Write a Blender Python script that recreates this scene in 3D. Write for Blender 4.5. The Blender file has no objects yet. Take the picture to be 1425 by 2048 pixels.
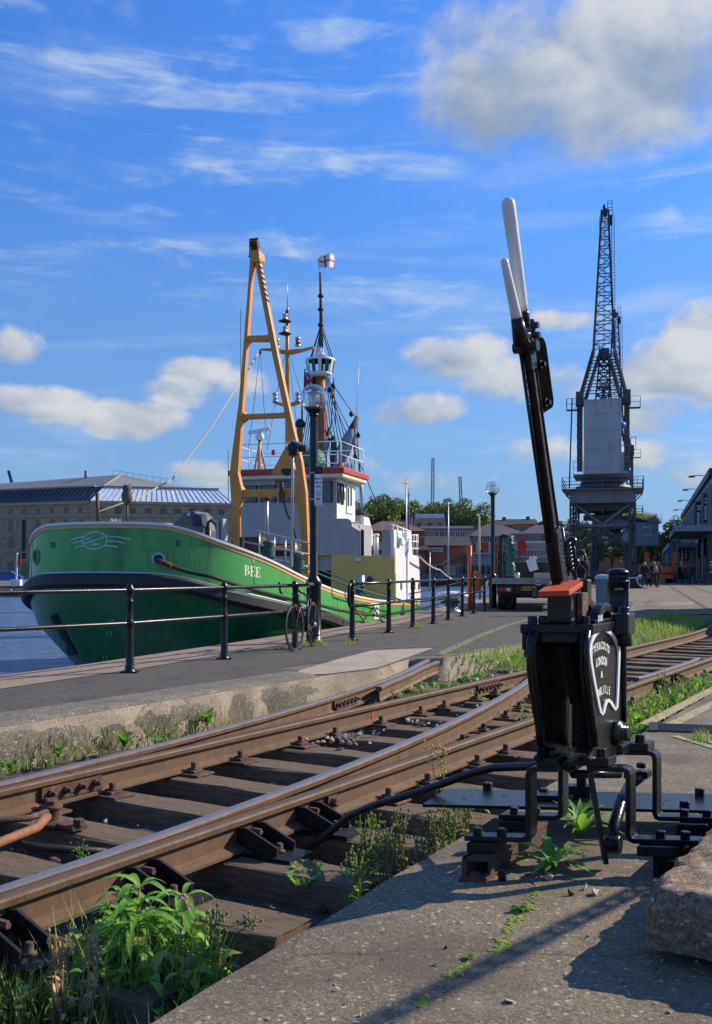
import bpy,bmesh,math,random
from mathutils import Vector,Matrix,noise
R=math.radians
SC=bpy.context.scene
COL=SC.collection
rnd=random.Random(7)
CZ=1.2
GZ=0.05
F=2000.0
def P(px,py,Y):
 return Vector(((px-712.5)*Y/F,Y,CZ+(1140-py)*Y/F))
def G(px,py,z=GZ):
 return P(px,py,F*(CZ-z)/(py-1140))
def hit(px,py,pt,n):
 d=Vector(((px-712.5)/F,1,(1140-py)/F));o=Vector((0,0,CZ))
 return o+d*((Vector(pt)-o).dot(n)/d.dot(n))
TH=R(31.6)
TS,TC=math.sin(TH),math.cos(TH)
def SP(s,p,z=0.0):
 return Vector((s*TS-p*TC,s*TC+p*TS,z))
WM={}
class MB:
 def __init__(s):
  s.v,s.f,s.m,s.sm=[],[],[],[]
 def add(s,vs,fs,mi=0,smooth=False):
  b=len(s.v)
  s.v+=[Vector(v)for v in vs]
  for f in fs:
   s.f.append([b+i for i in f]);s.m.append(mi);s.sm.append(smooth)
  return s
 def box(s,c,size,ax=None,mi=0):
  c=Vector(c);hx,hy,hz=size[0]/2,size[1]/2,size[2]/2
  X,Y,Z=ax if ax else(Vector((1,0,0)),Vector((0,1,0)),Vector((0,0,1)))
  vs=[c+X*(hx*i)+Y*(hy*j)+Z*(hz*k)for k in(-1,1)for j in(-1,1)for i in(-1,1)]
  return s.add(vs,[(0,2,3,1),(4,5,7,6),(0,1,5,4),(2,6,7,3),(0,4,6,2),(1,3,7,5)],mi)
 def bar(s,a,b,w,h,up=(0,0,1),mi=0):
  a,b=Vector(a),Vector(b);d=b-a;L=d.length
  if L<1e-6:return s
  d.normalize();u=Vector(up)
  x=d.cross(u)
  if x.length<1e-4:x=d.cross(Vector((1,0,0)))
  x.normalize();z=x.cross(d)
  return s.box((a+b)/2,(w,L,h),(x,d,z),mi)
 def prism(s,pts,vec,mi=0,smooth=False):
  pts=[Vector(p)for p in pts];n=len(pts);vec=Vector(vec)
  vs=pts+[p+vec for p in pts]
  fs=[tuple(range(n))[::-1],tuple(range(n,2*n))]
  b=len(s.v);s.add(vs,fs,mi)
  for i in range(n):
   j=(i+1)%n
   s.f.append([b+i,b+j,b+n+j,b+n+i]);s.m.append(mi);s.sm.append(smooth)
  return s
 def tube(s,pts,r,n=8,mi=0,cap=True,closed=False):
  pts=[Vector(p)for p in pts];N=len(pts)
  rr=r if isinstance(r,(list,tuple))else[r]*N
  up=None;vs=[]
  for i,p in enumerate(pts):
   if closed:t=pts[(i+1)%N]-pts[i-1]
   else:t=pts[min(i+1,N-1)]-pts[max(i-1,0)]
   if t.length<1e-9:t=Vector((0,0,1))
   t.normalize()
   if up is None:
    up=Vector((0,0,1))if abs(t.z)<.9 else Vector((1,0,0))
   x=t.cross(up)
   if x.length<1e-5:x=t.cross(Vector((.3,1,.2)))
   x.normalize();up=x.cross(t)
   for k in range(n):
    a=2*math.pi*k/n
    vs.append(p+(x*math.cos(a)+up*math.sin(a))*rr[i])
  fs=[]
  for i in range(N if closed else N-1):
   j=(i+1)%N
   for k in range(n):
    l=(k+1)%n
    fs.append((i*n+k,i*n+l,j*n+l,j*n+k))
  s.add(vs,fs,mi,n>4)
  if cap and not closed:
   b=len(s.v)-N*n
   s.f.append([b+k for k in range(n)][::-1]);s.m.append(mi);s.sm.append(False)
   s.f.append([b+(N-1)*n+k for k in range(n)]);s.m.append(mi);s.sm.append(False)
  return s
 def lathe(s,c,prof,n=16,mi=0,ax=None,smooth=True):
  c=Vector(c)
  X,Y,Z=ax if ax else(Vector((1,0,0)),Vector((0,1,0)),Vector((0,0,1)))
  vs,fs=[],[]
  for r,z in prof:
   for k in range(n):
    a=2*math.pi*k/n
    vs.append(c+X*(r*math.cos(a))+Y*(r*math.sin(a))+Z*z)
  for i in range(len(prof)-1):
   for k in range(n):
    l=(k+1)%n
    fs.append((i*n+k,i*n+l,(i+1)*n+l,(i+1)*n+k))
  s.add(vs,fs,mi,smooth)
  b=len(s.v)-len(vs);e=len(prof)-1
  s.f.append([b+k for k in range(n)][::-1]);s.m.append(mi);s.sm.append(False)
  s.f.append([b+e*n+k for k in range(n)]);s.m.append(mi);s.sm.append(False)
  return s
 def ball(s,c,r,n=12,m=8,mi=0):
  rx,ry,rz=r if isinstance(r,(list,tuple))else(r,r,r)
  prof=[(math.sin(math.pi*i/m),-math.cos(math.pi*i/m))for i in range(m+1)]
  prof[0]=(1e-3,-1);prof[-1]=(1e-3,1)
  return s.lathe(c,prof,n,mi,(Vector((rx,0,0)),Vector((0,ry,0)),Vector((0,0,rz))))
 def hexbolt(s,c,r,h,ax=None,mi=0):
  return s.lathe(c,[(r,0),(r,h),(r*.8,h*1.12)],6,mi,ax,False)
 def xf(s,fn):
  s.v=[Vector(fn(v))for v in s.v];return s
 def build(s,name,mats,parent=None,local=False,bev=0,recalc=True,bseg=2):
  me=bpy.data.meshes.new(name)
  vs=s.v
  if parent is not None and not local and parent in WM:
   inv=WM[parent].inverted();vs=[inv@v for v in vs]
  me.from_pydata([tuple(v)for v in vs],[],s.f)
  if not isinstance(mats,(list,tuple)):mats=[mats]
  for m in mats:me.materials.append(m)
  me.polygons.foreach_set('material_index',s.m)
  me.polygons.foreach_set('use_smooth',s.sm)
  if recalc and len(s.f)<30000:
   bm=bmesh.new();bm.from_mesh(me)
   bmesh.ops.recalc_face_normals(bm,faces=bm.faces);bm.to_mesh(me);bm.free()
  me.update()
  o=bpy.data.objects.new(name,me);COL.objects.link(o)
  if parent is not None:
   o.parent=parent;WM[o]=WM.get(parent,Matrix())
  else:WM[o]=Matrix()
  if bev:
   b=o.modifiers.new('Bevel','BEVEL');b.width=bev;b.segments=bseg;b.limit_method='ANGLE';b.angle_limit=R(40)
  return o
def thing(name,label,cat,loc=(0,0,0),rz=0,group=None):
 o=bpy.data.objects.new(name,None);COL.objects.link(o)
 o.empty_display_size=.2
 o.location=loc;o.rotation_euler=(0,0,rz)
 WM[o]=Matrix.Translation(Vector(loc))@Matrix.Rotation(rz,4,'Z')
 tag(o,label,cat,group);return o
def tag(o,label,cat,group=None,kind=None):
 o['label']=label;o['category']=cat
 if group:o['group']=group
 if kind:o['kind']=kind
 return o
def structure(o,label=None):
 o['kind']='structure'
 if label:o['label']=label
 return o
def stuff(o,label,cat):
 o['kind']='stuff';o['label']=label;o['category']=cat;return o
def copy_tree(o,loc=None,rz=None,label=None,parent=None,scale=None):
 c=o.copy();COL.objects.link(c)
 if parent is not None:c.parent=parent
 if loc is not None:c.location=loc
 if rz is not None:c.rotation_euler=(0,0,rz)
 if scale is not None:c.scale=(scale,scale,scale)
 if label:c['label']=label
 for ch in list(o.children):copy_tree(ch,parent=c)
 return c
def text2d(txt,size=1.0,bold=0.0,align='CENTER'):
 cu=bpy.data.curves.new('t','FONT');cu.body=txt;cu.size=size;cu.offset=bold
 cu.align_x=align;cu.align_y='CENTER';cu.resolution_u=3
 o=bpy.data.objects.new('t',cu);COL.objects.link(o)
 dg=bpy.context.evaluated_depsgraph_get();dg.update()
 me=bpy.data.meshes.new_from_object(o.evaluated_get(dg))
 vs=[v.co.copy()for v in me.vertices];fs=[tuple(p.vertices)for p in me.polygons]
 bpy.data.objects.remove(o);bpy.data.curves.remove(cu);bpy.data.meshes.remove(me)
 return vs,fs
def add_text(mb,txt,size,org,ex,ey,bold=0.0,sx=1.0,mi=0,align='CENTER'):
 vs,fs=text2d(txt,size,bold,align)
 org,ex,ey=Vector(org),Vector(ex),Vector(ey)
 mb.add([org+ex*(v.x*sx)+ey*v.y for v in vs],fs,mi)
MATS={}
def nd(nt,t,**kw):
 n=nt.nodes.new(t)
 for k,v in kw.items():
  if k.startswith('i_'):
   n.inputs[k[2:].replace('_',' ')].default_value=v
  else:setattr(n,k,v)
 return n
def c4(c):return(c[0],c[1],c[2],1)
def pm(name,col,col2=None,scale=4,rough=.6,metal=0,bump=0,bscale=60,detail=6,col3=None,s3=25,t3=.62,w3=.06,stretch=None,rvar=.15,coat=0,spec=.5,rnd_obj=0,coords='Object',trans=0,dist=.01):
 m=bpy.data.materials.new(name);m.use_nodes=True;nt=m.node_tree;nt.nodes.clear()
 out=nd(nt,'ShaderNodeOutputMaterial');b=nd(nt,'ShaderNodeBsdfPrincipled')
 nt.links.new(b.outputs[0],out.inputs[0])
 b.inputs['Metallic'].default_value=metal;b.inputs['Coat Weight'].default_value=coat
 b.inputs['Coat Roughness'].default_value=.12
 b.inputs['Specular IOR Level'].default_value=spec
 tc=nd(nt,'ShaderNodeTexCoord');co=tc.outputs[coords]
 if coords=='World':
  pass
 if stretch:
  mp=nd(nt,'ShaderNodeMapping');mp.inputs['Scale'].default_value=stretch[:3]
  if len(stretch)>3:mp.inputs['Rotation'].default_value=(0,0,stretch[3])
  nt.links.new(co,mp.inputs[0]);co=mp.outputs[0]
 n1=nd(nt,'ShaderNodeTexNoise',i_Scale=scale,i_Detail=detail,i_Roughness=.62)
 nt.links.new(co,n1.inputs['Vector'])
 mr=nd(nt,'ShaderNodeMapRange');mr.inputs[1].default_value=.3;mr.inputs[2].default_value=.7
 nt.links.new(n1.outputs['Fac'],mr.inputs[0])
 mx=nd(nt,'ShaderNodeMix',data_type='RGBA')
 mx.inputs[6].default_value=c4(col);mx.inputs[7].default_value=c4(col2 if col2 else[x*.75 for x in col])
 nt.links.new(mr.outputs[0],mx.inputs[0]);cur=mx.outputs[2]
 if col3:
  n3=nd(nt,'ShaderNodeTexNoise',i_Scale=s3,i_Detail=5,i_Roughness=.7)
  nt.links.new(co,n3.inputs['Vector'])
  m3=nd(nt,'ShaderNodeMapRange');m3.inputs[1].default_value=t3;m3.inputs[2].default_value=t3+w3
  nt.links.new(n3.outputs['Fac'],m3.inputs[0])
  x3=nd(nt,'ShaderNodeMix',data_type='RGBA');x3.inputs[7].default_value=c4(col3)
  nt.links.new(m3.outputs[0],x3.inputs[0]);nt.links.new(cur,x3.inputs[6]);cur=x3.outputs[2]
 if rnd_obj:
  ge=nd(nt,'ShaderNodeNewGeometry')
  hs=nd(nt,'ShaderNodeHueSaturation')
  mm=nd(nt,'ShaderNodeMapRange');mm.inputs[3].default_value=1-rnd_obj;mm.inputs[4].default_value=1+rnd_obj
  nt.links.new(ge.outputs['Random Per Island'],mm.inputs[0]);nt.links.new(mm.outputs[0],hs.inputs['Value'])
  mh=nd(nt,'ShaderNodeMapRange');mh.inputs[3].default_value=.5-rnd_obj*.06;mh.inputs[4].default_value=.5+rnd_obj*.06
  wn=nd(nt,'ShaderNodeTexWhiteNoise',noise_dimensions='1D')
  nt.links.new(ge.outputs['Random Per Island'],wn.inputs['W']);nt.links.new(wn.outputs['Value'],mh.inputs[0])
  nt.links.new(mh.outputs[0],hs.inputs['Hue'])
  nt.links.new(cur,hs.inputs['Color']);cur=hs.outputs[0]
 nt.links.new(cur,b.inputs['Base Color'])
 rr=nd(nt,'ShaderNodeMapRange');rr.inputs[3].default_value=max(.03,rough-rvar);rr.inputs[4].default_value=min(1,rough+rvar)
 nt.links.new(n1.outputs['Fac'],rr.inputs[0]);nt.links.new(rr.outputs[0],b.inputs['Roughness'])
 if bump:
  nb=nd(nt,'ShaderNodeTexNoise',i_Scale=bscale,i_Detail=4,i_Roughness=.65)
  nt.links.new(co,nb.inputs['Vector'])
  bp=nd(nt,'ShaderNodeBump');bp.inputs['Strength'].default_value=bump;bp.inputs['Distance'].default_value=dist
  nt.links.new(nb.outputs['Fac'],bp.inputs['Height']);nt.links.new(bp.outputs[0],b.inputs['Normal'])
 if trans:
  tl=nd(nt,'ShaderNodeBsdfTranslucent');nt.links.new(cur,tl.inputs[0])
  ms=nd(nt,'ShaderNodeMixShader');ms.inputs[0].default_value=trans
  nt.links.new(b.outputs[0],ms.inputs[1]);nt.links.new(tl.outputs[0],ms.inputs[2]);nt.links.new(ms.outputs[0],out.inputs[0])
 MATS[name]=m;return m
def nodes_of(m):
 nt=m.node_tree
 return nt,[n for n in nt.nodes if n.type=='BSDF_PRINCIPLED'][0]
def after_color(m):
 """returns (nt, principled, current colour socket) so more layers can be put on the base colour"""
 nt,b=nodes_of(m)
 return nt,b,b.inputs['Base Color'].links[0].from_socket
def layer(m,col,fac_fn):
 nt,b,cur=after_color(m)
 x=nd(nt,'ShaderNodeMix',data_type='RGBA');x.inputs[7].default_value=c4(col)
 nt.links.new(cur,x.inputs[6]);nt.links.new(fac_fn(nt),x.inputs[0]);nt.links.new(x.outputs[2],b.inputs['Base Color'])
def glass(name,col=(.9,.95,.95),rough=.02,alpha=None):
 m=bpy.data.materials.new(name);m.use_nodes=True;nt=m.node_tree;nt.nodes.clear()
 out=nd(nt,'ShaderNodeOutputMaterial')
 tr=nd(nt,'ShaderNodeBsdfTransparent');tr.inputs[0].default_value=c4(col)
 gl=nd(nt,'ShaderNodeBsdfGlossy');gl.inputs['Roughness'].default_value=rough
 fr=nd(nt,'ShaderNodeLayerWeight');fr.inputs[0].default_value=alpha or .25
 ms=nd(nt,'ShaderNodeMixShader')
 nt.links.new(fr.outputs['Facing'],ms.inputs[0]);nt.links.new(tr.outputs[0],ms.inputs[1]);nt.links.new(gl.outputs[0],ms.inputs[2])
 nt.links.new(ms.outputs[0],out.inputs[0]);MATS[name]=m;return m
M={}
M['black']=pm('gloss_black_paint',(.006,.006,.007),(.012,.011,.011),18,.26,bump=.25,bscale=35,rvar=.1,spec=.35,col3=(.03,.023,.018),s3=9,t3=.68)
M['black_fence']=pm('chipped_black_paint',(.009,.01,.012),(.016,.016,.018),9,.3,bump=.12,bscale=60,spec=.35,col3=(.35,.35,.34),s3=16,t3=.78,w3=.02)
M['black_old']=pm('worn_black_paint',(.011,.010,.010),(.022,.018,.016),8,.5,spec=.3,bump=.3,bscale=50,col3=(.08,.05,.032),s3=22,t3=.66)
M['lever_bar']=pm('lever_bar_iron',(.009,.008,.008),(.018,.014,.012),14,.4,spec=.3,bump=.35,bscale=55)
M['white_handle']=pm('white_handle_paint',(.72,.73,.71),(.6,.61,.59),12,.3,bump=.22,bscale=55,coat=.15,col3=(.45,.43,.38),s3=14,t3=.72)
M['white_letter']=pm('white_letter_paint',(.8,.8,.77),(.7,.69,.65),30,.45,bump=.15)
M['red_board']=pm('faded_red_paint',(.55,.075,.018),(.46,.06,.018),9,.6,spec=.25,bump=.3,bscale=45,col3=(.3,.16,.12),s3=18,t3=.65)
M['rust']=pm('rusty_iron',(.13,.062,.035),(.055,.03,.022),12,.8,bump=.6,bscale=70,col3=(.25,.11,.05),s3=30,t3=.6)
M['steel_rail']=None
M['wood_sleeper']=pm('weathered_sleeper',(.27,.19,.115),(.11,.077,.048),3.5,.85,bump=.9,bscale=14,stretch=(2,30,14,-TH),detail=8,col3=(.02,.016,.014),s3=6,t3=.6,dist=.02)
M['green']=pm('lit_green_hull_paint',(.085,.37,.078),(.068,.32,.062),1.6,.34,bump=.12,bscale=2.2,coat=.12,rvar=.1,col3=(.07,.27,.07),s3=5,t3=.64,w3=.2,dist=.05)  # brighter copy of the boat's green for the bulwark, sunlight put into the colour
M['green_low']=pm('shaded_green_hull_paint',(.026,.16,.045),(.016,.115,.034),1.5,.3,bump=.25,bscale=2.0,coat=.1,rvar=.1,col3=(.03,.12,.04),s3=4,t3=.62,w3=.1,dist=.06)  # darker copy of the same green below the rub, shade put into the colour
M['fender']=pm('black_rubber_fender',(.014,.014,.014),(.03,.028,.026),5,.55,bump=.4,bscale=25,col3=(.09,.085,.075),s3=12,t3=.68)
M['white_paint']=pm('white_ship_paint',(.78,.78,.76),(.7,.7,.67),2.5,.45,bump=.06,bscale=6,col3=(.5,.42,.33),s3=9,t3=.74,stretch=(3,3,.6))
M['cream']=pm('cream_paint',(.7,.66,.5),(.62,.58,.44),3,.45,col3=(.4,.28,.17),s3=9,t3=.74)
M['orange_stripe']=pm('orange_stripe_paint',(.72,.4,.12),(.62,.34,.11),4,.5)
M['ship_grey']=pm('ship_grey_shade_paint',(.4,.385,.365),(.34,.325,.31),1.4,.5,bump=.06,bscale=5,col3=(.3,.17,.1),s3=8,t3=.77,stretch=(3,3,.5))  # grey paint; on the house fronts it also carries their shade
M['winch_grey']=pm('dark_grey_machine_paint',(.1,.115,.12),(.07,.08,.085),4,.5,bump=.2)
M['yellow_house']=pm('mustard_paint',(.72,.5,.12),(.63,.44,.11),2,.5,bump=.06,bscale=5,col3=(.3,.14,.05),s3=10,t3=.76,stretch=(3,3,.6))
M['gantry']=pm('ochre_gantry_paint',(.62,.275,.048),(.52,.22,.04),1.8,.5,bump=.15,bscale=14,col3=(.16,.06,.025),s3=6.5,t3=.66,w3=.05)
M['red_roof']=pm('red_band_paint',(.48,.035,.022),(.4,.03,.02),3,.5)
M['dark']=pm('dark_void_paint',(.01,.011,.012),(.018,.018,.02),5,.6)
M['window']=pm('dark_window_glass',(.02,.03,.032),(.035,.045,.047),1.2,.06,rvar=.03,spec=.8)
M['galv']=pm('galvanised_steel',(.5,.52,.54),(.4,.42,.44),6,.42,metal=.6)
M['rope_dark']=pm('dark_rope',(.03,.03,.03),(.05,.045,.04),40,.9,bump=.8,bscale=90)
M['rope_green']=pm('green_rope',(.05,.16,.12),(.03,.1,.08),40,.9,bump=.8,bscale=90)
M['rope_pale']=pm('pale_rope',(.5,.42,.3),(.4,.34,.24),40,.9,bump=.8,bscale=90)
M['wire']=pm('rigging_wire',(.05,.05,.055),(.03,.03,.03),10,.6)
M['tarp']=pm('green_tarpaulin',(.015,.15,.115),(.01,.1,.08),4,.5,bump=.8,bscale=7,dist=.08)
M['mast_wood']=pm('orange_brown_mast_wood',(.36,.12,.035),(.26,.085,.03),3,.55,stretch=(6,6,.5),bump=.15)
M['spar']=pm('dark_spar_wood',(.1,.06,.04),(.06,.04,.03),4,.7)
M['sail']=pm('grey_furled_canvas',(.33,.34,.35),(.2,.21,.22),3,.85,bump=.7,bscale=8,dist=.05)
M['crane_grey']=pm('crane_grey_paint',(.4,.405,.4),(.33,.335,.33),.9,.5,bump=.08,bscale=6,col3=(.15,.12,.1),s3=3.2,t3=.63,w3=.2,stretch=(1.5,1.5,.45))
M['plate_black']=pm('matt_black_plate',(.004,.004,.004),(.007,.007,.007),20,.95,spec=0,rvar=.02)
M['girder_grey']=pm('girder_grey_paint',(.17,.18,.185),(.13,.14,.145),1,.55,col3=(.1,.08,.065),s3=4,t3=.63)
M['crane_dark']=pm('crane_dark_steel',(.055,.058,.062),(.035,.035,.037),2.5,.55,col3=(.1,.065,.04),s3=8,t3=.66)
M['crane_mid']=pm('crane_mid_grey',(.13,.14,.15),(.09,.095,.1),2,.55,col3=(.1,.07,.05),s3=6,t3=.68)
M['tyre']=pm('tyre_rubber',(.02,.02,.02),(.03,.03,.03),20,.8,bump=.2)
M['orange_paint']=pm('orange_machine_paint',(.6,.11,.015),(.5,.09,.015),3,.45)
M['blue_paint']=pm('blue_paint',(.02,.1,.45),(.02,.08,.35),4,.35)
M['plate_yellow']=pm('yellow_number_plate',(.75,.47,.02),(.7,.43,.02),8,.5)
M['alu']=pm('worn_truck_deck_metal',(.42,.37,.3),(.32,.28,.22),7,.6,bump=.2)
M['truck_body']=pm('truck_chassis_paint',(.014,.014,.015),(.025,.022,.02),6,.6)
M['silver']=pm('silver_cab_paint',(.26,.28,.28),(.2,.22,.22),4,.45)
M['plastic_white']=pm('white_plastic',(.7,.71,.7),(.6,.6,.58),4,.5)
M['skin']=pm('skin',(.42,.24,.17),(.38,.21,.15),9,.5)
M['hair_dark']=pm('dark_brown_hair',(.022,.014,.01),(.04,.025,.017),30,.5,bump=.6,bscale=40)
M['hair_grey']=pm('grey_hair',(.4,.4,.4),(.3,.3,.3),30,.6,bump=.6)
M['hair_fair']=pm('fair_hair',(.3,.16,.06),(.22,.12,.05),30,.6,bump=.6)
M['cloth_black']=pm('black_cloth',(.013,.013,.015),(.022,.022,.025),14,.85,bump=.5,bscale=30)
M['cloth_grey']=pm('dark_grey_cloth',(.05,.052,.055),(.035,.036,.04),14,.85,bump=.5,bscale=30)
M['cloth_blue']=pm('blue_denim',(.03,.05,.13),(.02,.035,.09),14,.85,bump=.4)
M['cloth_tan']=pm('tan_cloth',(.4,.25,.12),(.32,.2,.1),14,.85,bump=.4)
M['cloth_green']=pm('dark_green_cloth',(.02,.032,.026),(.015,.024,.02),14,.85,bump=.4)
M['cloth_red']=pm('dark_red_cloth',(.1,.018,.018),(.08,.015,.015),14,.85,bump=.4)
M['leaf_tree']=pm('tree_leaves',(.14,.19,.035),(.085,.13,.024),.14,.6,rnd_obj=.42,trans=.35,rvar=.1)
M['leaf_tree_dark']=pm('dark_tree_leaves',(.07,.11,.026),(.045,.078,.018),.12,.6,rnd_obj=.42,trans=.3)
M['leaf_bright']=pm('bright_weed_leaves',(.17,.38,.03),(.12,.3,.025),14,.45,rnd_obj=.3,trans=.45,bump=.4,bscale=60)
M['leaf_hemp']=pm('plant_leaves',(.26,.5,.06),(.19,.42,.05),10,.45,rnd_obj=.22,trans=.45,bump=.5,bscale=70)
M['leaf_dull']=pm('dull_weed_leaves',(.27,.33,.08),(.34,.31,.11),12,.6,rnd_obj=.35,trans=.4)
M['grass']=pm('grass_blades',(.24,.4,.055),(.3,.4,.09),3,.55,rnd_obj=.35,trans=.45)
M['straw']=pm('dry_stems',(.44,.32,.15),(.3,.18,.08),8,.8,rnd_obj=.3,trans=.1)
M['moss']=pm('moss',(.22,.27,.03),(.14,.19,.025),20,.95,bump=1,bscale=60)
M['petal_pink']=pm('pink_flowers',(.7,.3,.32),(.55,.2,.24),60,.7,rnd_obj=.3)
M['petal_yellow']=pm('yellow_flowers',(.8,.5,.02),(.7,.4,.02),60,.7)
M['petal_white']=pm('white_flowers',(.75,.72,.7),(.65,.6,.6),60,.7)
M['bark']=pm('bark',(.06,.045,.032),(.035,.027,.02),4,.9,bump=.6)
M['slate']=pm('slate_roof',(.2,.205,.215),(.15,.155,.165),1.5,.7,bump=.3,bscale=6)
M['slate_dark']=pm('dark_slate_roof',(.07,.068,.066),(.05,.05,.05),1.5,.85,bump=.3,bscale=6,spec=.2)
M['slate_purple']=pm('purple_slate_roof',(.085,.07,.075),(.06,.052,.056),1.5,.7,bump=.3,bscale=6)
M['tile_brown']=pm('brown_tile_roof',(.17,.075,.045),(.12,.055,.035),1.5,.8,bump=.3,bscale=6)
M['render_pale']=pm('pale_render',(.55,.52,.46),(.45,.43,.38),.6,.8)
M['concrete_b']=pm('grey_concrete_wall',(.22,.2,.17),(.16,.145,.125),.4,.85)
def brick(name,c1,c2,mortar,sc,bump=.3):
 m=pm(name,c1,c2,.5,.85)
 nt,b,cur=after_color(m)
 tc=nd(nt,'ShaderNodeTexCoord');mp=nd(nt,'ShaderNodeMapping');mp.inputs['Rotation'].default_value=(R(90),0,0)
 nt.links.new(tc.outputs['Object'],mp.inputs[0])
 bt=nd(nt,'ShaderNodeTexBrick');bt.inputs['Scale'].default_value=sc
 bt.inputs['Color1'].default_value=(1,1,1,1);bt.inputs['Color2'].default_value=(.62,.6,.6,1);bt.inputs['Mortar'].default_value=c4(mortar)
 bt.inputs['Mortar Size'].default_value=.012
 nt.links.new(mp.outputs[0],bt.inputs['Vector'])
 x=nd(nt,'ShaderNodeMix',data_type='RGBA',blend_type='MULTIPLY');x.inputs[0].default_value=.85
 nt.links.new(cur,x.inputs[6]);nt.links.new(bt.outputs[0],x.inputs[7]);nt.links.new(x.outputs[2],b.inputs['Base Color'])
 return m
M['brick_red']=brick('orange_brick',(.5,.15,.055),(.42,.125,.05),(.8,.8,.8),1.6)
M['brick_brown']=brick('brown_brick',(.3,.14,.08),(.24,.11,.07),(.8,.8,.8),1.6)
M['stone_ware']=brick('brown_rubble_stone',(.5,.35,.21),(.37,.26,.16),(.9,.9,.9),.9)
M['stone_trim']=pm('pale_stone_trim',(.38,.3,.2),(.32,.25,.17),1,.8)
M['shed_panel']=pm('grey_shed_panel',(.25,.255,.28),(.21,.215,.24),.5,.6)
M['shed_dark']=pm('black_shed_panel',(.015,.016,.02),(.022,.022,.027),.6,.5)
M['glass_blue']=pm('blue_roof_glass',(.03,.04,.065),(.045,.055,.085),.4,.45,spec=.3)
M['glass_silver']=pm('silver_roof_glass',(.72,.76,.8),(.5,.55,.62),.35,.6,metal=0,stretch=(3,3,.5))
M['globe']=glass('clear_globe_glass',(.93,.95,.95),.02,.3)
M['lamp_inner']=pm('lamp_inner_metal',(.6,.6,.58),(.5,.5,.48),9,.4)
M['red_lens']=pm('red_lens',(.55,.02,.02),(.45,.015,.015),9,.15)
M['chalk']=pm('pale_stones',(.4,.36,.3),(.28,.25,.21),9,.9,bump=.5)
def rail_mat(name,top,tr,side1=(.13,.075,.045),side2=(.075,.048,.034)):
 m=pm(name,side1,side2,7,.72,bump=.35,bscale=40,col3=(.05,.033,.025),s3=14,t3=.6,w3=.12,stretch=(1,1,.4))
 nt,b,cur=after_color(m)
 tc=nd(nt,'ShaderNodeTexCoord');ge=nd(nt,'ShaderNodeNewGeometry');sx=nd(nt,'ShaderNodeSeparateXYZ')
 nt.links.new(ge.outputs['True Normal'],sx.inputs[0])
 sp=nd(nt,'ShaderNodeSeparateXYZ');nt.links.new(tc.outputs['Object'],sp.inputs[0])
 a=nd(nt,'ShaderNodeMapRange');a.inputs[1].default_value=.8;a.inputs[2].default_value=.95
 nt.links.new(sx.outputs[2],a.inputs[0])
 z=nd(nt,'ShaderNodeMath',operation='GREATER_THAN');z.inputs[1].default_value=-.06
 nt.links.new(sp.outputs[2],z.inputs[0])
 k=nd(nt,'ShaderNodeMath',operation='MULTIPLY');nt.links.new(a.outputs[0],k.inputs[0]);nt.links.new(z.outputs[0],k.inputs[1])
 x=nd(nt,'ShaderNodeMix',data_type='RGBA');x.inputs[7].default_value=c4(top)
 nt.links.new(cur,x.inputs[6]);nt.links.new(k.outputs[0],x.inputs[0]);nt.links.new(x.outputs[2],b.inputs['Base Color'])
 old=b.inputs['Roughness'].links[0].from_socket
 xr=nd(nt,'ShaderNodeMix',data_type='FLOAT');xr.inputs[3].default_value=tr
 nt.links.new(k.outputs[0],xr.inputs[0]);nt.links.new(old,xr.inputs[2]);nt.links.new(xr.outputs[0],b.inputs['Roughness'])
 mm=nd(nt,'ShaderNodeMath',operation='MULTIPLY');mm.inputs[1].default_value=.4
 nt.links.new(k.outputs[0],mm.inputs[0]);nt.links.new(mm.outputs[0],b.inputs['Metallic'])
 return m
M['rail_worn']=rail_mat('worn_rail_steel',(.2,.195,.2),.48,(.17,.088,.042),(.095,.055,.032))
M['rail_dull']=rail_mat('dull_rail_steel',(.12,.08,.05),.75,(.165,.088,.042),(.095,.055,.032))
M['yellow_line_rail']=pm('yellowed_grease_line',(.3,.21,.04),(.2,.14,.04),20,.6)
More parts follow.
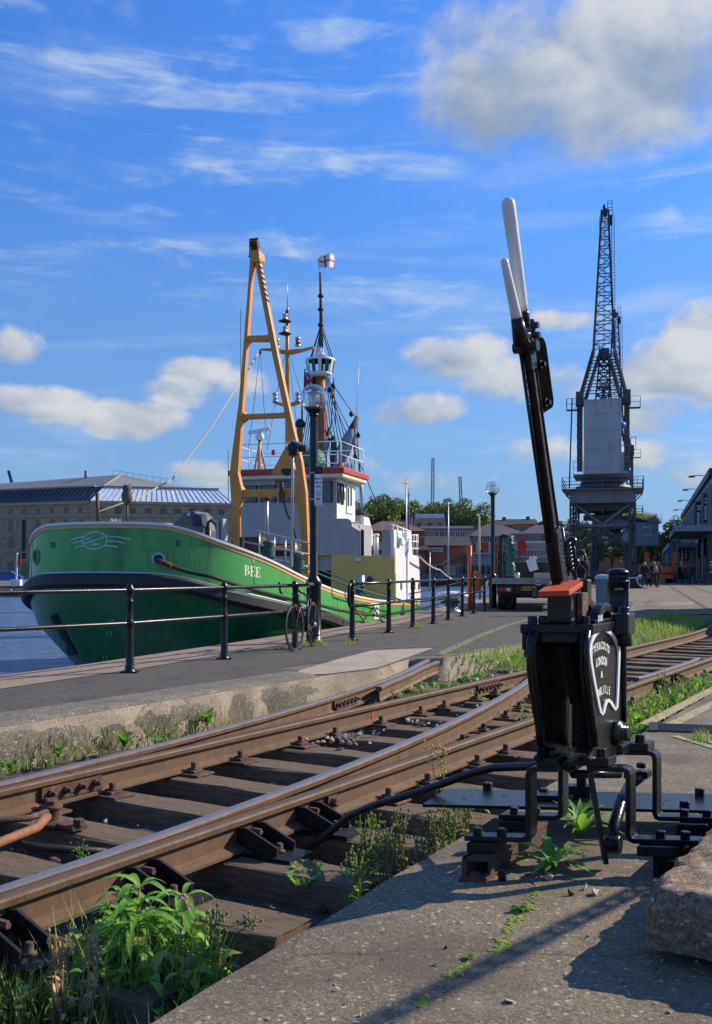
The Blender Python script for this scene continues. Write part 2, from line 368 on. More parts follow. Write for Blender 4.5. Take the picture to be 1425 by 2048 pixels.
def ground_mat(name,c1,c2,speck_light,speck_dark,rough=.9,sc=.6,bump=.6,crack=True):
 m=pm(name,c1,c2,sc,rough,bump=bump,bscale=130,detail=9,dist=.006)
 nt,b,cur=after_color(m)
 tc=nd(nt,'ShaderNodeTexCoord')
 def vor(scale,lo,hi,col,fac):
  nonlocal cur
  v=nd(nt,'ShaderNodeTexVoronoi',i_Scale=scale);nt.links.new(tc.outputs['Object'],v.inputs['Vector'])
  sc_=nd(nt,'ShaderNodeSeparateColor');nt.links.new(v.outputs['Color'],sc_.inputs[0])
  g=nd(nt,'ShaderNodeMapRange');g.inputs[1].default_value=lo;g.inputs[2].default_value=hi;g.inputs[4].default_value=fac
  nt.links.new(sc_.outputs[0],g.inputs[0])
  x=nd(nt,'ShaderNodeMix',data_type='RGBA');x.inputs[7].default_value=c4(col)
  nt.links.new(g.outputs[0],x.inputs[0]);nt.links.new(cur,x.inputs[6]);cur=x.outputs[2]
 vor(150,.55,.95,speck_light,.7);vor(95,.6,.95,speck_dark,.7);vor(90,.965,.98,[min(1,a*1.6)for a in speck_light],.8)
 n=nd(nt,'ShaderNodeTexNoise',i_Scale=1.3,i_Detail=7,i_Roughness=.7);nt.links.new(tc.outputs['Object'],n.inputs['Vector'])
 g=nd(nt,'ShaderNodeMapRange');g.inputs[1].default_value=.5;g.inputs[2].default_value=.75;g.inputs[4].default_value=.55
 nt.links.new(n.outputs['Fac'],g.inputs[0])
 x=nd(nt,'ShaderNodeMix',data_type='RGBA');x.inputs[7].default_value=c4([a*.45 for a in c1])
 nt.links.new(g.outputs[0],x.inputs[0]);nt.links.new(cur,x.inputs[6]);cur=x.outputs[2]
 if crack:
  nn=nd(nt,'ShaderNodeTexNoise',i_Scale=2.2,i_Detail=5);nt.links.new(tc.outputs['Object'],nn.inputs['Vector'])
  mxv=nd(nt,'ShaderNodeMix',data_type='RGBA');mxv.inputs[0].default_value=.25
  nt.links.new(tc.outputs['Object'],mxv.inputs[6]);nt.links.new(nn.outputs['Color'],mxv.inputs[7])
  v=nd(nt,'ShaderNodeTexVoronoi',feature='DISTANCE_TO_EDGE',i_Scale=.75);nt.links.new(mxv.outputs[2],v.inputs['Vector'])
  g=nd(nt,'ShaderNodeMapRange');g.inputs[1].default_value=.006;g.inputs[2].default_value=.0;g.inputs[4].default_value=.75
  nt.links.new(v.outputs['Distance'],g.inputs[0])
  x=nd(nt,'ShaderNodeMix',data_type='RGBA');x.inputs[7].default_value=c4([a*.3 for a in c1])
  nt.links.new(g.outputs[0],x.inputs[0]);nt.links.new(cur,x.inputs[6]);cur=x.outputs[2]
 nt.links.new(cur,b.inputs['Base Color'])
 return m
M['asphalt']=ground_mat('quay_asphalt',(.068,.056,.038),(.05,.041,.028),(.17,.15,.125),(.045,.04,.036))
M['pavement']=ground_mat('old_concrete_paving',(.205,.16,.094),(.135,.105,.063),(.34,.28,.2),(.08,.063,.046),bump=1.0)
M['kerb']=ground_mat('lichened_kerb_concrete',(.2,.17,.122),(.1,.085,.062),(.34,.3,.23),(.045,.037,.028),sc=2.6,bump=1.0,crack=False)
M['coping']=ground_mat('brown_coping_stone',(.28,.2,.135),(.22,.158,.108),(.36,.27,.19),(.09,.065,.045),sc=.8,bump=.4,crack=False)
M['ramp']=ground_mat('pale_ramp_concrete',(.42,.34,.24),(.34,.275,.195),(.4,.33,.25),(.15,.12,.09),sc=1.4,bump=.3)
M['ballast']=ground_mat('dark_ballast',(.085,.062,.044),(.042,.032,.024),(.2,.155,.11),(.012,.01,.009),sc=3,bump=1,crack=False)
M['rusty_stone']=ground_mat('rust_stained_block',(.24,.15,.085),(.17,.125,.09),(.4,.28,.17),(.05,.032,.022),sc=7,bump=1.0,crack=False)
M['far_paving']=ground_mat('far_bank_paving',(.14,.13,.115),(.11,.1,.09),(.2,.19,.17),(.07,.065,.06),crack=False)
def streaks(m,col,sc,t,amt,sd):
 def f(nt):
  tc=nd(nt,'ShaderNodeTexCoord');mp=nd(nt,'ShaderNodeMapping');mp.inputs['Scale'].default_value=sc;mp.inputs['Location'].default_value=(sd,sd,0)
  nt.links.new(tc.outputs['Object'],mp.inputs[0])
  n=nd(nt,'ShaderNodeTexNoise',i_Scale=1,i_Detail=6,i_Roughness=.65);nt.links.new(mp.outputs[0],n.inputs['Vector'])
  g=nd(nt,'ShaderNodeMapRange');g.inputs[1].default_value=t;g.inputs[2].default_value=t+.16;g.inputs[4].default_value=amt
  nt.links.new(n.outputs['Fac'],g.inputs[0]);return g.outputs[0]
 layer(m,col,f)
streaks(M['green'],(.1,.2,.06),(5,5,.5),.54,.6,1);streaks(M['green'],(.16,.09,.04),(7,7,.6),.66,.7,4);streaks(M['green'],(.02,.11,.03),(2.2,2.2,.5),.52,.7,8)
streaks(M['green_low'],(.05,.12,.06),(4,4,.6),.56,.6,2);streaks(M['green_low'],(.1,.07,.04),(5,5,.4),.66,.6,6);streaks(M['green_low'],(.01,.06,.02),(1.5,1.5,.8),.5,.6,3)
streaks(M['white_paint'],(.45,.36,.27),(6,6,.5),.62,.5,3);streaks(M['ship_grey'],(.17,.16,.16),(5,5,.45),.56,.5,2);streaks(M['ship_grey'],(.28,.15,.08),(9,9,.5),.69,.6,7)
streaks(M['yellow_house'],(.34,.2,.07),(6,6,.45),.58,.5,5);streaks(M['crane_grey'],(.16,.15,.145),(3,3,.25),.52,.7,5);streaks(M['crane_grey'],(.2,.12,.07),(5,5,.3),.66,.7,9)
streaks(M['gantry'],(.42,.2,.05),(7,7,.7),.55,.6,2);streaks(M['gantry'],(.12,.05,.022),(9,9,1.5),.68,.9,6)
streaks(M['pavement'],(.085,.065,.046),(1.1,1.1,1),.47,.75,3);streaks(M['pavement'],(.05,.04,.03),(3.1,3.1,1),.6,.6,13);streaks(M['pavement'],(.36,.3,.22),(2.4,2.4,1),.6,.6,9);streaks(M['asphalt'],(.04,.034,.029),(1.2,.7,1),.54,.7,5);streaks(M['asphalt'],(.12,.104,.084),(3,3,1),.64,.5,2)
streaks(M['kerb'],(.07,.06,.043),(14,14,11),.52,.6,2);streaks(M['kerb'],(.36,.32,.24),(16,16,12),.62,.7,5)
streaks(M['rusty_stone'],(.42,.4,.33),(9,9,9),.56,.85,2);streaks(M['rusty_stone'],(.03,.022,.016),(14,14,14),.56,.85,7);streaks(M['rusty_stone'],(.4,.16,.05),(30,30,30),.6,.75,4)
def dusty(m,amt):
 nt=m.node_tree;out=[n for n in nt.nodes if n.type=='OUTPUT_MATERIAL'][0];sh=out.inputs[0].links[0].from_socket
 d=nd(nt,'ShaderNodeBsdfDiffuse');d.inputs[0].default_value=(.7,.72,.72,1);x=nd(nt,'ShaderNodeMixShader');x.inputs[0].default_value=amt
 nt.links.new(sh,x.inputs[1]);nt.links.new(d.outputs[0],x.inputs[2]);nt.links.new(x.outputs[0],out.inputs[0])
dusty(M['globe'],.05)
QUAY=[(-30,-40),(-12,-6),(-6.5,5),(-3.87,10.85),(-3.38,11.9),(-1.1,18),(-.13,20.5),(1.93,28),(4.55,38.3),(12,66),(32,135),(62,238),(75,300)]
PC=3.7925
def main_path(step=.25,end=150):
 """arc samples (arc, point, heading) of the main track centre line"""
 out=[];a=-1.6;h=TH;p=SP(a,PC)
 while a<end:
  out.append((a,p.copy(),h))
  st=step if a<30 else 2.0
  if 18.5<=a<27.5:h-=R(15.6)*st/9
  p=p+Vector((math.sin(h),math.cos(h),0))*st;a+=st
 return out
MAIN=main_path()
def offset(path,d):
 return[(a,p+Vector((-math.cos(h),math.sin(h),0))*d,h)for a,p,h in path]
def lift(a,a0,a1):
 t=min(1,max(0,(a-a0)/(a1-a0)));return(GZ+.006)*t*t*(3-2*t)
def dl(s):return .078+.015*max(0,s-2.0)**2
def div_path():
 out=[];s=-1.6
 while s<=12.0:
  sl=.03*max(0,s-2);out.append((s,SP(s,PC+dl(s)),TH-math.atan(sl)));s+=.2
 a,p,h=out[-1]
 while a<150:
  st=.25 if a<32 else 2.0
  if 15.5<a<24:h+=R(6.5)*st/8.5
  p=p+Vector((math.sin(h),math.cos(h),0))*st;a+=st
  out.append((a,p.copy(),h))
 return out
DIV=div_path()
HG=.7525
def pit_left():
 pts=[SP(-6,6.14),SP(9.15,5.99),SP(10.0,5.86),SP(11.4,6.2),SP(11.75,5.88)]
 pts+=[p for a,p,h in offset(MAIN,2.05)if 13<a<27.6][::3]
 return pts
def pit_right():
 pts=[SP(-6,1.72),SP(2,1.78),SP(5.0,1.92),SP(8,2.0)]
 pts+=[p for a,p,h in offset(MAIN,-1.72)if 10<a<27.6][::3]
 return pts
PL,PR=pit_left(),pit_right()
def fill_ground():
 bm=bmesh.new()
 def loop(pts):
  vs=[bm.verts.new((p[0],p[1],GZ))for p in pts]
  return[bm.edges.new((vs[i],vs[(i+1)%len(vs)]))for i in range(len(vs))]
 outer=list(QUAY)+[(300,900),(900,900),(900,-40)]
 def wob(p,k):
  return(p[0]+.02*noise.noise((p[0]*3,p[1]*3,k)),p[1]+.02*noise.noise((p[0]*3,p[1]*3,k+9)))
 def sub(pts,k):
  out=[]
  for a,b in zip(pts,pts[1:]):
   n=max(1,int((b-a).length/.12))if a.y<16 and b.y<16 else 1
   for i in range(n):out.append(wob(a.lerp(b,i/n),k))
  out.append(wob(pts[-1],k));return out
 L=sub(PL,1);Rr=sub(PR,5)
 inner=L+Rr[::-1]
 e=loop(outer)+loop(inner)
 bmesh.ops.triangle_fill(bm,use_beauty=True,use_dissolve=False,edges=e)
 for f in bm.faces:
  if f.normal.z<0:f.normal_flip()
 me=bpy.data.meshes.new('ground');bm.to_mesh(me);bm.free()
 return me,L,Rr
me,PITL,PITR=fill_ground()
me.materials.append(M['pavement'])
ground=bpy.data.objects.new('ground',me);COL.objects.link(ground);structure(ground)
def flat(pts,z,name,mat):
 m=MB();m.add([(p[0],p[1],z)for p in pts],[tuple(range(len(pts)))])
 o=m.build(name,mat)
 for pl in o.data.polygons:
  if pl.normal.z<0:o.data.flip_normals();break
 return structure(o)
def strip(L,Rr,z,name,mat):
 m=MB();n=len(L)
 m.add([(p[0],p[1],z)for p in L]+[(p[0],p[1],z)for p in Rr],[(i,i+1,n+i+1,n+i)for i in range(n-1)])
 o=m.build(name,mat,recalc=False)
 if o.data.polygons[0].normal.z<0:o.data.flip_normals()
 return structure(o)
def wall_strip(pts,name,mat,z1=-.36):
 m=MB();n=len(pts);K=5;vs=[]
 for i,p in enumerate(pts):
  for k in range(K):
   z=GZ+(z1-GZ)*k/(K-1)
   o=.035*noise.noise((p[0]*4,p[1]*4,z*7))if 0<k else 0
   vs.append((p[0]+o,p[1]-o,z))
 m.add(vs,[(i*K+k,i*K+k+1,(i+1)*K+k+1,(i+1)*K+k)for i in range(n-1)for k in range(K-1)],0,True)
 return structure(m.build(name,mat,recalc=False))
wall_strip(PITR,'pavement_edge',M['pavement'])
wall_strip(PITL,'quay_edge',M['ramp'])
kb=[SP(s,6.62-.02*s+.03*math.sin(s*2))for s in(-6,-3,0,2,4,6,8,9.3)]
asph=[Vector((q[0],q[1],0))for q in QUAY[2:9]]
def inset(q,d):
 out=[]
 for i,p in enumerate(q):
  t=(q[min(i+1,len(q)-1)]-q[max(i-1,0)]).normalized()
  out.append(p+Vector((t.y,-t.x,0))*d)
 return out
cop_in=inset(asph,.92)
strip(inset(asph,.01),cop_in,GZ+.008,'coping_path',M['coping'])
apoly=inset(asph,.93)+[Vector((10,36,0)),Vector((7.2,26.5,0)),SP(16.5,6.3),SP(14,6.05),SP(11.9,6.15),SP(11.6,6.5),SP(10.0,6.9),SP(9.5,6.9)]+kb[::-1]
flat(apoly,GZ+.004,'quay_path',M['asphalt'])
flat([G(600,1342),G(690,1316),G(745,1302),G(868,1297),SP(11.3,6.22,GZ),SP(10.05,5.9,GZ),SP(9.2,6.02,GZ),SP(8.9,6.25,GZ)],GZ+.009,'concrete_path',M['ramp'])
def kerb_mesh():
 m=MB();N=150;prof=[(.56,GZ+.012),(.3,GZ+.016),(.09,GZ+.014),(.04,GZ-.005),(.008,GZ-.05),(-.012,GZ-.14),(-.004,GZ-.26),(0.0,-.4)]
 vs=[]
 for i in range(N+1):
  s=-5+14.15*i/N
  t=max(0,(s-8.95)/.2)
  for j,(d,z)in enumerate(prof):
   dd=d+(0.16*t*t if j>1 else 0)
   p=6.14-.01*(s+6)+dd
   q=SP(s,p,z)
   nz=noise.fractal((q.x*5,q.y*5,z*5),1,2,4)
   if j:p+=.022*nz;z+=.008*noise.noise((q.x*9,q.y*9,3))
   if .55<(s*.27)%1<.565 and j>1:p+=.03
   vs.append(SP(s,p,z))
 K=len(prof)
 m.add(vs,[(i*K+k,i*K+k+1,(i+1)*K+k+1,(i+1)*K+k)for i in range(N)for k in range(K-1)],0,True)
 b=N*K
 m.f.append([b+k for k in range(K)]);m.m.append(0);m.sm.append(False)
 return m
structure(kerb_mesh().build('kerb',M['kerb'],recalc=False))
def pit_floor():
 m=MB();NX,NS=26,120;vs=[]
 for i in range(NS+1):
  s=-5+34*i/NS
  if s<18.5:base=None
  for k in range(NX+1):
   d=-2.6+5.6*k/NX
   if s<=18.5:q=SP(s,PC+d)
   else:
    best=min(MAIN,key=lambda e:abs(e[0]-s));h=best[2]
    q=best[1]+Vector((-math.cos(h),math.sin(h),0))*d
   z=-.30+.05*noise.noise((q.x*2.2,q.y*2.2,0))+.02*noise.noise((q.x*11,q.y*11,4))
   if s>12.5 and d>.9:z+=min(.27,.2*(d-.9)+.1)*min(1,(s-12.5)/2.0)
   if s>22:z+=(.03-z)*min(1,(s-22)/4.5)
   elif s>9 and d<=.9:z+=.05*min(1,(s-9)/6)
   vs.append((q.x,q.y,z))
 W=NX+1
 m.add(vs,[(i*W+k,i*W+k+1,(i+1)*W+k+1,(i+1)*W+k)for i in range(NS)for k in range(NX)],0,True)
 return m
o=pit_floor().build('track_bed_ground',M['ballast'],recalc=False);structure(o)
for pl in o.data.polygons:
 if pl.normal.z<0:o.data.flip_normals()
 break
m=MB()
def stone(m,c,r,mi=0):
 vs=[]
 for dz,rr,n in((-.6,.6,4),(0,1,5),(.5,.65,4)):
  pass
 b=[Vector((rnd.uniform(-1,1),rnd.uniform(-1,1),rnd.uniform(-.7,.7))).normalized()*r*rnd.uniform(.75,1.2)for _ in range(9)]
 bm=bmesh.new()
 for v in b:bm.verts.new(v)
 bmesh.ops.convex_hull(bm,input=bm.verts)
 bm.verts.index_update()
 used=[v for v in bm.verts if v.link_faces]
 idx={v:i for i,v in enumerate(used)}
 m.add([Vector(c)+v.co for v in used],[tuple(idx[v]for v in f.verts)for f in bm.faces],mi);bm.free()
for i in range(1500):
 s=rnd.uniform(-.5,15)**1.0;p=rnd.uniform(1.9,5.9)
 z=-.285+.05*noise.noise((s,p,0));stone(m,SP(s,p,z),rnd.uniform(.012,.038),0 if rnd.random()<.75 else 1)
for(a,b,n)in((7.0,4.3,20),(7.9,4.2,14),(6.6,4.35,16),(1.2,2.3,60),(1.6,2.1,40),(9.2,4.1,12)):
 for i in range(n):
  stone(m,SP(a+rnd.gauss(0,.14),b+rnd.gauss(0,.12),-.17+rnd.uniform(0,.03)-(.04 if a<2 else 0)),rnd.uniform(.014,.032),1)
stuff(m.build('loose_ballast_stones',[M['ballast'],M['chalk']]),'small loose stones scattered in the dark bed between the sleepers','stones')
m=MB()
for i in range(260):
 q=Vector((rnd.uniform(-.9,2.6),rnd.uniform(2.3,5.2),0))
 if q.x*TC*-1+q.y*TS>1.55:continue
 stone(m,(q.x,q.y,GZ+.002),rnd.uniform(.003,.009)*(2.2 if rnd.random()<.06 else 1),1 if rnd.random()<.6 else 0)
stuff(m.build('paving_grit',[M['ballast'],M['chalk']]),'grit and tiny pebbles on the brown foreground paving','grit')
def water_mat():
 m=pm('harbour_water',(.11,.19,.32),(.08,.15,.27),.3,.2,rvar=.03,spec=.5)
 nt,b=nodes_of(m)
 tc=nd(nt,'ShaderNodeTexCoord');mp=nd(nt,'ShaderNodeMapping');mp.inputs['Scale'].default_value=(1,1.6,1)
 nt.links.new(tc.outputs['Object'],mp.inputs[0])
 n=nd(nt,'ShaderNodeTexNoise',i_Scale=1.1,i_Detail=8,i_Roughness=.6,i_Distortion=.6);nt.links.new(mp.outputs[0],n.inputs['Vector'])
 bp=nd(nt,'ShaderNodeBump');bp.inputs['Strength'].default_value=.8;bp.inputs['Distance'].default_value=.8
 nt.links.new(n.outputs['Fac'],bp.inputs['Height']);nt.links.new(bp.outputs[0],b.inputs['Normal'])
 return m
m=MB();m.add([(-400,-40,-1.3),(120,-40,-1.3),(120,400,-1.3),(-400,400,-1.3)],[(0,1,2,3)])
structure(m.build('water',water_mat()))
m=MB();q=QUAY
m.add([(p[0],p[1],GZ)for p in q]+[(p[0],p[1],-3)for p in q],[(i,i+1,len(q)+i+1,len(q)+i)for i in range(len(q)-1)])
structure(m.build('quay_wall',M['coping'],recalc=False))
m=MB();fb=[(-400,97),(-14,97),(-2,150),(20,158),(62,238),(300,900),(-400,900)]
m.add([(p[0],p[1],-.35)for p in fb]+[(p[0],p[1],-3)for p in fb],[tuple(range(7))]+[(i,(i+1)%7,7+(i+1)%7,7+i)for i in range(7)])
structure(m.build('far_bank_ground',M['far_paving']))
def rail_profile(nl=.066,nr=.066,top=0.0):
 """cross-section: +x is left of travel"""
 return[(-.033,-.036),(-.036,-.012),(-.031,-.003),(-.022,0),(.022,0),(.031,-.003),(.036,-.012),(.033,-.036),(.009,-.05),(.009,-.125),(nl,-.143),(nl,-.156),(-nr,-.156),(-nr,-.143),(-.009,-.125),(-.009,-.05)]
def rail_mesh(path,d,prof,a0,a1,zf):
 pts=[(a,p,h)for a,p,h in offset(path,d)if a0<=a<=a1]
 m=MB();K=len(prof);vs=[]
 for a,p,h in pts:
  n=Vector((-math.cos(h),math.sin(h),0));z0=zf(a)
  for x,z in prof:vs.append(p+n*x+Vector((0,0,z+z0)))
 N=len(pts)
 m.add(vs,[(i*K+k,i*K+(k+1)%K,(i+1)*K+(k+1)%K,(i+1)*K+k)for i in range(N-1)for k in range(K)])
 m.f.append(list(range(K)));m.m.append(0);m.sm.append(False)
 m.f.append([(N-1)*K+k for k in range(K)][::-1]);m.m.append(0);m.sm.append(False)
 return m
zm=lambda a:lift(a,24.0,28.0)
zd=lambda a:lift(a,9.5,13)
rails={}
def rail_thing(key,label,path,d,prof,a0,a1,zf,mat):
 pts=[(a,p,h)for a,p,h in offset(path,d)if a0<=a<=a1]
 t=thing('rail',label,'rail',(pts[0][1].x,pts[0][1].y,0),0,'rails of the harbour railway junction')
 rail_mesh(path,d,prof,a0,a1,zf).build('rail_bar',mat,t);rails[key]=t;return t
rail_thing('A','near rail with rusty web and gusset braces, closest to the black lever',MAIN,-HG,rail_profile(),-1.6,150,zm,M['rail_dull'])
rail_thing('B','brown rail with bolted joint plate, second line in from the kerb',MAIN,HG,rail_profile(.03),-1.6,150,zm,M['rail_dull'])
rail_thing('C','outermost curved rail nearest the kerb, running into the quay paving',DIV,HG,rail_profile(nr=.05),-1.6,95,zd,M['rail_worn'])
rail_thing('D','shiny tapered switch blade curving away from the near rail',DIV,-HG,rail_profile(nr=.012),-1.6,11.45,zd,M['rail_worn'])
rail_thing('D2','short curved rail beyond the crossing, hidden behind the lever box',DIV,-HG,rail_profile(nr=.05),12.6,40,zd,M['rail_worn'])
def check_rail(label,d,a0,a1,path,flare):
 pts=[(a,p,h)for a,p,h in offset(path,d)if a0<=a<=a1]
 t=thing('check_rail',label,'rail',(pts[0][1].x,pts[0][1].y,0))
 prof=rail_profile(.02,.02);K=len(prof);vs=[];m=MB();N=len(pts)
 for i,(a,p,h)in enumerate(pts):
  n=Vector((-math.cos(h),math.sin(h),0))
  f=flare*(max(0,1-(a-a0)/.8)**2+max(0,1-(a1-a)/.8)**2)
  z0=zd(a)if path is DIV else 0
  for x,z in prof:vs.append(p+n*(x+f)+Vector((0,0,z+z0)))
 m.add(vs,[(i*K+k,i*K+(k+1)%K,(i+1)*K+(k+1)%K,(i+1)*K+k)for i in range(N-1)for k in range(K)])
 m.f.append(list(range(K)));m.m.append(0);m.sm.append(False)
 m.f.append([(N-1)*K+k for k in range(K)][::-1]);m.m.append(0);m.sm.append(False)
 m.build('rail_bar',M['rail_worn'],t)
 return t
check_rail('short guard rail with cut end inside the outer curved rail',HG-.115,8.95,11.6,DIV,-.05)
check_rail('short guard rail beside the near rail, right of the lever box',-HG+.115,11.0,14.2,MAIN,.05)
for key,d,lo,sg in(('A',-HG,1.0,1),('B',HG,1.0,1)):
 m=MB();pts=[(a,p,h)for a,p,h in offset(MAIN,d)if-1.6<=a<=11]
 n=len(pts);vs=[]
 for x in(.026,.0335):
  for a,p,h in pts:
   vs.append(p+Vector((-math.cos(h),math.sin(h),0))*x+Vector((0,0,.0015 if x<.03 else-.004)))
 m.add(vs,[(i,i+1,n+i+1,n+i)for i in range(n-1)])
 m.build('grease_line',M['yellow_line_rail'],rails[key])
def sleeper_mesh(L,w,h,seed):
 m=MB();r_=random.Random(seed);NX=14
 vs=[]
 for i in range(NX+1):
  x=-L/2+L*i/NX
  for(y,z)in((-w/2,-h),(-w/2,-.012),(-w/2+.014,0),(-.03,.003),(.04,-.001),(w/2-.014,0),(w/2,-.012),(w/2,-h)):
   vs.append((x+(r_.uniform(-.012,.012)if i in(0,NX)else 0),y+r_.uniform(-.006,.006),z+r_.uniform(-.005,.005)))
 K=8
 m.add(vs,[(i*K+k,(i+1)*K+k,(i+1)*K+(k+1)%K,i*K+(k+1)%K)for i in range(NX)for k in range(K)])
 m.f.append(list(range(K)));m.m.append(0);m.sm.append(False);m.f.append([NX*K+k for k in range(K)][::-1]);m.m.append(0);m.sm.append(False)
 return m
SLEEP_S=[]
s=-.72;i=0
ORD=['nearest','second','third','fourth','fifth','sixth','seventh','eighth','ninth','tenth','eleventh','twelfth','thirteenth','fourteenth','fifteenth','sixteenth','seventeenth','eighteenth','nineteenth','twentieth','twenty-first','twenty-second','twenty-third','twenty-fourth','twenty-fifth','twenty-sixth','twenty-seventh','twenty-eighth','twenty-ninth','thirtieth','thirty-first','thirty-second','thirty-third','thirty-fourth','thirty-fifth','thirty-sixth','thirty-seventh','thirty-eighth','thirty-ninth','fortieth','forty-first','forty-second','forty-third','forty-fourth']
while s<26.5:
 if s<10.8:
  p0=2.22+.06*math.sin(s*5);p1=5.1+dl(s)+.05*math.sin(s*9);c=SP(s,(p0+p1)/2,-.176);rz=-TH+.01*math.sin(s*17)
  L=p1-p0
 else:
  best=min(MAIN,key=lambda e:abs(e[0]-s));c=best[1]+Vector((0,0,-.176));rz=-best[2];L=2.55
  if s<13:c=c+Vector((-TC,TS,0))*.25;L=3.05
 o=sleeper_mesh(L,.26,.2,i).build('sleeper',M['wood_sleeper'],None)
 o.location=c;o.rotation_euler=(0,0,rz)
 tag(o,'weathered brown timber sleeper under the rails, %s counting back from the camera'%ORD[min(i,43)],'sleeper','timber sleepers under the rails')
 SLEEP_S.append(s);s+=.645 if s<13 else .66;i+=1
def frame_at(path,d,s):
 best=min(path,key=lambda e:abs(e[0]-s));h=best[2]
 n=Vector((-math.cos(h),math.sin(h),0));t=Vector((math.sin(h),math.cos(h),0))
 return best[1]+n*d,t,n
Z=Vector((0,0,1))
def clip_chair(parent,path,d,s,side):
 p,t,n=frame_at(path,d,s);o=n*side
 m=MB();m.box(p+o*.075+Z*-.166,(.26,.18,.018),(o,t,Z))
 m.box(p+o*.105+Z*-.148,(.07,.1,.02),(o,t,Z));m.box(p+o*.085+Z*-.137,(.04,.07,.016),(o,t,Z))
 c=m.build('chair',M['rust'],parent,bev=.004,bseg=1)
 b=MB();b.lathe(p+o*.1+Z*-.138,[(.03,0),(.03,.008),(.019,.009),(.019,.012)],10,0,(t,o,Z));b.hexbolt(p+o*.1+Z*-.126,.021,.032,(t,o,Z))
 b.build('bolt',M['rust'],c)
def brace_chair(parent,path,d,s,side):
 p,t,n=frame_at(path,d,s);o=n*side
 m=MB();m.box(p+o*.16+Z*-.166,(.36,.2,.02),(o,t,Z))
 for q in(-.07,.07):
  a=p+t*(q-.007)
  m.prism([a+o*.012+Z*-.15,a+o*.012+Z*-.05,a+o*.07+Z*-.045,a+o*.25+Z*-.115,a+o*.25+Z*-.156],t*.014)
 m.box(p+o*.03+Z*-.1,(.04,.14,.06),(o,t,Z))
 c=m.build('brace_chair',M['black_old'],parent)
 b=MB();b.lathe(p+o*.21+Z*-.156,[(.028,0),(.028,.01),(.017,.011),(.017,.04),(.012,.045)],10);b.build('bolt',M['rust'],c)
 b=MB();b.hexbolt(p+o*.045+Z*-.075,.017,.05,(t,Z,o));b.build('bolt',M['rust'],c)
for i,s in enumerate(SLEEP_S):
 if s>13.5:break
 if s<4.6:brace_chair(rails['A'],MAIN,-HG,s,-1)
 else:clip_chair(rails['A'],MAIN,-HG,s,-1)
 clip_chair(rails['B'],MAIN,HG,s,-1)
 if 5.6<s<11:clip_chair(rails['D'],DIV,-HG,s,-1)
 if s>8.6 and s<11:clip_chair(rails['C'],DIV,HG,s,-1)
for s in(11.4,12.05):brace_chair(rails['A'],MAIN,-HG,s+.1,-1)
def fishplate(parent,path,d,s,side,mat,n=4,L=.46):
 p,t,nn=frame_at(path,d,s);o=nn*side
 m=MB();m.box(p+o*.021+Z*-.088,(.02,L,.078),(o,t,Z));m.box(p+o*.032+Z*-.124,(.03,L,.012),(o,t,Z))
 m.bar(p+t*.0+Z*.0015-o*.034,p+Z*.0015+o*.034,.006,.002)
 c=m.build('fishplate',mat,parent,bev=.004,bseg=1)
 for k in range(n):
  q=p+t*((k-(n-1)/2)*L/n)+o*.03+Z*-.085
  b=MB();b.hexbolt(q,.022,.022,(t,Z,o));b.lathe(q+o*.02,[(.013,0),(.013,.03),(.009,.034)],9,0,(t,Z,o));b.build('bolt',mat,c)
sB=G(120,1580,-.08);sB=sB.x*TS+sB.y*TC
fishplate(rails['B'],MAIN,HG,sB,-1,M['rust'])
fishplate(rails['C'],DIV,HG,8.35,-1,M['rust'],6,.6)
fishplate(rails['B'],MAIN,HG,10.2,-1,M['rust'],6,.6)
m=MB();p,t,n=frame_at(MAIN,-HG,4.75);m.box(p-n*.02+Z*-.085,(.02,.09,.075),(n,t,Z));m.hexbolt(p-n*.03+Z*-.085,.026,.03,(t,Z,-n));m.build('heel_block',M['rust'],rails['A'])
p,t,n=frame_at(MAIN,HG,7.75);m=MB()
for k in range(7):
 m.box(p-n*(.0115)+t*(.004*k-.014)+Z*(-.087+.004*((k*7)%5)-.008),(.002,.0045,.05+.012*((k*3)%4)),(n,t,Z))
m.build('paint_dab',pm('red_marker_paint',(.5,.06,.03),(.4,.05,.03),30,.7),rails['B'])
q=G(105,1640,-.17)
t_=thing('rodding_crank','rusty bell crank with bent rods bolted to a sleeper at the left edge','crank',(q.x,q.y,-.17))
m=MB();c=G(105,1650,-.16);m.lathe(c,[(.09,0),(.085,.02),(.05,.03),(.045,.085),(.055,.09),(.055,.105),(.03,.112)],16)
m.box(c+Vector((.1,-.05,.012)),(.2,.1,.025),(Vector((.8,-.6,0)),Vector((.6,.8,0)),Z));m.build('pivot',M['rust'],t_,bev=.005)
m=MB();m.hexbolt(c+Vector((.17,-.1,.025)),.03,.03);m.build('bolt',M['rust'],t_);m=MB();m.hexbolt(c+Vector((0,0,.105)),.035,.025);m.build('bolt',M['rust'],t_)
a=G(115,1617,-.06);m=MB();m.tube([c+Vector((0,0,.08)),G(60,1636,-.07),G(0,1640,-.07),G(-60,1650,-.07)],.018,8);m.build('upper_rod',M['rust'],t_)
m=MB();m.tube([c+Vector((-.02,-.02,.055)),G(75,1655,-.1),G(0,1685,-.11),G(-80,1718,-.12)],[.03,.024,.024,.024],9);m.build('lower_rod',pm('orange_rust',(.28,.11,.05),(.2,.075,.035),14,.75,bump=.4),t_)
m=MB();m.tube([G(30,1665,-.12),G(45,1690,-.16),G(90,1697,-.19),G(215,1705,-.2)],.022,8);m.build('cross_rod',M['black_old'],t_)
m=MB();pts=[(a,p,h)for a,p,h in offset(DIV,HG-.075)if 12.0<a<60]
n=len(pts);m.add([p+Vector((-math.cos(h),math.sin(h),0))*x+Vector((0,0,GZ+.0075+.004*abs(x>0)))for x in(-.045,.035)for a,p,h in pts],[(i,i+1,n+i+1,n+i)for i in range(n-1)])
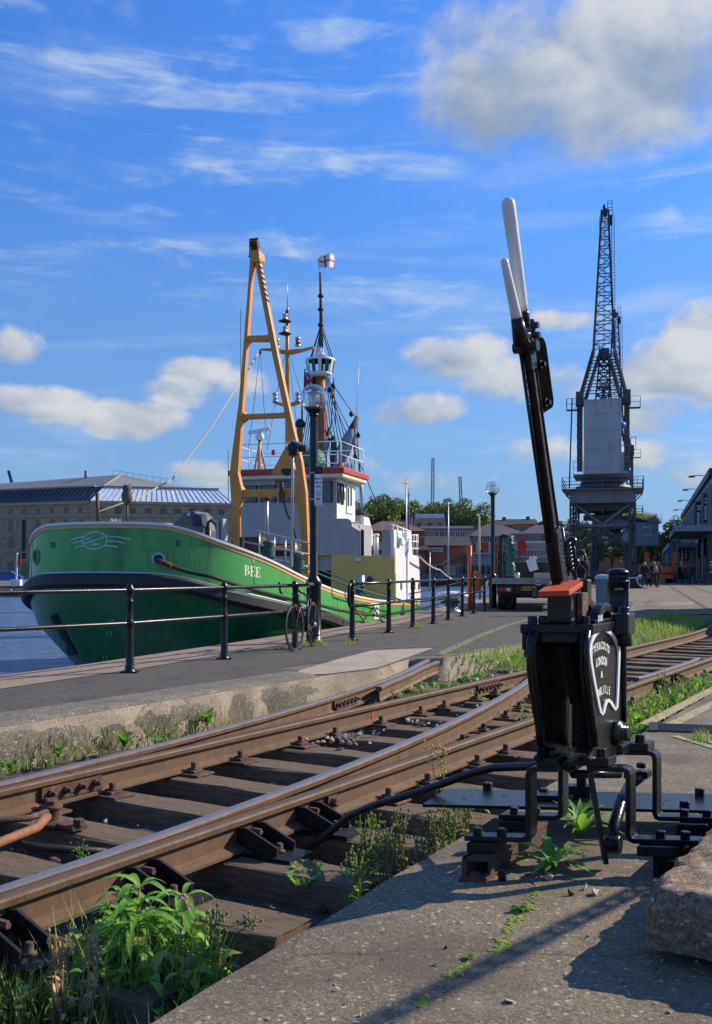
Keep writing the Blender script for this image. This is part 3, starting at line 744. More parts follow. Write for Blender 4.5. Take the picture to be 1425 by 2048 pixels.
structure(m.build('rail_groove_path',M['moss'],recalc=False))
for nm,d in(('A',-HG+.08),('B',HG-.08)):
 m=MB();pts=[(a,p,h)for a,p,h in offset(MAIN,d)if 28.2<a<140]
 n=len(pts);m.add([p+Vector((-math.cos(h),math.sin(h),0))*x+Vector((0,0,GZ+.004))for x in(-.04,.04)for a,p,h in pts],[(i,i+1,n+i+1,n+i)for i in range(n-1)])
 structure(m.build('rail_groove_path',M['ballast'],recalc=False))
jm=MB()
for(x0,y0,x1,y1)in((560,1305,880,1291),(745,1294,890,1288),(905,1290,1070,1292),(640,1268,905,1258),(935,1262,1060,1262),(800,1258,950,1240),(960,1246,1075,1241),(1270,1190,1420,1196),(1265,1213,1330,1208),(1290,1178,1400,1180)):
 a,b=G(x0,y0,GZ+.0125),G(x1,y1,GZ+.0125)
 N=14
 for i in range(N):
  if(i*7+int(x0))%5==0:continue
  q0,q1=a.lerp(b,i/N),a.lerp(b,(i+.9)/N);w=.025+.01*((i*3)%3)
  dv=(b-a).normalized();nn=Vector((-dv.y,dv.x,0))*w
  jm.add([q0+nn,q1+nn*.8,q1-nn,q0-nn*.7],[(0,1,2,3)])
structure(jm.build('paving_joint_path',M['coping'],recalc=False))
flat([G(1285,1215,0),G(1300,1200,0),G(1325,1200,0),G(1312,1216,0)],GZ+.006,'brick_patch_path',brick('paving_brick',(.2,.15,.11),(.15,.11,.08),(.4,.4,.4),3))
flat([G(1316,1215,0),G(1328,1208,0),G(1392,1206,0),G(1385,1214,0)],GZ+.006,'worn_patch_path',M['coping'])
dy=pm('faded_yellow_road_paint',(.46,.36,.14),(.3,.25,.13),9,.8,col3=(.12,.1,.075),s3=30,t3=.5,w3=.1)
for a,b in(((1290,1450),(1440,1372)),((1320,1462),(1440,1402))):
 p0,p1=G(*a),G(*b);d=(p1-p0).normalized();n=Vector((-d.y,d.x,0))*.05
 flat([p0-n,p0+n,p1+n,p1-n],GZ+.005,'yellow_line_road',dy)
for a,b in(((1350,1473),(1440,1500)),((1390,1476),(1440,1490))):
 p0,p1=G(*a),G(*b);d=(p1-p0).normalized();n=Vector((-d.y,d.x,0))*.03
 flat([p0-n,p0+n,p1+n,p1-n],GZ+.005,'yellow_line_road',dy)
c=G(1400,1459)
t_=thing('drain_grate','dark slotted iron drain grate set in the paving at the right edge','drain',(c.x,c.y,GZ))
X=Vector((.97,-.24,0));Y=Vector((.3,.95,0)).normalized()
m=MB()
for k in range(8):
 a=c+Y*(k*.045-.16);m.bar(a-X*.3+Z*.006,a+X*.3+Z*.006,.022,.012)
m.box(c-X*.32+Z*.007,(.06,.4,.014),(X,Y,Z));m.box(c+X*.32+Z*.007,(.06,.4,.014),(X,Y,Z));m.build('grate',M['black_old'],t_)
m=MB();m.box(c+Z*.0035,(.62,.38,.003),(X,Y,Z));m.build('sump',M['dark'],t_)
LO=Vector((.767,3.7,0));CX=Vector((.9945,-.1045,0));CY=Vector((TS,TC,0))
def LV(x,y,z):return LO+CX*x+CY*y+Vector((0,0,z))
def LN(px,py,x):
 """photo pixel -> point on the plane local-x = x of the lever frame"""
 nrm=CY.cross(Z);return hit(px,py,LO+CX*x,nrm)
def lbox(m,x0,x1,y0,y1,z0,z1,mi=0):
 vs=[LV(x,y,z)for z in(z0,z1)for y in(y0,y1)for x in(x0,x1)]
 m.add(vs,[(0,2,3,1),(4,5,7,6),(0,1,5,4),(2,6,7,3),(0,4,6,2),(1,3,7,5)],mi)
lev=thing('point_lever','tall black cast iron point lever with white handles and red guard board','railway lever',(LO.x,LO.y,GZ))
BK=M['black']
def poly_plate(m,pts,x,t):m.prism([p for p in pts],CX*t)
XR=.098
op=[(1176,1262),(1172,1290),(1173,1340),(1180,1400),(1188,1455),(1190,1490),(1184,1508),(1178,1516),(1180,1524),(1232,1516),(1262,1492),(1256,1470),(1249,1440),(1247,1380),(1247,1255)]
pts=[LN(a,b,XR)for a,b in op]
m=MB();poly_plate(m,pts,XR,-.024);m.build('side_frame',BK,lev,bev=.006)
m=MB();rim=[LN(a,b,XR)for a,b in((1174,1262),(1170,1292),(1171,1340),(1178,1400),(1186,1455),(1189,1492))]
m.tube([p+CX*.004 for p in rim],.012,8);m.build('side_rim',BK,lev);m=MB();rim2=[LN(1246,y,XR)+CX*.004 for y in(1258,1300,1350,1400,1445)];m.tube(rim2,.012,8)
m.build('side_rim',BK,lev)
sh=-.180
m=MB();poly_plate(m,[p+CX*sh+Vector((0,0,0))for p in pts],0,-.024);m.build('side_frame',BK,lev,bev=.006)
m=MB();m.tube([p+CX*(sh-.02)for p in rim],.012,8);m.build('side_rim',BK,lev)
bz=[(770,545),(815,556),(852,590),(885,640),(908,690),(925,740),(928,800),(924,920),(919,1050),(914,1200),(907,1320),(890,1348),(872,1320),(848,1275),(822,1252),(800,1262),(784,1310),(773,1370),(760,1394),(745,1375),(728,1300),(700,1160),(671,1010),(648,870),(637,760),(645,690),(668,625),(700,578),(735,552)]
br=[LN(1050+a/4.996,1150+b/4.996,XR+.003)for a,b in bz]
wd=[44,40,30,26,22,20,18,17,17,17,17,19,22,26,32,30,22,20,20,19,18,18,18,19,20,22,28,34,40]
m=MB();N=len(bz);vs=[]
for i,(u,v)in enumerate(bz):
 du=bz[(i+1)%N][0]-bz[i-1][0];dv=bz[(i+1)%N][1]-bz[i-1][1];dl_=math.hypot(du,dv);nu,nv=-dv/dl_,du/dl_
 for s_,o_ in((-1,.002),(-1,.008),(1,.008),(1,.002)):
  vs.append(LN(1050+(u+nu*s_*wd[i]/2)/4.996,1150+(v+nv*s_*wd[i]/2)/4.996,XR)+CX*o_)
m.add(vs,[(i*4+k,i*4+(k+1)%4,((i+1)%N)*4+(k+1)%4,((i+1)%N)*4+k)for i in range(N)for k in range(4)])
m.build('white_border',M['white_letter'],lev)
m=MB()
def arc_text(m,txt,zs,ys,size,sx):
 """one letter at a time along a polyline given in photo pixels on the panel plane"""
 n=len(txt)
 for i,ch in enumerate(txt):
  if ch==' ':continue
  f=i/max(1,n-1)*(len(zs)-1);k=min(int(f),len(zs)-2);f-=k
  a,b=LN(*zs[k],XR+.006),LN(*zs[k+1],XR+.006)
  p=a.lerp(b,f);ex=(b-a).normalized();ey=Z-ex*Z.dot(ex);ey.normalize()
  add_text(m,ch,size,p,CY,(Z*.93+CY*.0).normalized(),bold=.0018,sx=sx)
zz=lambda a,b:(1050+a/4.996,1150+b/4.996)
arc_text(m,'TYER&COLTD',[zz(676,765),zz(715,722),zz(760,705),zz(805,715),zz(840,748)],None,.040,.66)
arc_text(m,'LONDON',[zz(718,882),zz(750,862),zz(785,856),zz(813,872)],None,.043,.7)
arc_text(m,'&',[zz(770,995),zz(772,995)],None,.034,.9)
arc_text(m,'CARLISLE',[zz(732,1195),zz(762,1162),zz(795,1145),zz(846,1160)],None,.042,.62)
arc_text(m,'5385',[zz(738,440),zz(775,430)],None,.03,.7)
m.build('lettering',M['white_letter'],lev,recalc=False)
c=LN(1231,1466,XR);ax=(CY,Z,CX)
m=MB();m.lathe(c-CX*.01,[(.052,0),(.052,.025),(.045,.035),(.03,.04),(.03,.06),(.022,.064)],16,0,ax);m.build('pivot_boss',BK,lev)
m=MB();lbox(m,-.155,.112,-.012,.36,.965,1.0);m.build('top_flange',BK,lev,bev=.005)
m=MB();lbox(m,-.150,.1,.015,.02,.93,.965);lbox(m,-.15,-.1,-.005,.03,.905,.965);m.build('front_lip',BK,lev,bev=.004)
m=MB();lbox(m,.1,.158,.27,.37,.945,1.03);m.build('corner_lug',BK,lev,bev=.008)
m=MB();m.lathe(LV(.128,.32,.93),[(.03,-.03),(.03,.02),(.022,.03),(.022,.12),(.018,.125)],14);m.build('corner_knob',BK,lev)
for x,y in((-.12,.02),(-.12,.3),(.09,.33),(-.06,.02),(.07,.03)):
 m=MB();m.hexbolt(LV(x,y,1.0),.018,.026);m.build('bolt',BK,lev)
m=MB();m.hexbolt(LV(-.128,.015,.905)-Z*.03,.022,.03);m.build('bolt',BK,lev)
for x,y0,ro,zc in((-.012,.17,.105,1.0),(.062,.19,.088,.985)):
 m=MB();NA=18;vs=[]
 for i in range(NA+1):
  a=math.pi*i/NA
  for r_,xx in((ro,0),(ro,.04),(ro-.032,.04),(ro-.032,0)):
   vs.append(LV(x+xx,y0-math.cos(a)*r_*1.25,zc+math.sin(a)*r_))
 m.add(vs,[(i*4+k,i*4+(k+1)%4,(i+1)*4+(k+1)%4,(i+1)*4+k)for i in range(NA)for k in range(4)]+[(0,1,2,3),(NA*4+3,NA*4+2,NA*4+1,NA*4)])
 m.build('quadrant',BK,lev,bev=.004)
m=MB();lbox(m,-.1,.0,.02,.1,1.0,1.03);lbox(m,-.095,.03,-.0,.03,1.0,1.02);lbox(m,.02,.1,.06,.26,1.0,1.015);m.build('slot_block',BK,lev,bev=.006)
m=MB();lbox(m,-.06,.028,.0,.1,1.0,1.118);m.build('lever_shoe',M['black'],lev,bev=.006)
m=MB();lbox(m,.028,.05,.06,.13,1.02,1.115);m.build('rusty_packing',M['rust'],lev,bev=.004)
m=MB();lbox(m,.02,.05,.12,.17,1.06,1.165);m.build('catch_block',M['black_old'],lev,bev=.006)
A_,B_,C_,D_=P(1076,1183,3.62),P(1139,1181,3.58),P(1172,1159,3.84),P(1103,1162,3.92)
m=MB();m.prism([A_,B_,C_,D_],Vector((0,0,-.020)));m.build('guard_board',M['red_board'],lev,bev=.003)
LB=P(1122,1165,3.82);LD=(P(1015,394,3.42)-LB);LL=LD.length;E1=LD/LL
E2=CY.cross(E1).normalized()
if E2.x<0:E2=-E2
E3=(CY-E1*CY.dot(E1)).normalized()
def LP(r,a=0,b=0):return LB+E1*r+E2*a+E3*b
def at_y(py):
 lo,hi=0,LL
 for _ in range(40):
  mid=(lo+hi)/2;q=LP(mid);y=1140-(q.z-CZ)*F/q.y
  if y>py:lo=mid
  else:hi=mid
 return lo
def lev_prism(m,prof,x0,x1):
 """prof: list of (r, b) along the lever and across its swing plane"""
 m.prism([LP(r,x0,b)for r,b in prof],E2*(x1-x0))
rj,rh,rt=at_y(700),at_y(622),LL
m=MB();r0,r1=at_y(1080),at_y(690)
lev_prism(m,[(r0,-.032),(r1,-.02),(r1,.02),(r0,.03)],-.010,.010);m.build('lever_bar',M['lever_bar'],lev,bev=.004)
m=MB();lev_prism(m,[(r0,-.033),(r1,-.021),(r1,-.014),(r0,-.024)],-.0165,.0165);m.build('lever_flange',M['lever_bar'],lev,bev=.003);m=MB();lev_prism(m,[(r0,.031),(r1,.021),(r1,.014),(r0,.022)],-.0155,.0155);m.build('lever_flange',M['lever_bar'],lev,bev=.003)
m=MB();m.tube([LP(r0,-.012,-.045),LP(r1,-.016,-.034)],.0075,8);m.build('catch_rod',BK,lev)
m=MB();prof=[]
for i in range(15):
 t=i/14;prof.append((.0185+.0055*t**.7,rh+(rt-.025-rh)*t))
for i in range(1,7):
 a=i/6*math.pi/2;prof.append((.024*math.cos(a)+1e-4,rt-.025+.025*math.sin(a)))
m.lathe(LB,prof,20,0,(E2,E3,E1));m.build('handle',M['white_handle'],lev)
m=MB();m.lathe(LB,[(.02,rh-.075),(.021,rh-.01),(.0185,rh)],14,0,(E2,E3,E1));lev_prism(m,[(rj-.07,-.03),(rh-.06,-.022),(rh-.06,.022),(rj-.07,.03)],-.016,.016);m.build('handle_socket',BK,lev,bev=.003)
def cq(px,py,b):
 tgt=(px-712.5)/F;r=at_y(py)
 for _ in range(6):
  q=LP(r);d=(tgt*q.y-q.x)/(E3.x-tgt*E3.y);q=LP(r,0,d)
  r+=((1140-(q.z-CZ)*F/q.y)-py)*q.y/F/E1.z
 return LP(r,0,d)
t0,t1=cq(1009,521,0),cq(1034,636,0)
dirc=(t0-t1).normalized();lc=(t0-t1).length;ex=E2;ey=dirc.cross(ex)
m=MB();prof=[(.0195-.0065*i/8,lc*i/8)for i in range(9)]+[(.010,lc+.005),(.004,lc+.008)]
m.lathe(t1,prof,16,0,(ex,ey,dirc));m.build('catch_handle',M['white_handle'],lev)
t2=cq(1044,690,0)
m=MB();m.tube([t1+dirc*.001,t1.lerp(t2,.4),t2],[.0205,.025,.03],12);m.build('catch_yoke',BK,lev)
m=MB();rr=at_y(692);m.lathe(LP(rr,-.045,-.02),[(.02,0),(.02,.02),(.03,.022),(.03,.07),(.02,.072),(.02,.09)],12,0,(E1,E3,E2));m.build('yoke_pin',BK,lev)
for py,b in((655,.03),(675,.032)):
 m=MB();m.lathe(LP(at_y(py),-.02,b),[(.024,0),(.024,.04),(.012,.045),(.012,.058)],10,0,(E1,E3,E2));m.build('yoke_bolt',BK,lev)
m=MB();ra,rb=at_y(832),at_y(684);pr=[]
ctr=[]
w0,w1=.022,.165;rc=.04
for(r,b,a0)in((ra+rc,w0+.0,180),(ra+.02,w1-rc,270),(ra+.05+.0,w1-.0,0)):
 pass
pts_=[]
def corner(r,b,cr,a0,n=6):
 for i in range(n+1):
  a=R(a0+90*i/n);pts_.append((r+math.sin(a)*cr,b+math.cos(a)*cr))
corner(rb-.05,w1-.05,.05,0);corner(rb-.012,w0+.012,.012,90);corner(ra+.012,w0+.012,.012,180);corner(ra+.03,w1-.03,.03,270)
lev_prism(m,pts_,-.004,.008);m.build('number_plate',M['plate_black'],lev,bev=.002)
for py in(735,812):
 m=MB();m.lathe(LP(at_y(py),.008,.052),[(.017,0),(.017,.014),(.010,.015),(.010,.028)],6,0,(E1,E3,E2),False);m.build('bolt',BK,lev)
 m=MB();lev_prism(m,[(at_y(py)-.02,.02),(at_y(py)-.02,.06),(at_y(py)+.02,.06),(at_y(py)+.02,.02)],-.012,-.004);m.build('plate_lug',BK,lev)
ra,rb=at_y(1160),at_y(1062)
m=MB();lev_prism(m,[(ra,-.038),(rb-.06,-.044),(rb,-.032),(rb+.02,.02),(rb-.06,.034),(ra,.028)],-.027,.024);m.build('spring_box',BK,lev,bev=.012,bseg=3)
m=MB();n=74;m.tube([LP(ra+.012+(at_y(1100)-ra)*i/n,.008+.029*math.cos(i*.62),.05+.026*math.sin(i*.62))for i in range(n)],.0055,6);m.build('spring',BK,lev)
m=MB();m.tube([LP(ra,.01,.05),LP(rb,.01,.05)],.012,8);m.build('spring_rod',BK,lev)
for py in(1098,1141):
 m=MB();m.ball(LP(at_y(py),.035,.085),.021,10,8);m.tube([LP(at_y(py),.02,.04),LP(at_y(py),.035,.085)],.012,8);m.build('knuckle',BK,lev)
m=MB();m.tube([LP(at_y(1098),.035,.085),LP(at_y(1141),.035,.085),LP(at_y(1170),.03,.07)],.009,8);m.build('knuckle_link',BK,lev)
m=MB();lev_prism(m,[(-.5,-.03),(.02,-.04),(.02,.03),(-.5,.04)],-.02,.014);m.build('lever_tail',M['black_old'],lev)
m=MB();lbox(m,-.07,.07,.3,.32,.5,.965);m.build('back_web',BK,lev)
m=MB();lbox(m,-.088,.08,.1,.3,.46,.475);m.build('bottom_web',BK,lev)
ZF,ZT=.185,.452
def strap(m,pts,y,w_,t=.019):
 """flat bar bent in the local x-z plane"""
 q=[Vector((a,0,b))for a,b in pts];vs=[]
 N=len(q)
 for i,p in enumerate(q):
  d0=(q[i]-q[i-1]).normalized()if i else(q[1]-q[0]).normalized()
  d1=(q[i+1]-q[i]).normalized()if i<N-1 else d0
  nn=Vector((-(d0+d1).z,0,(d0+d1).x)).normalized();k=t/2/max(.5,nn.dot(Vector((-d0.z,0,d0.x))))
  for s_,yy in((-1,0),(-1,w_),(1,w_),(1,0)):vs.append(LV(p.x+nn.x*k*s_,y+yy,p.z+nn.z*k*s_))
 m.add(vs,[(i*4+k,i*4+(k+1)%4,(i+1)*4+(k+1)%4,(i+1)*4+k)for i in range(N-1)for k in range(4)]+[(0,1,2,3),((N-1)*4+3,(N-1)*4+2,(N-1)*4+1,(N-1)*4)])
def zbar(x0,xv,x1,y,w_):
 m=MB();sg=1 if x1>xv else-1;c_=.022
 strap(m,[(x0,ZT),(xv-sg*c_,ZT),(xv-sg*.006,ZT-.006),(xv,ZT-c_),(xv,ZF+c_),(xv+sg*.006,ZF+.006),(xv+sg*c_,ZF),(x1,ZF)],y,w_)
 b=m.build('bracket',BK,lev,bev=.003)
 for xx in(xv+sg*.11,xv+sg*.2):
  if abs(xx)<abs(x1):
   m=MB();m.hexbolt(LV(xx,y+w_/2,ZF+.01),.019,.022);m.build('bolt',BK,b)
for x0,xv,x1,y in((-.04,-.148,-.385,.045),(.06,.212,.47,.075),(-.05,-.160,-.41,.43),(.08,.205,.5,.47)):
 zbar(x0,xv,x1,y,.075)
for x0,x1,y in((-.115,-.035,.05),(.06,.145,.07),(.1,.19,.44),(-.12,-.04,.42)):
 m=MB();lbox(m,x0,x1,y-.01,y+.095,ZT+.01,ZT+.045);m.build('foot_lug',BK,lev,bev=.005)
 m=MB();m.hexbolt(LV((x0+x1)/2,y+.04,ZT+.045),.021,.026);m.build('bolt',BK,lev)
m=MB();lbox(m,.08,.12,.33,.46,ZT+.012,ZT+.05);lbox(m,-.12,-.08,.3,.45,ZT+.012,ZT+.05);m.build('foot_web',BK,lev,bev=.006)
for x0,x1,y0,y1 in((-.37,-.26,.03,.14),(-.4,-.28,.41,.52),(.25,.40,.05,.165),(.3,.42,.44,.56)):
 m=MB();lbox(m,x0,x1,y0,y1,ZF-.05,ZF-.011);m.build('packing_block',M['black_old'],lev,bev=.005)
m=MB();lbox(m,.30,.318,.09,1.0,GZ+.002,ZF-.052);lbox(m,.30,.38,.09,1.0,ZF-.066,ZF-.052);lbox(m,.3,.38,.09,1.0,GZ+.001,GZ+.013);m.build('carrying_beam',M['black_old'],lev)
rb_=M['rust']
m=MB();lbox(m,-.36,-.345,-.03,.6,GZ+.001,ZF-.052);lbox(m,-.36,-.27,-.03,.6,ZF-.066,ZF-.052);lbox(m,-.36,-.26,-.06,.6,GZ+.001,GZ+.014);lbox(m,-.285,-.275,.02,.6,GZ+.014,ZF-.066);m.build('carrying_beam',rb_,lev)
m=MB();m.hexbolt(LV(-.31,-.035,GZ+.014),.02,.016);m.build('bolt',rb_,lev)
m=MB();m.hexbolt(LV(-.215,-.02,GZ),.016,.03);m.build('bolt',BK,lev)
pz=.165
m=MB();a,b,c,d=[P(*q)for q in((845,1606,4.42),(1440,1623,4.30),(1440,1590,4.62),(893,1580,4.74))]
for q in(a,b,c,d):q.z=pz
m.prism([a,b,c,d],Vector((0,0,-.014)));base=m.build('base_plate',M['black'],lev,bev=.003)
for px,py in((976,1580),(1088,1592),(1370,1618),(1400,1592)):
 q=hit(px,py,(0,0,pz),Z);m=MB();m.hexbolt(q,.023,.032);m.build('bolt',BK,base)
for px,py in((1010,1592),(930,1598),(1168,1608),(1335,1600),(1325,1607),(890,1600)):
 q=hit(px,py,(0,0,pz),Z);m=MB();m.lathe(q-Z*.001,[(.013,0),(.013,.002)],12);m.build('hole',M['dark'],base)
m=MB();q=hit(1110,1598,(0,0,pz),Z);m.box(q+Z*.012,(.17,.1,.024),(CX,CY,Z));m.box(q+CX*.09+CY*.06+Z*.03,(.12,.08,.05),(CX,CY,Z));m.hexbolt(q+CX*.1+CY*.06+Z*.055,.025,.035);m.build('saddle',BK,base,bev=.004)
m=MB();p0,p1=P(1181,1548,3.86),P(1212,1728,3.80);dd=(p1-p0).normalized()
m.bar(p0,p1,.05,.02,CX);m.build('drop_arm',BK,lev,bev=.006)
m=MB();m.lathe(P(1226,1690,3.86)-CX*.03,[(.036,0),(.036,.06)],14,0,(CY,Z,CX));m.build('eye',BK,lev,bev=.005)
m=MB();m.tube([P(1222,1690,3.86),P(1228,1655,3.9),P(1244,1600,4.05),P(1262,1565,4.2)],[.019,.024,.024,.02],12);m.build('crank_rod',BK,lev)
m=MB();m.box(P(1276,1548,4.25),(.1,.07,.03),(CX,CY,Z));m.tube([P(1262,1566,4.22),P(1285,1550,4.25)],.026,10);m.hexbolt(P(1283,1536,4.25),.022,.02);m.build('crank_jaw',BK,lev,bev=.005)
m=MB();m.tube([P(1145,1548,4.1),P(1240,1548,4.2)],.018,10);m.build('cross_shaft',BK,lev)
m=MB();m.ball(P(1139,1530,3.84),.028,14,10);m.build('ball_end',BK,lev)
m=MB();m.tube([P(1140,1530,4.0),P(1055,1533,4.22),P(990,1535,4.4),P(945,1546,4.5),P(850,1580,4.7),P(745,1612,4.9),P(700,1632,5.0),P(640,1680,5.04),P(612,1700,5.04),P(585,1706,5.1),P(520,1700,5.3)],.0185,10)
m.build('point_rod',BK,lev)
bo=G(1282,1925);bo=Vector((bo.x,bo.y,GZ))
blk=MB();NX,NY,NZ_=20,60,10;W_,Ly,H_=.62,2.0,.215
def bpt(u,v,w_):
 x,y,z=u*W_,v*Ly,.045+w_*(H_-.045)
 e=.05
 dx=max(0,e-x);dy=max(0,e-y);dz=max(0,z-(H_-e))
 k=math.sqrt(dx*dx+dy*dy+dz*dz)
 if k>e:f=e/k;x+=dx-dx*f;y+=dy-dy*f;z-=dz-dz*f
 q=Vector((x,y,z));o=noise.fractal(q*9,1,2,5)*.016+noise.noise(q*28)*.006+noise.noise(q*70)*.003
 return CXb*(x-o*(x<.1))+CY*(y-o*(y<.1))+Z*(z+o*(w_>.5))
CXb=Vector((TC,-TS,0))
vs,fs=[],[]
def grid(fn,A,B):
 b=len(vs)
 for i in range(A+1):
  for j in range(B+1):vs.append(bo+fn(i/A,j/B))
 W1=B+1
 fs.extend([(b+i*W1+j,b+i*W1+j+1,b+(i+1)*W1+j+1,b+(i+1)*W1+j)for i in range(A)for j in range(B)])
grid(lambda a,b:bpt(a,b,1),NX*2,NY*2);grid(lambda a,b:bpt(0,a,b),NY*2,NZ_*2);grid(lambda a,b:bpt(a,0,b),NX*2,NZ_*2);grid(lambda a,b:bpt(1,a,b),4,4);grid(lambda a,b:bpt(a,1,b),4,4);grid(lambda a,b:bpt(a,b,0),2,2)
for i in range(len(vs)):vs[i]=vs[i]-Z*GZ+Z*GZ
blk.add(vs,fs,0,True)
sb=blk.build('stone_block',M['rusty_stone'])
m=bmesh.new();m.from_mesh(sb.data);bmesh.ops.remove_doubles(m,verts=m.verts,dist=.0015);bmesh.ops.recalc_face_normals(m,faces=m.faces);m.to_mesh(sb.data);m.free()
tag(sb,'rust-stained rough stone block lying on the paving at the lower right corner','stone block')
m=MB()
for u,v in((.12,.25),(.5,.25),(.12,1.6),(.5,1.6)):
 m=MB();m.box(bo+CXb*u+CY*v+Z*.025,(.1,.3,.05),(CXb,CY,Z));m.build('bearer',M['dark'],sb)
def post_prof():
 return[(.075,0),(.075,.02),(.055,.035),(.058,.06),(.05,.075),(.046,.1),(.04,.5),(.04,.52),(.046,.535),(.05,.555),(.046,.58),(.038,.595),(.034,.78),(.042,.79),(.042,.805),(.034,.815),(.034,.88),(.046,.895),(.052,.925),(.048,.955),(.036,.965),(.036,.972),(.03,.985),(.012,.995)]
def railing(label,posts,rail_ends,loop_at=None):
 base=posts[0];t=thing('quay_railing',label,'railing',(base.x,base.y,GZ))
 for p in posts:
  m=MB();m.lathe(Vector((p.x,p.y,GZ)),post_prof(),14)
  m.box(Vector((p.x,p.y,GZ+.012)),(.19,.15,.022));m.build('post',M['black_fence'],t)
 for z in(.925,.555):
  m=MB();q=[Vector((p.x,p.y,GZ+z))for p in rail_ends];m.tube(q,.024,10);m.build('rail',M['black_fence'],t)
 if loop_at:
  a,dirn=loop_at;N=12;pts=[]
  for i in range(N+1):
   an=math.pi*i/N
   pts.append(Vector((a.x,a.y,GZ+.74))+dirn*(.02+.16*math.sin(an)**.55)+Z*(.185*math.cos(an)))
  m=MB();m.tube(pts,.026,10);m.build('end_loop',M['black_fence'],t)
 return t
g=lambda a,b:G(a,b)
f1=[g(-175,1388),g(260,1346),g(449,1319),g(590,1299)]
d0=(f1[1]-f1[0]).normalized()
railing('black railing at the left, from the frame edge to the bicycle',f1,[f1[0]-d0*3]+f1+[g(612,1294)])
f2=[g(705,1281),g(778,1266),g(826,1255),g(867,1248),g(897,1240.5),g(925,1233),g(948,1227.5),g(969,1222.5)]
railing('black railing with rounded end loop, between the tall lamp and the flatbed truck',f2,f2,(f2[0],(f2[0]-f2[1]).normalized()))
def lamp(label,base,H,dia,sc):
 t=thing('street_lamp',label,'street lamp',(base.x,base.y,GZ),0,'globe lamps on black posts along the quay')
 c=Vector((base.x,base.y,GZ));r=dia/2
 m=MB();m.lathe(c,[(.15*sc,0),(.15*sc,.04),(.118*sc,.06),(.112*sc,.9),(.125*sc,.92),(.125*sc,.97),(.09*sc,1.02),(.066*sc,1.06),(.062*sc,H-dia*1.2),(.062*sc,H-dia-.06),(.078*sc,H-dia-.05),(.07*sc,H-dia-.02)],18);m.build('post',M['black_fence'],t)
 gc=c+Z*(H-r)
 m=MB();m.lathe(gc-Z*r,[(.06,-.06),(.07,-.02),(r*.55,.03),(r*.72,.075),(r*.66,.078)],20);m.build('collar',M['black'],t)
 m=MB();m.ball(gc,r,32,20);m.build('globe',M['globe'],t)
 m=MB();m.lathe(gc-Z*r*.78,[(r*.36,0),(r*.36,r*.28),(r*.3,r*.3),(r*.12,r*.32)],16);m.build('lamp_holder',M['lamp_inner'],t)
 m=MB();m.lathe(gc-Z*r*.45,[(.025,0),(r*.14,r*.12),(r*.17,r*.5),(r*.1,r*.8),(.01,r*.86)],14);m.build('bulb',M['globe'],t)
 m=MB()
 for k in range(4):
  a=k*math.pi/2+.5;p=gc+Vector((math.cos(a),math.sin(a),0))*r*.42;m.tube([p-Z*r*.5,p+Z*r*.42],.004,5)
 m.build('reflector_stay',M['lamp_inner'],t)
 m=MB();m.lathe(gc+Z*r*.4,[(r*.5,0),(r*.5,.008),(.02,.02)],20);m.build('reflector',M['lamp_inner'],t)
 m=MB();m.lathe(gc-Z*r*.5,[(r*.4,0),(r*.4,r*.88)],16);m.build('inner_chimney',M['globe'],t)
 return t
l1=G(628,1286.5)
lamp1=lamp('tall black lamp post with clear globe beside the bicycle, a white notice on it',l1,CZ+(1140-769)*l1.y/F-GZ,56*l1.y/F,1.0)
l2=G(986,1216)
lamp('farther black lamp post with clear globe, in front of the flatbed truck',l2,CZ+(1140-962)*l2.y/F-GZ,28.5*l2.y/F,1.0)
sy=l1.y-.09
def SG(px,py):return P(px,py,sy)
m=MB();a,b,c,d=SG(629.5,948),SG(645.5,948.5),SG(644.5,1011.5),SG(629.5,1010.5)
sgn=thing('notice_sign','small white parking notice with black header on the tall lamp post','sign',tuple((a+c)/2))
m.prism([a,b,c,d],Vector((0,.004,0)));m.build('panel',M['white_letter'],sgn)
m=MB();q=[SG(629.5,933.5),SG(645.5,934),SG(645.5,948.3),SG(629.5,947.8)];m.prism(q,Vector((0,.004,0)));m.build('header',M['dark'],sgn)
EX,EY=Vector((1,0,0)),Z
F_=-Vector((0,.003,0));k=sy/F
m=MB()
for txt,py,sz in(('Boat in',957,5.2),('Harbour Bay',965,4.2),('Only',973,5.2),('Pay at nearest',984,2.8),('machine',989,3.0)):
 add_text(m,txt,sz*k*1.15,SG(637.2,py)+F_,EX,EY,sx=.62 if len(txt)>7 else .9,bold=.0008)
p=SG(637,998)+F_;u=k
m.add([p+EX*(-4*u),p+EX*(-.5*u)+EY*4*u,p+EX*(-.5*u)+EY*1.2*u,p+EX*4*u+EY*1.2*u,p+EX*4*u-EY*1.2*u,p+EX*(-.5*u)-EY*1.2*u,p+EX*(-.5*u)-EY*4*u],[(0,1,2,3,4,5,6)])
m.build('lettering',M['dark'],sgn,recalc=False)
m=MB()
for txt,py in(('Penalty of £50',1004.2),('for infringement',1008.2)):add_text(m,txt,2.6*k,SG(637,py)+F_,EX,EY,sx=.72)
add_text(m,'!',9*k,SG(637.5,941)+F_,EX,EY,bold=.002)
m.build('red_lettering',M['red_board'],sgn,recalc=False)
for py in(946,999):
 m=MB();m.lathe(Vector((l1.x,l1.y,CZ+(1140-py)*l1.y/F)),[(.067,-.012),(.067,.012)],14);m.build('clamp',M['galv'],sgn)
bf,brr=G(591,1299),G(627.5,1295.5)
bf=P(591,1299,14.1);bf.z=GZ;brr=P(628,1294.5,15.02);brr.z=GZ
bd=(brr-bf);bd.z=0;WB=bd.length;bd.normalize();bn=Vector((bd.y,-bd.x,0))
lean=Vector((0,0,1))-bn*.03;lean.normalize()
bike=thing('bicycle','black road bicycle with red accents propped against the lamp post','bicycle',(bf.x,bf.y,GZ))
def BP(x,z,n=0):return bf+bd*x+lean*z+bn*n
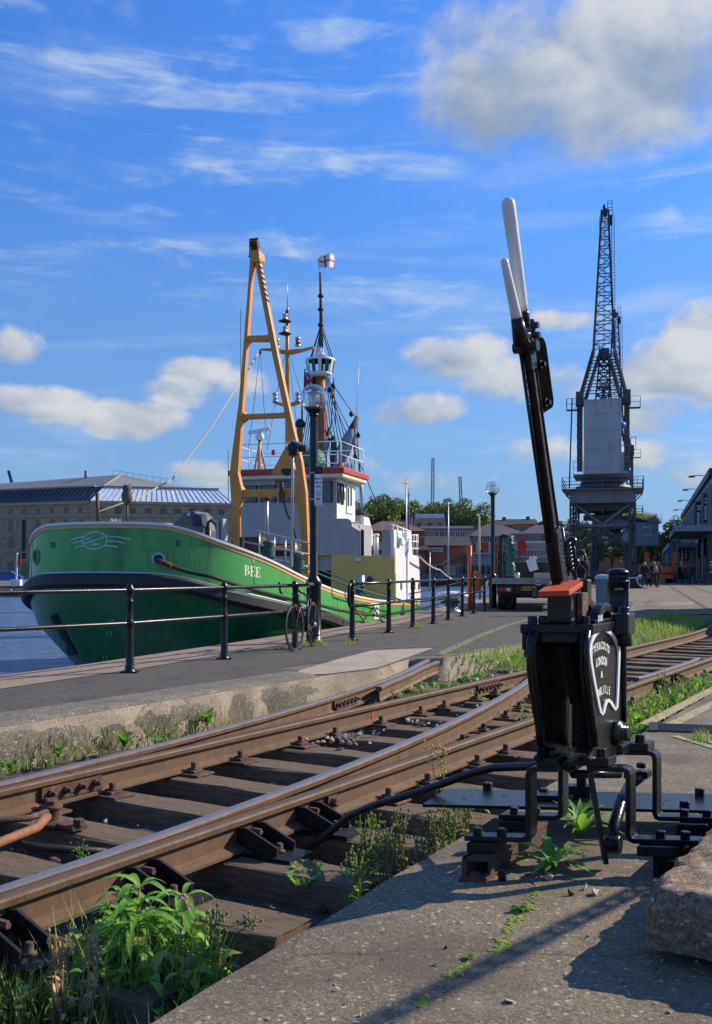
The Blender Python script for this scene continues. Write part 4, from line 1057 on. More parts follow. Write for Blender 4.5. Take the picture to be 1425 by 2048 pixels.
WR=.335
def wheel(x,ang):
 dx=(bd*math.cos(ang)+bn*math.sin(ang));ax=(dx,lean,dx.cross(lean))
 c=BP(x,WR)
 root_=MB();N=40
 tyre=MB();tyre.tube([c+dx*(math.cos(2*math.pi*i/N)*(WR-.012))+lean*(math.sin(2*math.pi*i/N)*(WR-.012))for i in range(N)],.0135,8,closed=True)
 w_=tyre.build('wheel',M['tyre'],bike)
 m=MB();m.tube([c+dx*(math.cos(2*math.pi*i/N)*(WR-.034))+lean*(math.sin(2*math.pi*i/N)*(WR-.034))for i in range(N)],.012,6,closed=True);m.build('rim',M['tyre'],w_)
 m=MB()
 for i in range(20):
  a=2*math.pi*i/20;o=ax[2]*(.03 if i%2 else-.03)
  m.tube([c+o,c+dx*math.cos(a)*(WR-.04)+lean*math.sin(a)*(WR-.04)],.0016,4)
 m.build('spokes',M['black_old'],w_)
 m=MB();m.lathe(c-ax[2]*.045,[(.012,0),(.022,.01),(.016,.03),(.016,.06),(.022,.08),(.012,.09)],10,0,ax);m.build('hub',M['black_old'],w_)
 return ax
axf=wheel(0,.10);axr=wheel(WB,-.03)
BT=M['black']
fr=MB()
head_t,head_b,bb,seat,rear=BP(.2,.86),BP(.16,.70),BP(.55,.27),BP(.73,.82),BP(WB,WR)
for a,b,r in((head_t,head_b,.02),(head_b,bb,.02),(head_t,seat.lerp(bb,.1),.016),(bb,seat,.016)):fr.tube([a,b],r,10)
for s_ in(-.045,.045):fr.tube([bb+bn*s_*.6,rear+bn*s_],.009,8);fr.tube([seat.lerp(bb,.12)+bn*s_*.5,rear+bn*s_],.007,8)
frame_=fr.build('frame',BT,bike)
m=MB();m.tube([head_b.lerp(bb,.2),head_b.lerp(bb,.5)],.0212,10);m.tube([head_t.lerp(seat,.06),head_t.lerp(seat,.26)],.0175,10);m.build('red_band',M['red_board'],frame_)
m=MB()
for s_ in(-.05,.05):m.tube([head_b+bn*s_*.7,BP(.07,.52)+bn*s_,BP(0,WR)+bn*s_],.010,8)
m.tube([head_b-bn*.04,head_b+bn*.04],.014,8);m.build('fork',BT,bike)
m=MB();st=BP(.215,.92);m.tube([head_t,st,BP(.13,.94)],.014,8)
hb=[]
for s_ in(-1,1):
 m.tube([BP(.13,.94),BP(.13,.94,s_*.17),BP(.1,.94,s_*.2),BP(.035,.925,s_*.205),BP(.02,.88,s_*.21),BP(.06,.825,s_*.21),BP(.14,.815,s_*.21)],.0135,8)
m.build('handlebar',BT,bike)
for s_ in(-1,1):
 m=MB();m.tube([BP(.04,.93,s_*.205),BP(-.01,.955,s_*.205),BP(-.02,.99,s_*.205)],[.017,.018,.01],8);m.tube([BP(-.015,.95,s_*.2),BP(-.03,.87,s_*.2),BP(0,.82,s_*.2)],.006,6);m.build('brake_lever',BT,bike)
m=MB();m.tube([seat,BP(.755,.90)],.013,8);m.build('seat_post',BT,bike)
m=MB();vs=[]
for x,w_,z in((.58,.015,.93),(.66,.022,.935),(.76,.05,.935),(.84,.07,.945),(.87,.06,.94)):
 for a in range(6):
  an=math.pi*a/5;vs.append(BP(x,z+.022*math.sin(an)-.02*(a in(0,5)),math.cos(an)*w_))
m.add(vs,[(i*6+k,i*6+k+1,(i+1)*6+k+1,(i+1)*6+k)for i in range(4)for k in range(5)]+[(0,1,2,3,4,5),(24,25,26,27,28,29)]+[(i*6+5,i*6,(i+1)*6,(i+1)*6+5)for i in range(4)],0,True);m.build('saddle',M['tyre'],bike)
m=MB();m.lathe(bb+bn*.05,[(.085,0),(.095,.003),(.095,.008),(.085,.01)],24,0,(bd,lean,bn));m.lathe(bb+bn*-.06,[(.02,0),(.02,.13)],10,0,(bd,lean,bn));m.build('chainring',M['black_old'],bike)
for s_,a in((1,-.5),(-1,2.64)):
 m=MB();e=bb+bn*s_*.075+(bd*math.cos(a)+lean*math.sin(a))*.17;m.tube([bb+bn*s_*.065,e],.011,6);m.box(e+bn*s_*.05,(.06,.09,.02),(bd,bn,lean));m.build('crank',M['black_old'],bike)
m=MB();m.lathe(rear+bn*.02,[(.05,0),(.045,.008),(.035,.02),(.025,.03)],18,0,(bd,lean,bn));m.build('cassette',M['galv'],bike)
m=MB();m.tube([BP(.1,.93,.12),BP(-.02,.86,.1),BP(.04,.72,.05),BP(.03,.62,.05)],.0035,5);m.tube([BP(.1,.93,-.12),BP(-.06,.84,-.1),BP(.12,.78,-.02)],.0035,5);m.build('cables',M['tyre'],bike)
m=MB();m.tube([head_b.lerp(bb,.62)+lean*.05,head_b.lerp(bb,.28)+lean*.055],.034,10);m.build('bottle_cage',M['black'],bike)
bb_=G(1237,1240);Yb=22.6;X_=(1236.5-712.5)*Yb/F
bin_=thing('litter_bin','round black litter bin with domed lid and gold lettering behind the lever','litter bin',(X_,Yb,GZ))
c=Vector((X_,Yb,GZ))
m=MB();m.lathe(c,[(.24,0),(.24,.05),(.232,.06),(.232,.3),(.24,.31),(.24,.33),(.232,.34),(.232,.85),(.248,.87),(.248,.91),(.232,.92)],28);m.build('body',M['black'],bin_)
m=MB();m.lathe(c+Z*.92,[(.21,0),(.21,.15)],28);m.build('mouth',M['dark'],bin_)
m=MB()
for k in range(6):
 a=k*math.pi/3+.2;m.box(c+Vector((math.cos(a),math.sin(a),0))*.222+Z*.99,(.02,.06,.16),(Vector((math.cos(a),math.sin(a),0)),Vector((-math.sin(a),math.cos(a),0)),Z))
m.build('pillar',M['black'],bin_)
m=MB();m.lathe(c+Z*1.065,[(.245,0),(.25,.02),(.245,.045),(.21,.085),(.13,.118),(.04,.13),(.001,.131)],28);m.build('lid',M['black'],bin_)
m=MB();vs,fs=text2d('LITTER',.062,.002)
vd=Vector((-X_,-Yb,0)).normalized();a0=math.atan2(vd.y,vd.x)+.1
m.add([c+Vector((math.cos(a0+v.x/.236),math.sin(a0+v.x/.236),0))*.2345+Z*(.72+v.y)for v in vs],fs)
m.build('lettering',pm('gold_letters',(.62,.5,.2),(.5,.4,.15),20,.4),bin_,recalc=False)
Yb2=25.5;X2=(1206-712.5)*Yb2/F
b2=thing('waste_bin','grey-green square waste bin half hidden behind the round black bin','litter bin',(X2,Yb2,GZ))
c=Vector((X2,Yb2,GZ));gm=pm('grey_green_plastic',(.2,.26,.23),(.15,.2,.18),4,.5)
m=MB();m.lathe(c,[(.2,0),(.24,.9)],4,0,(Vector((.9,.4,0)),Vector((-.4,.9,0)),Z),False);m.build('body',gm,b2,bev=.02)
m=MB();m.lathe(c+Z*.9,[(.27,0),(.28,.06),(.2,.12),(.05,.14)],4,0,(Vector((.9,.4,0)),Vector((-.4,.9,0)),Z),False);m.build('lid',pm('pale_bin_lid',(.5,.55,.53),(.4,.45,.43),4,.4),b2,bev=.02)
BO=Vector((-4.7,18,0));BD=Vector((.2921,.9564,0)).normalized();BN=Vector((BD.y,-BD.x,0))
def BW(s,w,z):return BO+BD*s+BN*w+Z*z
def HS(px,py,s):
 return hit(px,py,BO+BD*s,BD)
def HW(px,py,w):
 return hit(px,py,BO+BN*w,BN)
def interp(x,xs,ys):
 if x<=xs[0]:return ys[0]
 for a,b,c,d in zip(xs,xs[1:],ys,ys[1:]):
  if x<=b:
   t=(x-a)/(b-a);return c+(d-c)*t
 return ys[-1]
def smooth_i(x,xs,ys):
 if x<=xs[0]:return ys[0]
 if x>=xs[-1]:return ys[-1]
 for i in range(len(xs)-1):
  if x<=xs[i+1]:
   t=(x-xs[i])/(xs[i+1]-xs[i]);h=xs[i+1]-xs[i]
   m0=(ys[i+1]-ys[max(0,i-1)])/(xs[i+1]-xs[max(0,i-1)])*h
   m1=(ys[min(len(ys)-1,i+2)]-ys[i])/(xs[min(len(xs)-1,i+2)]-xs[i])*h
   return(2*t**3-3*t*t+1)*ys[i]+(t**3-2*t*t+t)*m0+(-2*t**3+3*t*t)*ys[i+1]+(t**3-t*t)*m1
BL=14.4
def zsheer(s):return smooth_i(s,[0,.3,1,2,3,4,6,9,13,15],[2.02,1.98,1.68,1.36,1.07,.875,.615,.38,.24,.26])
def zrub(s):return smooth_i(s,[0,.3,1,2,3,4,6,9,13,15],[1.15,1.11,.86,.63,.47,.35,.02,-.35,-.6,-.62])
def bhalf(s,b=2.88,L=4.3,s0=0,n=2.3):
 u=min(1,max(0,(s-s0)/L));v=(1-(1-u)**n)**(1/n)
 if s>10:v*=1-.10*((s-10)/(BL-10))**2
 return b*v
boat=thing('workboat','green workboat with ochre gantry and wheelhouse with shade-grey front moored at the quay','boat',tuple(BW(6,0,-1.3)))
NS=64
ss=[BL*(i/NS)**1.9 for i in range(NS+1)]
rows=[(lambda s:bhalf(s)*1.0,lambda s:zsheer(s),0),(lambda s:bhalf(s)*1.005,lambda s:zsheer(s)*.66+zrub(s)*.34,.0),(lambda s:bhalf(s)*1.01,lambda s:zsheer(s)*.33+zrub(s)*.67,.0),(lambda s:bhalf(s)*1.015,lambda s:zrub(s),.0),(lambda s:bhalf(s)*1.01,lambda s:zrub(s)-.25,.0),(lambda s:bhalf(s,2.84,4.6,.12),lambda s:(zrub(s)-.25)*.8+-1.5*.2,.12),(lambda s:bhalf(s,2.75,5.6,.4,1.9),lambda s:(zrub(s)-.25)*.5+-1.5*.5,.4),(lambda s:bhalf(s,2.65,7.0,.75,1.7),lambda s:(zrub(s)-.25)*.2+-1.5*.8,.75),(lambda s:bhalf(s,2.6,7.6,.95,1.65),lambda s:-1.6,.95)]
def hull_part(r0,r1,name,mat,parent):
 m=MB();vs=[]
 for sg in(1,-1):
  for r in range(r0,r1+1):
   bf_,zf_,st=rows[r]
   for s in ss:
    q=st+(BL-st)*(s/BL);vs.append(BW(q,sg*bf_(q),zf_(q)))
 K=NS+1;RR=r1-r0+1;fs=[]
 for side in(0,1):
  b=side*RR*K
  fs+=[(b+r*K+i,b+r*K+i+1,b+(r+1)*K+i+1,b+(r+1)*K+i)for r in range(RR-1)for i in range(NS)]
 m.add(vs,fs,0,True)
 m.add([BW(BL,sg*rows[r][0](BL),rows[r][1](BL))for r in range(r0,r1+1)for sg in(1,-1)],[(2*k,2*k+1,2*k+3,2*k+2)for k in range(RR-1)])
 o=m.build(name,mat,parent)
 bm=bmesh.new();bm.from_mesh(o.data);bmesh.ops.remove_doubles(bm,verts=bm.verts,dist=.002);bmesh.ops.recalc_face_normals(bm,faces=bm.faces);bm.to_mesh(o.data);bm.free()
 return o
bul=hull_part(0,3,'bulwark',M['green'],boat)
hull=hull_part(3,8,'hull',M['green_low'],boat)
def along(fn_b,fn_z,lo=0,hi=BL,sides=(1,-1),out=0):
 """outline around the bow, starboard stern -> bow -> port stern"""
 pts=[]
 q=[s for s in ss if lo<=s<=hi]
 for s in q[::-1]:pts.append((s,-1))
 for s in q[1:]:pts.append((s,1))
 res=[]
 for s,sg in pts:res.append(BW(s,sg*fn_b(s),fn_z(s)))
 if out:
  r2=[]
  for i,p in enumerate(res):
   t=(res[min(i+1,len(res)-1)]-res[max(i-1,0)]);t.z=0;t.normalize();r2.append(p+Vector((-t.y,t.x,0))*-out)
  c=BW(5,0,0)
  if(r2[len(r2)//2]-c).length<(res[len(res)//2]-c).length:r2=[p*2-q_ for p,q_ in zip(res,r2)]
  return r2
 return res
def band(m,A,B,mi=0,smooth=True):
 n=len(A);m.add(list(A)+list(B),[(i,i+1,n+i+1,n+i)for i in range(n-1)],mi,smooth)
b0=rows[0][0]
m=MB();o1=along(b0,lambda s:zsheer(s)+.005,out=.03);o2=along(b0,lambda s:zsheer(s)+.05,out=.03);o3=along(lambda s:max(0,b0(s)-.14),lambda s:zsheer(s)+.05);o4=along(lambda s:max(0,b0(s)-.14),lambda s:zsheer(s)-.1)
band(m,o1,o2);band(m,o2,o3);band(m,o3,o4);m.build('cap_rail',M['white_paint'],boat,recalc=False)
m=MB();band(m,along(b0,lambda s:zsheer(s)-.065,out=.012),along(b0,lambda s:zsheer(s)+.004,out=.014));m.build('orange_line',M['orange_stripe'],boat,recalc=False)
m=MB();band(m,along(lambda s:max(0,b0(s)-.03),lambda s:zsheer(s)+.0),along(lambda s:max(0,b0(s)-.03),lambda s:zrub(s)-.05));m.build('bulwark_lining',M['ship_grey'],boat,recalc=False)
for sd_s,sd_w in((.55,1),(1.6,1),(3.2,1),(5.2,1),(7.2,1),(9.2,1),(.7,-1)):
 m=MB();m.tube([BW(sd_s,sd_w*(rows[r][0](sd_s)+.002),rows[r][1](sd_s))for r in range(4)],.007,5);m.build('plate_seam',M['green'],boat)
for r_,f_ in((6,1),(7,1)):
 m=MB();m.tube([BW(s,rows[r_][0](s)+.002,rows[r_][1](s))for s in ss if rows[r_][0](s)>.05],.009,5);m.build('plate_seam',M['green_low'],boat)
rb3=rows[3][0]
m=MB();fo=lambda dz,o:along(rb3,lambda s:zrub(s)+dz,out=o)
prof=[fo(.0,.0),fo(.0,.10),fo(-.05,.15),fo(-.2,.15),fo(-.26,.1),fo(-.27,.0)]
for a,b in zip(prof,prof[1:]):band(m,a,b)
m.build('fender',M['fender'],boat,recalc=False)
m=MB();band(m,fo(.022,.012),fo(.022,.055));band(m,fo(.022,.055),fo(.0,.06));m.build('fender_strip',M['galv'],boat,recalc=False)
m=MB();dk=along(lambda s:max(0,b0(s)-.05),lambda s:zrub(s)+.12);n=len(dk);m.add(dk,[(i,i+1,n-2-i,n-1-i)for i in range(n//2-0)if i+1<n-2-i]);m.build('deck',M['winch_grey'],boat,recalc=False)
def on_hull(w,z,off=.008):
 """point on the bulwark at port offset w (about the stem), height z"""
 sg=1 if w>=0 else-1;a=abs(w);lo,hi=0,4.4
 for _ in range(40):
  md=(lo+hi)/2
  if bhalf(md)*1.005<a:lo=md
  else:hi=md
 s=lo;e=.01
 n_=Vector((-1,0));
 db=(bhalf(s+e)-bhalf(max(0,s-e)))/(min(s,e)+e)if s>1e-4 else 99
 nn=Vector((-db,sg)).normalized()
 return BW(s+nn.x*off,w+nn.y*off,z)
def bow(px,py,off=.008):
 """find the bulwark point seen at a photo pixel"""
 lo,hi=-2.85,2.85
 def pxof(w):
  q=on_hull(w,1.6,off);return 712.5+F*q.x/q.y
 ws=[-2.6+5.3*i/200 for i in range(201)]
 best=min(ws,key=lambda w:abs(pxof(w)-px)+(0 if w>-1.0 else 200))
 w=best
 for d in(.013,.004,.001):
  w=min((w-d,w,w+d),key=lambda x:abs(pxof(x)-px))
 q=on_hull(w,1.6,off);z=CZ+(1140-py)*q.y/F
 return on_hull(w,z,off)
def hb_band(m,pts,width,off=.01):
 v=[]
 for i,(x,y)in enumerate(pts):
  x0,y0=pts[max(0,i-1)];x1,y1=pts[min(len(pts)-1,i+1)]
  dx,dy=x1-x0,y1-y0;L=math.hypot(dx,dy);nx_,ny_=-dy/L*width/2,dx/L*width/2
  v.append(bow(x+nx_,y+ny_,off));v.append(bow(x-nx_,y-ny_,off))
 m.add(v,[(2*i,2*i+1,2*i+3,2*i+2)for i in range(len(pts)-1)])
em=MB();cx,cy,rx,ry=190,1081,24.2,17.0
hb_band(em,[(cx+rx*math.cos(2*math.pi*i/40),cy+ry*math.sin(2*math.pi*i/40)-.04*rx*math.cos(2*math.pi*i/40))for i in range(41)],2.6)
hb_band(em,[(170,1086.5),(190,1081),(209,1074.5)],2.6,.012)
for a in([(212,1072),(235,1073.5),(262,1079)],[(213,1082),(232,1082.8),(250,1086)],[(210,1091.5),(225,1092),(237,1094)],[(142.5,1080.5),(155,1075.5),(167,1073.5)],[(147,1087),(157,1083.5),(165,1082.5)],[(151,1095),(160,1092.5),(168,1092.3)]):
 hb_band(em,a,2.2)
em.build('emblem',M['galv'],boat,recalc=False)
em=MB()
def bow_text(m,txt,px,py,hpx,wpx,sk=0,bold=.02):
 vs,fs=text2d(txt,1,bold);xs=[v.x for v in vs];ys=[v.y for v in vs];w0=max(xs)-min(xs);h0=max(ys)-min(ys)
 m.add([bow(px+v.x/w0*wpx,py-v.y/h0*hpx+sk*v.x/w0*wpx,.011)for v in vs],fs)
bow_text(em,'JM',177.5,1077.2,5.6,11);em.build('emblem_letters',M['galv'],boat,recalc=False);em=MB();bow_text(em,'MM',193,1089.2,5.6,16)
em.build('emblem_letters',M['galv'],boat,recalc=False)
def side_pt(px,py,off=.012):
 lo=None
 q=None;w=2.9
 for _ in range(6):
  q=HW(px,py,w);s=(q-BO).dot(BD);w=bhalf(s)*1.005+off
 return HW(px,py,w)
m=MB()
def seg(x0,y0,x1,y1,w_,n=1):
 pts=[(x0+(x1-x0)*i/n,y0+(y1-y0)*i/n)for i in range(n+1)];v=[]
 for i,(x,y)in enumerate(pts):
  dx,dy=x1-x0,y1-y0;L=math.hypot(dx,dy);nx_,ny_=-dy/L*w_/2,dx/L*w_/2
  v+=[side_pt(x+nx_,y+ny_),side_pt(x-nx_,y-ny_)]
 m.add(v,[(2*i,2*i+1,2*i+3,2*i+2)for i in range(n)])
def arc(cx,cy,rx,ry,a0,a1,w0,w1,n=10):
 v=[]
 for i in range(n+1):
  a=R(a0+(a1-a0)*i/n);w_=w0+(w1-w0)*math.sin(math.pi*i/n)
  v+=[side_pt(cx+(rx+w_/2)*math.cos(a),cy+(ry+w_/4)*math.sin(a)),side_pt(cx+(rx-w_/2)*math.cos(a),cy+(ry-w_/4)*math.sin(a))]
 m.add(v,[(2*i,2*i+1,2*i+3,2*i+2)for i in range(n)])
sl_=.13
def ltr(x,y,kind):
 f=lambda a,b:(x+a,y+b+a*sl_)
 def S(a,b,c,d,w_):p,q_=f(a,b),f(c,d);seg(*p,*q_,w_)
 S(2.4,0,2.4,20,2.2);S(0,.5,4.5,.5,1);S(0,19.5,4.5,19.5,1)
 if kind=='B':
  arc(*f(4.2,5.2),3.6,4.8,-90,90,.8,2.2);arc(*f(4.4,14.6),4.4,5.0,-90,90,.8,2.4);S(2.5,.5,4.6,.5,.9);S(2.5,9.8,4.8,9.8,.9);S(2.5,19.5,5,19.5,.9)
 else:
  S(2.5,.5,8.4,.5,1);S(2.5,19.5,8.6,19.5,1);S(2.5,9.8,6.4,9.8,1);S(8.2,0,8.4,4.6,1);S(8.8,15,8.4,20,1.1);S(6.4,8,6.4,12,.9)
ltr(489.5,1130,'B');ltr(501,1132,'E');ltr(512,1134,'E')
m.build('name_lettering',M['cream'],boat,recalc=False)
def low_pt(px,py,off=.012):
 """ray / lower hull intersection by marching"""
 d=Vector(((px-712.5)/F,1,(1140-py)/F));prev=None
 for i in range(600):
  Y=16.5+i*.01;q=Vector((0,0,CZ))+d*Y;r=q-BO;s=r.dot(BD);w=r.dot(BN)
  best=None
  for k in range(4,8):
   z0,z1=rows[k][1](s),rows[k+1][1](s)
   if z1<=q.z<=z0:
    t=(z0-q.z)/(z0-z1);best=rows[k][0](s)*(1-t)+rows[k+1][0](s)*t
  if best is not None and abs(w)<best:return q-d*(off+.01)
 return q
m=MB()
for txt,px,py in(('14',223,1243),('13',218,1268),('12',214,1293),('11',211,1317)):
 vs,fs=text2d(txt,1,.01)
 o_=low_pt(px,py,.03);k=o_.y/F
 xs=[low_pt(px-8,py,.02),low_pt(px+8,py,.02)];ex=(xs[1]-xs[0])/16;ey=(low_pt(px,py-5,.02)-low_pt(px,py+5,.02))/10
 m.add([o_+ex*v.x*14+ey*v.y*14 for v in vs],fs)
m.build('draught_marks',pm('pale_green_marks',(.12,.3,.16),(.08,.22,.12),20,.5),boat,recalc=False)
m=MB();a,b,c,d=low_pt(101,1232),low_pt(113,1228),low_pt(155,1308),low_pt(140,1312);m.prism([a,b,c,d],BD*-.02);m.build('anchor_pocket',M['dark'],boat)
def ring_on(c,n,r,t,name,mat,fill=None):
 n=n.normalized();x=n.cross(Z).normalized();y=x.cross(n)
 mm=MB();mm.tube([c+x*r*math.cos(i*math.pi/12)+y*r*.92*math.sin(i*math.pi/12)for i in range(24)],t,8,closed=True);o=mm.build(name,mat,boat)
 mm=MB();mm.lathe(c-n*.005,[(r,0),(r,.006)],24,0,(x,y,n));mm.build('opening',fill or M['dark'],o);return o
fc=bow(317,1118,.01);ring_on(fc,bow(325,1118,.05)-bow(325,1118,0),.10,.022,'fairlead',M['galv'])
fc2=on_hull(-1.55,1.45,.01);ring_on(fc2,on_hull(-1.55,1.45,.1)-on_hull(-1.55,1.45,0),.15,.02,'fairlead',M['green'])
m=MB();pp=[bow(*q,.006)for q in((296,1100),(336,1103),(336,1140),(296,1137))];m.tube(pp,.006,5,closed=True);m.build('doubling_plate',M['green'],boat)
for px,py in((357,1087),(106,1090)):
 c=bow(px,py,.02);m=MB();m.tube([c+Vector((.03*math.cos(i*.7),0,.05*math.sin(i*.7)))for i in range(9)],.01,6,closed=True);m.build('eye_plate',M['dark'],boat)
a=[side_pt(*q,.006)for q in((681,1227),(698,1234),(697,1246),(681,1239))];m=MB();m.prism(a,BN*.004);m.build('freeing_port',M['dark'],boat)
a=[side_pt(*q,.01)for q in((749,1208),(758,1208),(758,1238),(749,1238))];m=MB();m.prism(a,BN*.006);wn=m.build('warning_notice',M['white_letter'],boat)
m=MB();ex=(a[1]-a[0]).normalized();add_text(m,'NO',.1,a[0].lerp(a[1],.5)+BN*.011-Z*.1,ex,Z,bold=.004);m.box(a[0].lerp(a[2],.5)+BN*.011-Z*.02,(.1,.002,.05),(ex,BN,Z));m.box(a[0].lerp(a[2],.5)+BN*.011-Z*.12,(.1,.002,.04),(ex,BN,Z));m.build('notice_print',M['red_board'],wn)
SF=11.0
def face(pts,s):return[HS(x,y,s)for x,y in pts]
def wz(px,py,s):
 q=HS(px,py,s);r=q-BO;return r.dot(BN),q.z
def sbox(m,s0,s1,w0,w1,z0,z1,mi=0):
 vs=[BW(s,w_,z)for z in(z0,z1)for s in(s0,s1)for w_ in(w0,w1)]
 m.add(vs,[(0,2,3,1),(4,5,7,6),(0,1,5,4),(2,6,7,3),(0,4,6,2),(1,3,7,5)],mi)
wl,_=wz(477,1000,SF);wr,_=wz(673,1000,SF);_,zroof=wz(600,946,SF);_,zmid=wz(673,1048,SF);_,zgy=wz(673,1106,SF);_,zb=wz(700,1210,SF)
w720,_=wz(720,1100,SF);w790,_=wz(789,1150,SF);w632,_=wz(600,1150,SF)
SB=12.75
m=MB();sbox(m,SF,SB,wl,wr,zmid-.02,zroof-.18);wh=m.build('wheelhouse',M['ship_grey'],boat)  # shade of the front is put into the grey
m=MB();sbox(m,SF-.0,SB,wr,wr+.02,zmid-.35,zroof-.2);m.build('lit_side_panel',M['white_paint'],wh)  # white sheet over the grey box, stands for its sunlit side
def win(pts,s,depth=.02,mat='window',name='window'):
 m=MB();q=face(pts,s);m.prism(q,BD*-depth);o=m.build(name,M[mat],wh,bev=.02);return o
for x0,x1 in((487,514),(523,552),(561,588),(600,626),(641,664)):
 y0=963;y1=1004
 if x0==523:y1=1003
 q=face([(x0,y0),(x1,y0),(x1,y1),(x0,y1)],SF-.02);m=MB();m.prism(q,BD*-.015);o=m.build('window',M['window'],wh)
 c=sum(q,Vector())/4;m=MB();m.tube([p+BD*-.012 for p in q],.022,6,closed=True);m.build('window_frame',M['dark'],o)
def side_win(px0,px1,y0,y1,mat='window'):
 q=[HW(x,y,wr+.028)for x,y in((px0,y0),(px1,y0+2),(px1,y1+2),(px0,y1))];m=MB();m.prism(q,BN*.01);o=m.build('window',M[mat],wh);m=MB();m.tube([p+BN*.01 for p in q],.02,6,closed=True);m.build('window_frame',M['dark'],o)
side_win(675.5,680,965,1004);side_win(682.5,687,967,1007)
q=[HW(x,y,wr+.028)for x,y in((693,968),(706,972),(706,1028),(693,1026))];m=MB();m.prism(q,BN*.03);dr=m.build('door',M['white_paint'],wh)
for a,b in((696,698.5),(701.5,704)):
 q=[HW(x,y,wr+.062)for x,y in((a,975),(b,976),(b,1012),(a,1011))];m=MB();m.prism(q,BN*.006);m.build('pane',M['window'],dr)
m=MB();m.tube([HW(689.5,975,wr+.06),HW(689.5,1000,wr+.06)],.015,6);m.build('handrail',M['galv'],wh)
m=MB();sbox(m,SF-.32,SB+.35,wl-.12,wr+.3,zroof-.18,zroof-.06);m.build('eaves',M['cream'],wh,bev=.03)
m=MB();sbox(m,SF-.36,SB+.4,wl-.16,wr+.34,zroof-.06,zroof+.09);rf=m.build('roof',M['red_roof'],wh,bev=.01)
m=MB();sbox(m,SF-.3,SB+.3,wl-.1,wr+.26,zroof+.09,zroof+.12);m.build('roof_deck',M['ship_grey'],rf)
m=MB();sbox(m,SF-.15,SF-.0,wl-.1,wl+1.2,zroof-.33,zroof-.18);m.build('eaves_box',M['ship_grey'],wh)  # box under the left end of the eaves, same grey as the house
m=MB();m.tube([HS(480,1055,SF-.03),HS(681,1052,SF-.03)],.012,6);m.build('grab_rail',M['galv'],wh)
pg=face([(477,1046),(673,1046),(673,1037),(695,1037),(702,1041),(705,1053),(716,1060),(720,1062),(720,1111),(640,1107),(600,1107),(477,1107)],SF-.03)
m=MB();m.prism(pg,BD*.12);gb=m.build('grey_front',M['ship_grey'],boat)
m=MB();sbox(m,SF+.09,SB+.3,wl,w720-.25,zgy-.5,zmid+.03);m.build('grey_house',M['ship_grey'],boat)
m=MB();m.tube(face([(703,1046),(714,1045),(719,1049),(719,1056)],SF-.05),.022,8);m.build('grab_rail',M['white_paint'],boat)
yl=MB()
yl.prism(face([(600,1107),(640,1107),(720,1111),(764,1112),(790,1110),(791,1195),(786,1206),(760,1206),(663,1206),(663,1110),(632,1110),(632,1206),(600,1206)],SF-.03),BD*.1);yh=yl.build('yellow_front',M['yellow_house'],boat)
q=face([(630,1108),(665,1108),(665,1206),(630,1206)],SF+.5);m=MB();m.prism(q,BD*.05);m.build('recess_back',M['yellow_house'],yh)
q=face([(633,1135),(661,1136),(661,1206),(633,1206)],SF+.46);m=MB();m.prism(q,BD*.03);m.build('doorway',M['dark'],yh)
w663,_=wz(663,1150,SF);m=MB();sbox(m,SF+.07,SF+.5,w663,w663+.08,zb,zgy-.03);sbox(m,SF+.07,SF+.5,w663-.6,w663+.05,zgy-.06,zgy-.02);m.build('recess_side',M['yellow_house'],yh)
m=MB();c=HS(646,1122,SF+.42);m.lathe(c,[(.06,0),(.08,.03),(.08,.1),(.06,.2),(.03,.24)],10);m.build('lamp',M['galv'],yh)
m=MB();c=HS(740.5,1159,SF-.04);m.lathe(c,[(.135,0),(.135,.03),(.1,.035)],24,0,(BN,Z,-BD));pt=m.build('porthole',M['galv'],yh);m=MB();m.lathe(c-BD*.036,[(.1,0),(.1,.002)],24,0,(BN,Z,-BD));m.build('pane',M['window'],pt)
m=MB();c=HS(717,1119.5,SF-.1);m.box(c,(.18,.1,.1),(BN,BD,Z));m.build('flood_lamp',M['plastic_white'],yh,bev=.02)
_,ztp=wz(778,1058,SF);w765,_=wz(764,1100,SF)
m=MB();m.prism(face([(764,1112),(765,1060),(788,1059),(790,1112)],SF-.02),BD*.1);m.build('stern_house_front',M['ship_grey'],boat)  # shade of this front put into the grey, the side is white
side=[(788,1059),(800,1061),(823,1064),(826,1110),(838,1112),(842,1200),(838,1206),(791,1206)]
q=[HW(x,y,w790+.01)for x,y in side]
for p in(q[5],q[6],q[7]):p.z=min(p.z,zsheer(12.5)+.1)
m=MB();m.prism(q,BN*-.1);wsid=m.build('stern_house',M['white_paint'],boat)
m=MB();sbox(m,SF+.08,BL-.4,w765-.0,w790-.1,zb,zgy-.1);m.build('stern_house_core',M['white_paint'],boat)
for px in(803.5,824,830,839):
 q=[HW(x,y,w790+.025)for x,y in((px-1.2,1168),(px,1163),(px+1.2,1168),(px+1.2,1177),(px,1180),(px-1.2,1177))];m=MB();m.prism(q,BN*.004);m.build('scuttle',M['dark'],wsid)
m=MB();T=.022
r1=[HW(x,y,w790)for x,y in((764,1060),(766,1050),(785,1049),(822,1063))]
r1[0]=HS(764,1060,SF);r1[1]=HS(766,1050,SF);r1[2]=HS(786,1049,SF)
m.tube(r1,T,8);m.tube([HS(786,1049,SF),HS(786,1060,SF)],T,8)
for px,y0,y1 in((795,1053,1085),(806,1057,1088),(815,1060,1076)):m.tube([HW(px,y0,w790+.02),HW(px,y1,w790+.02)],T,8)
m.tube([HW(795,1074,w790+.02),HW(818,1078,w790+.02)],T,8);m.tube([HW(795,1085,w790+.02),HW(808,1090,w790+.02)],T,8);m.build('rail',M['white_paint'],boat)
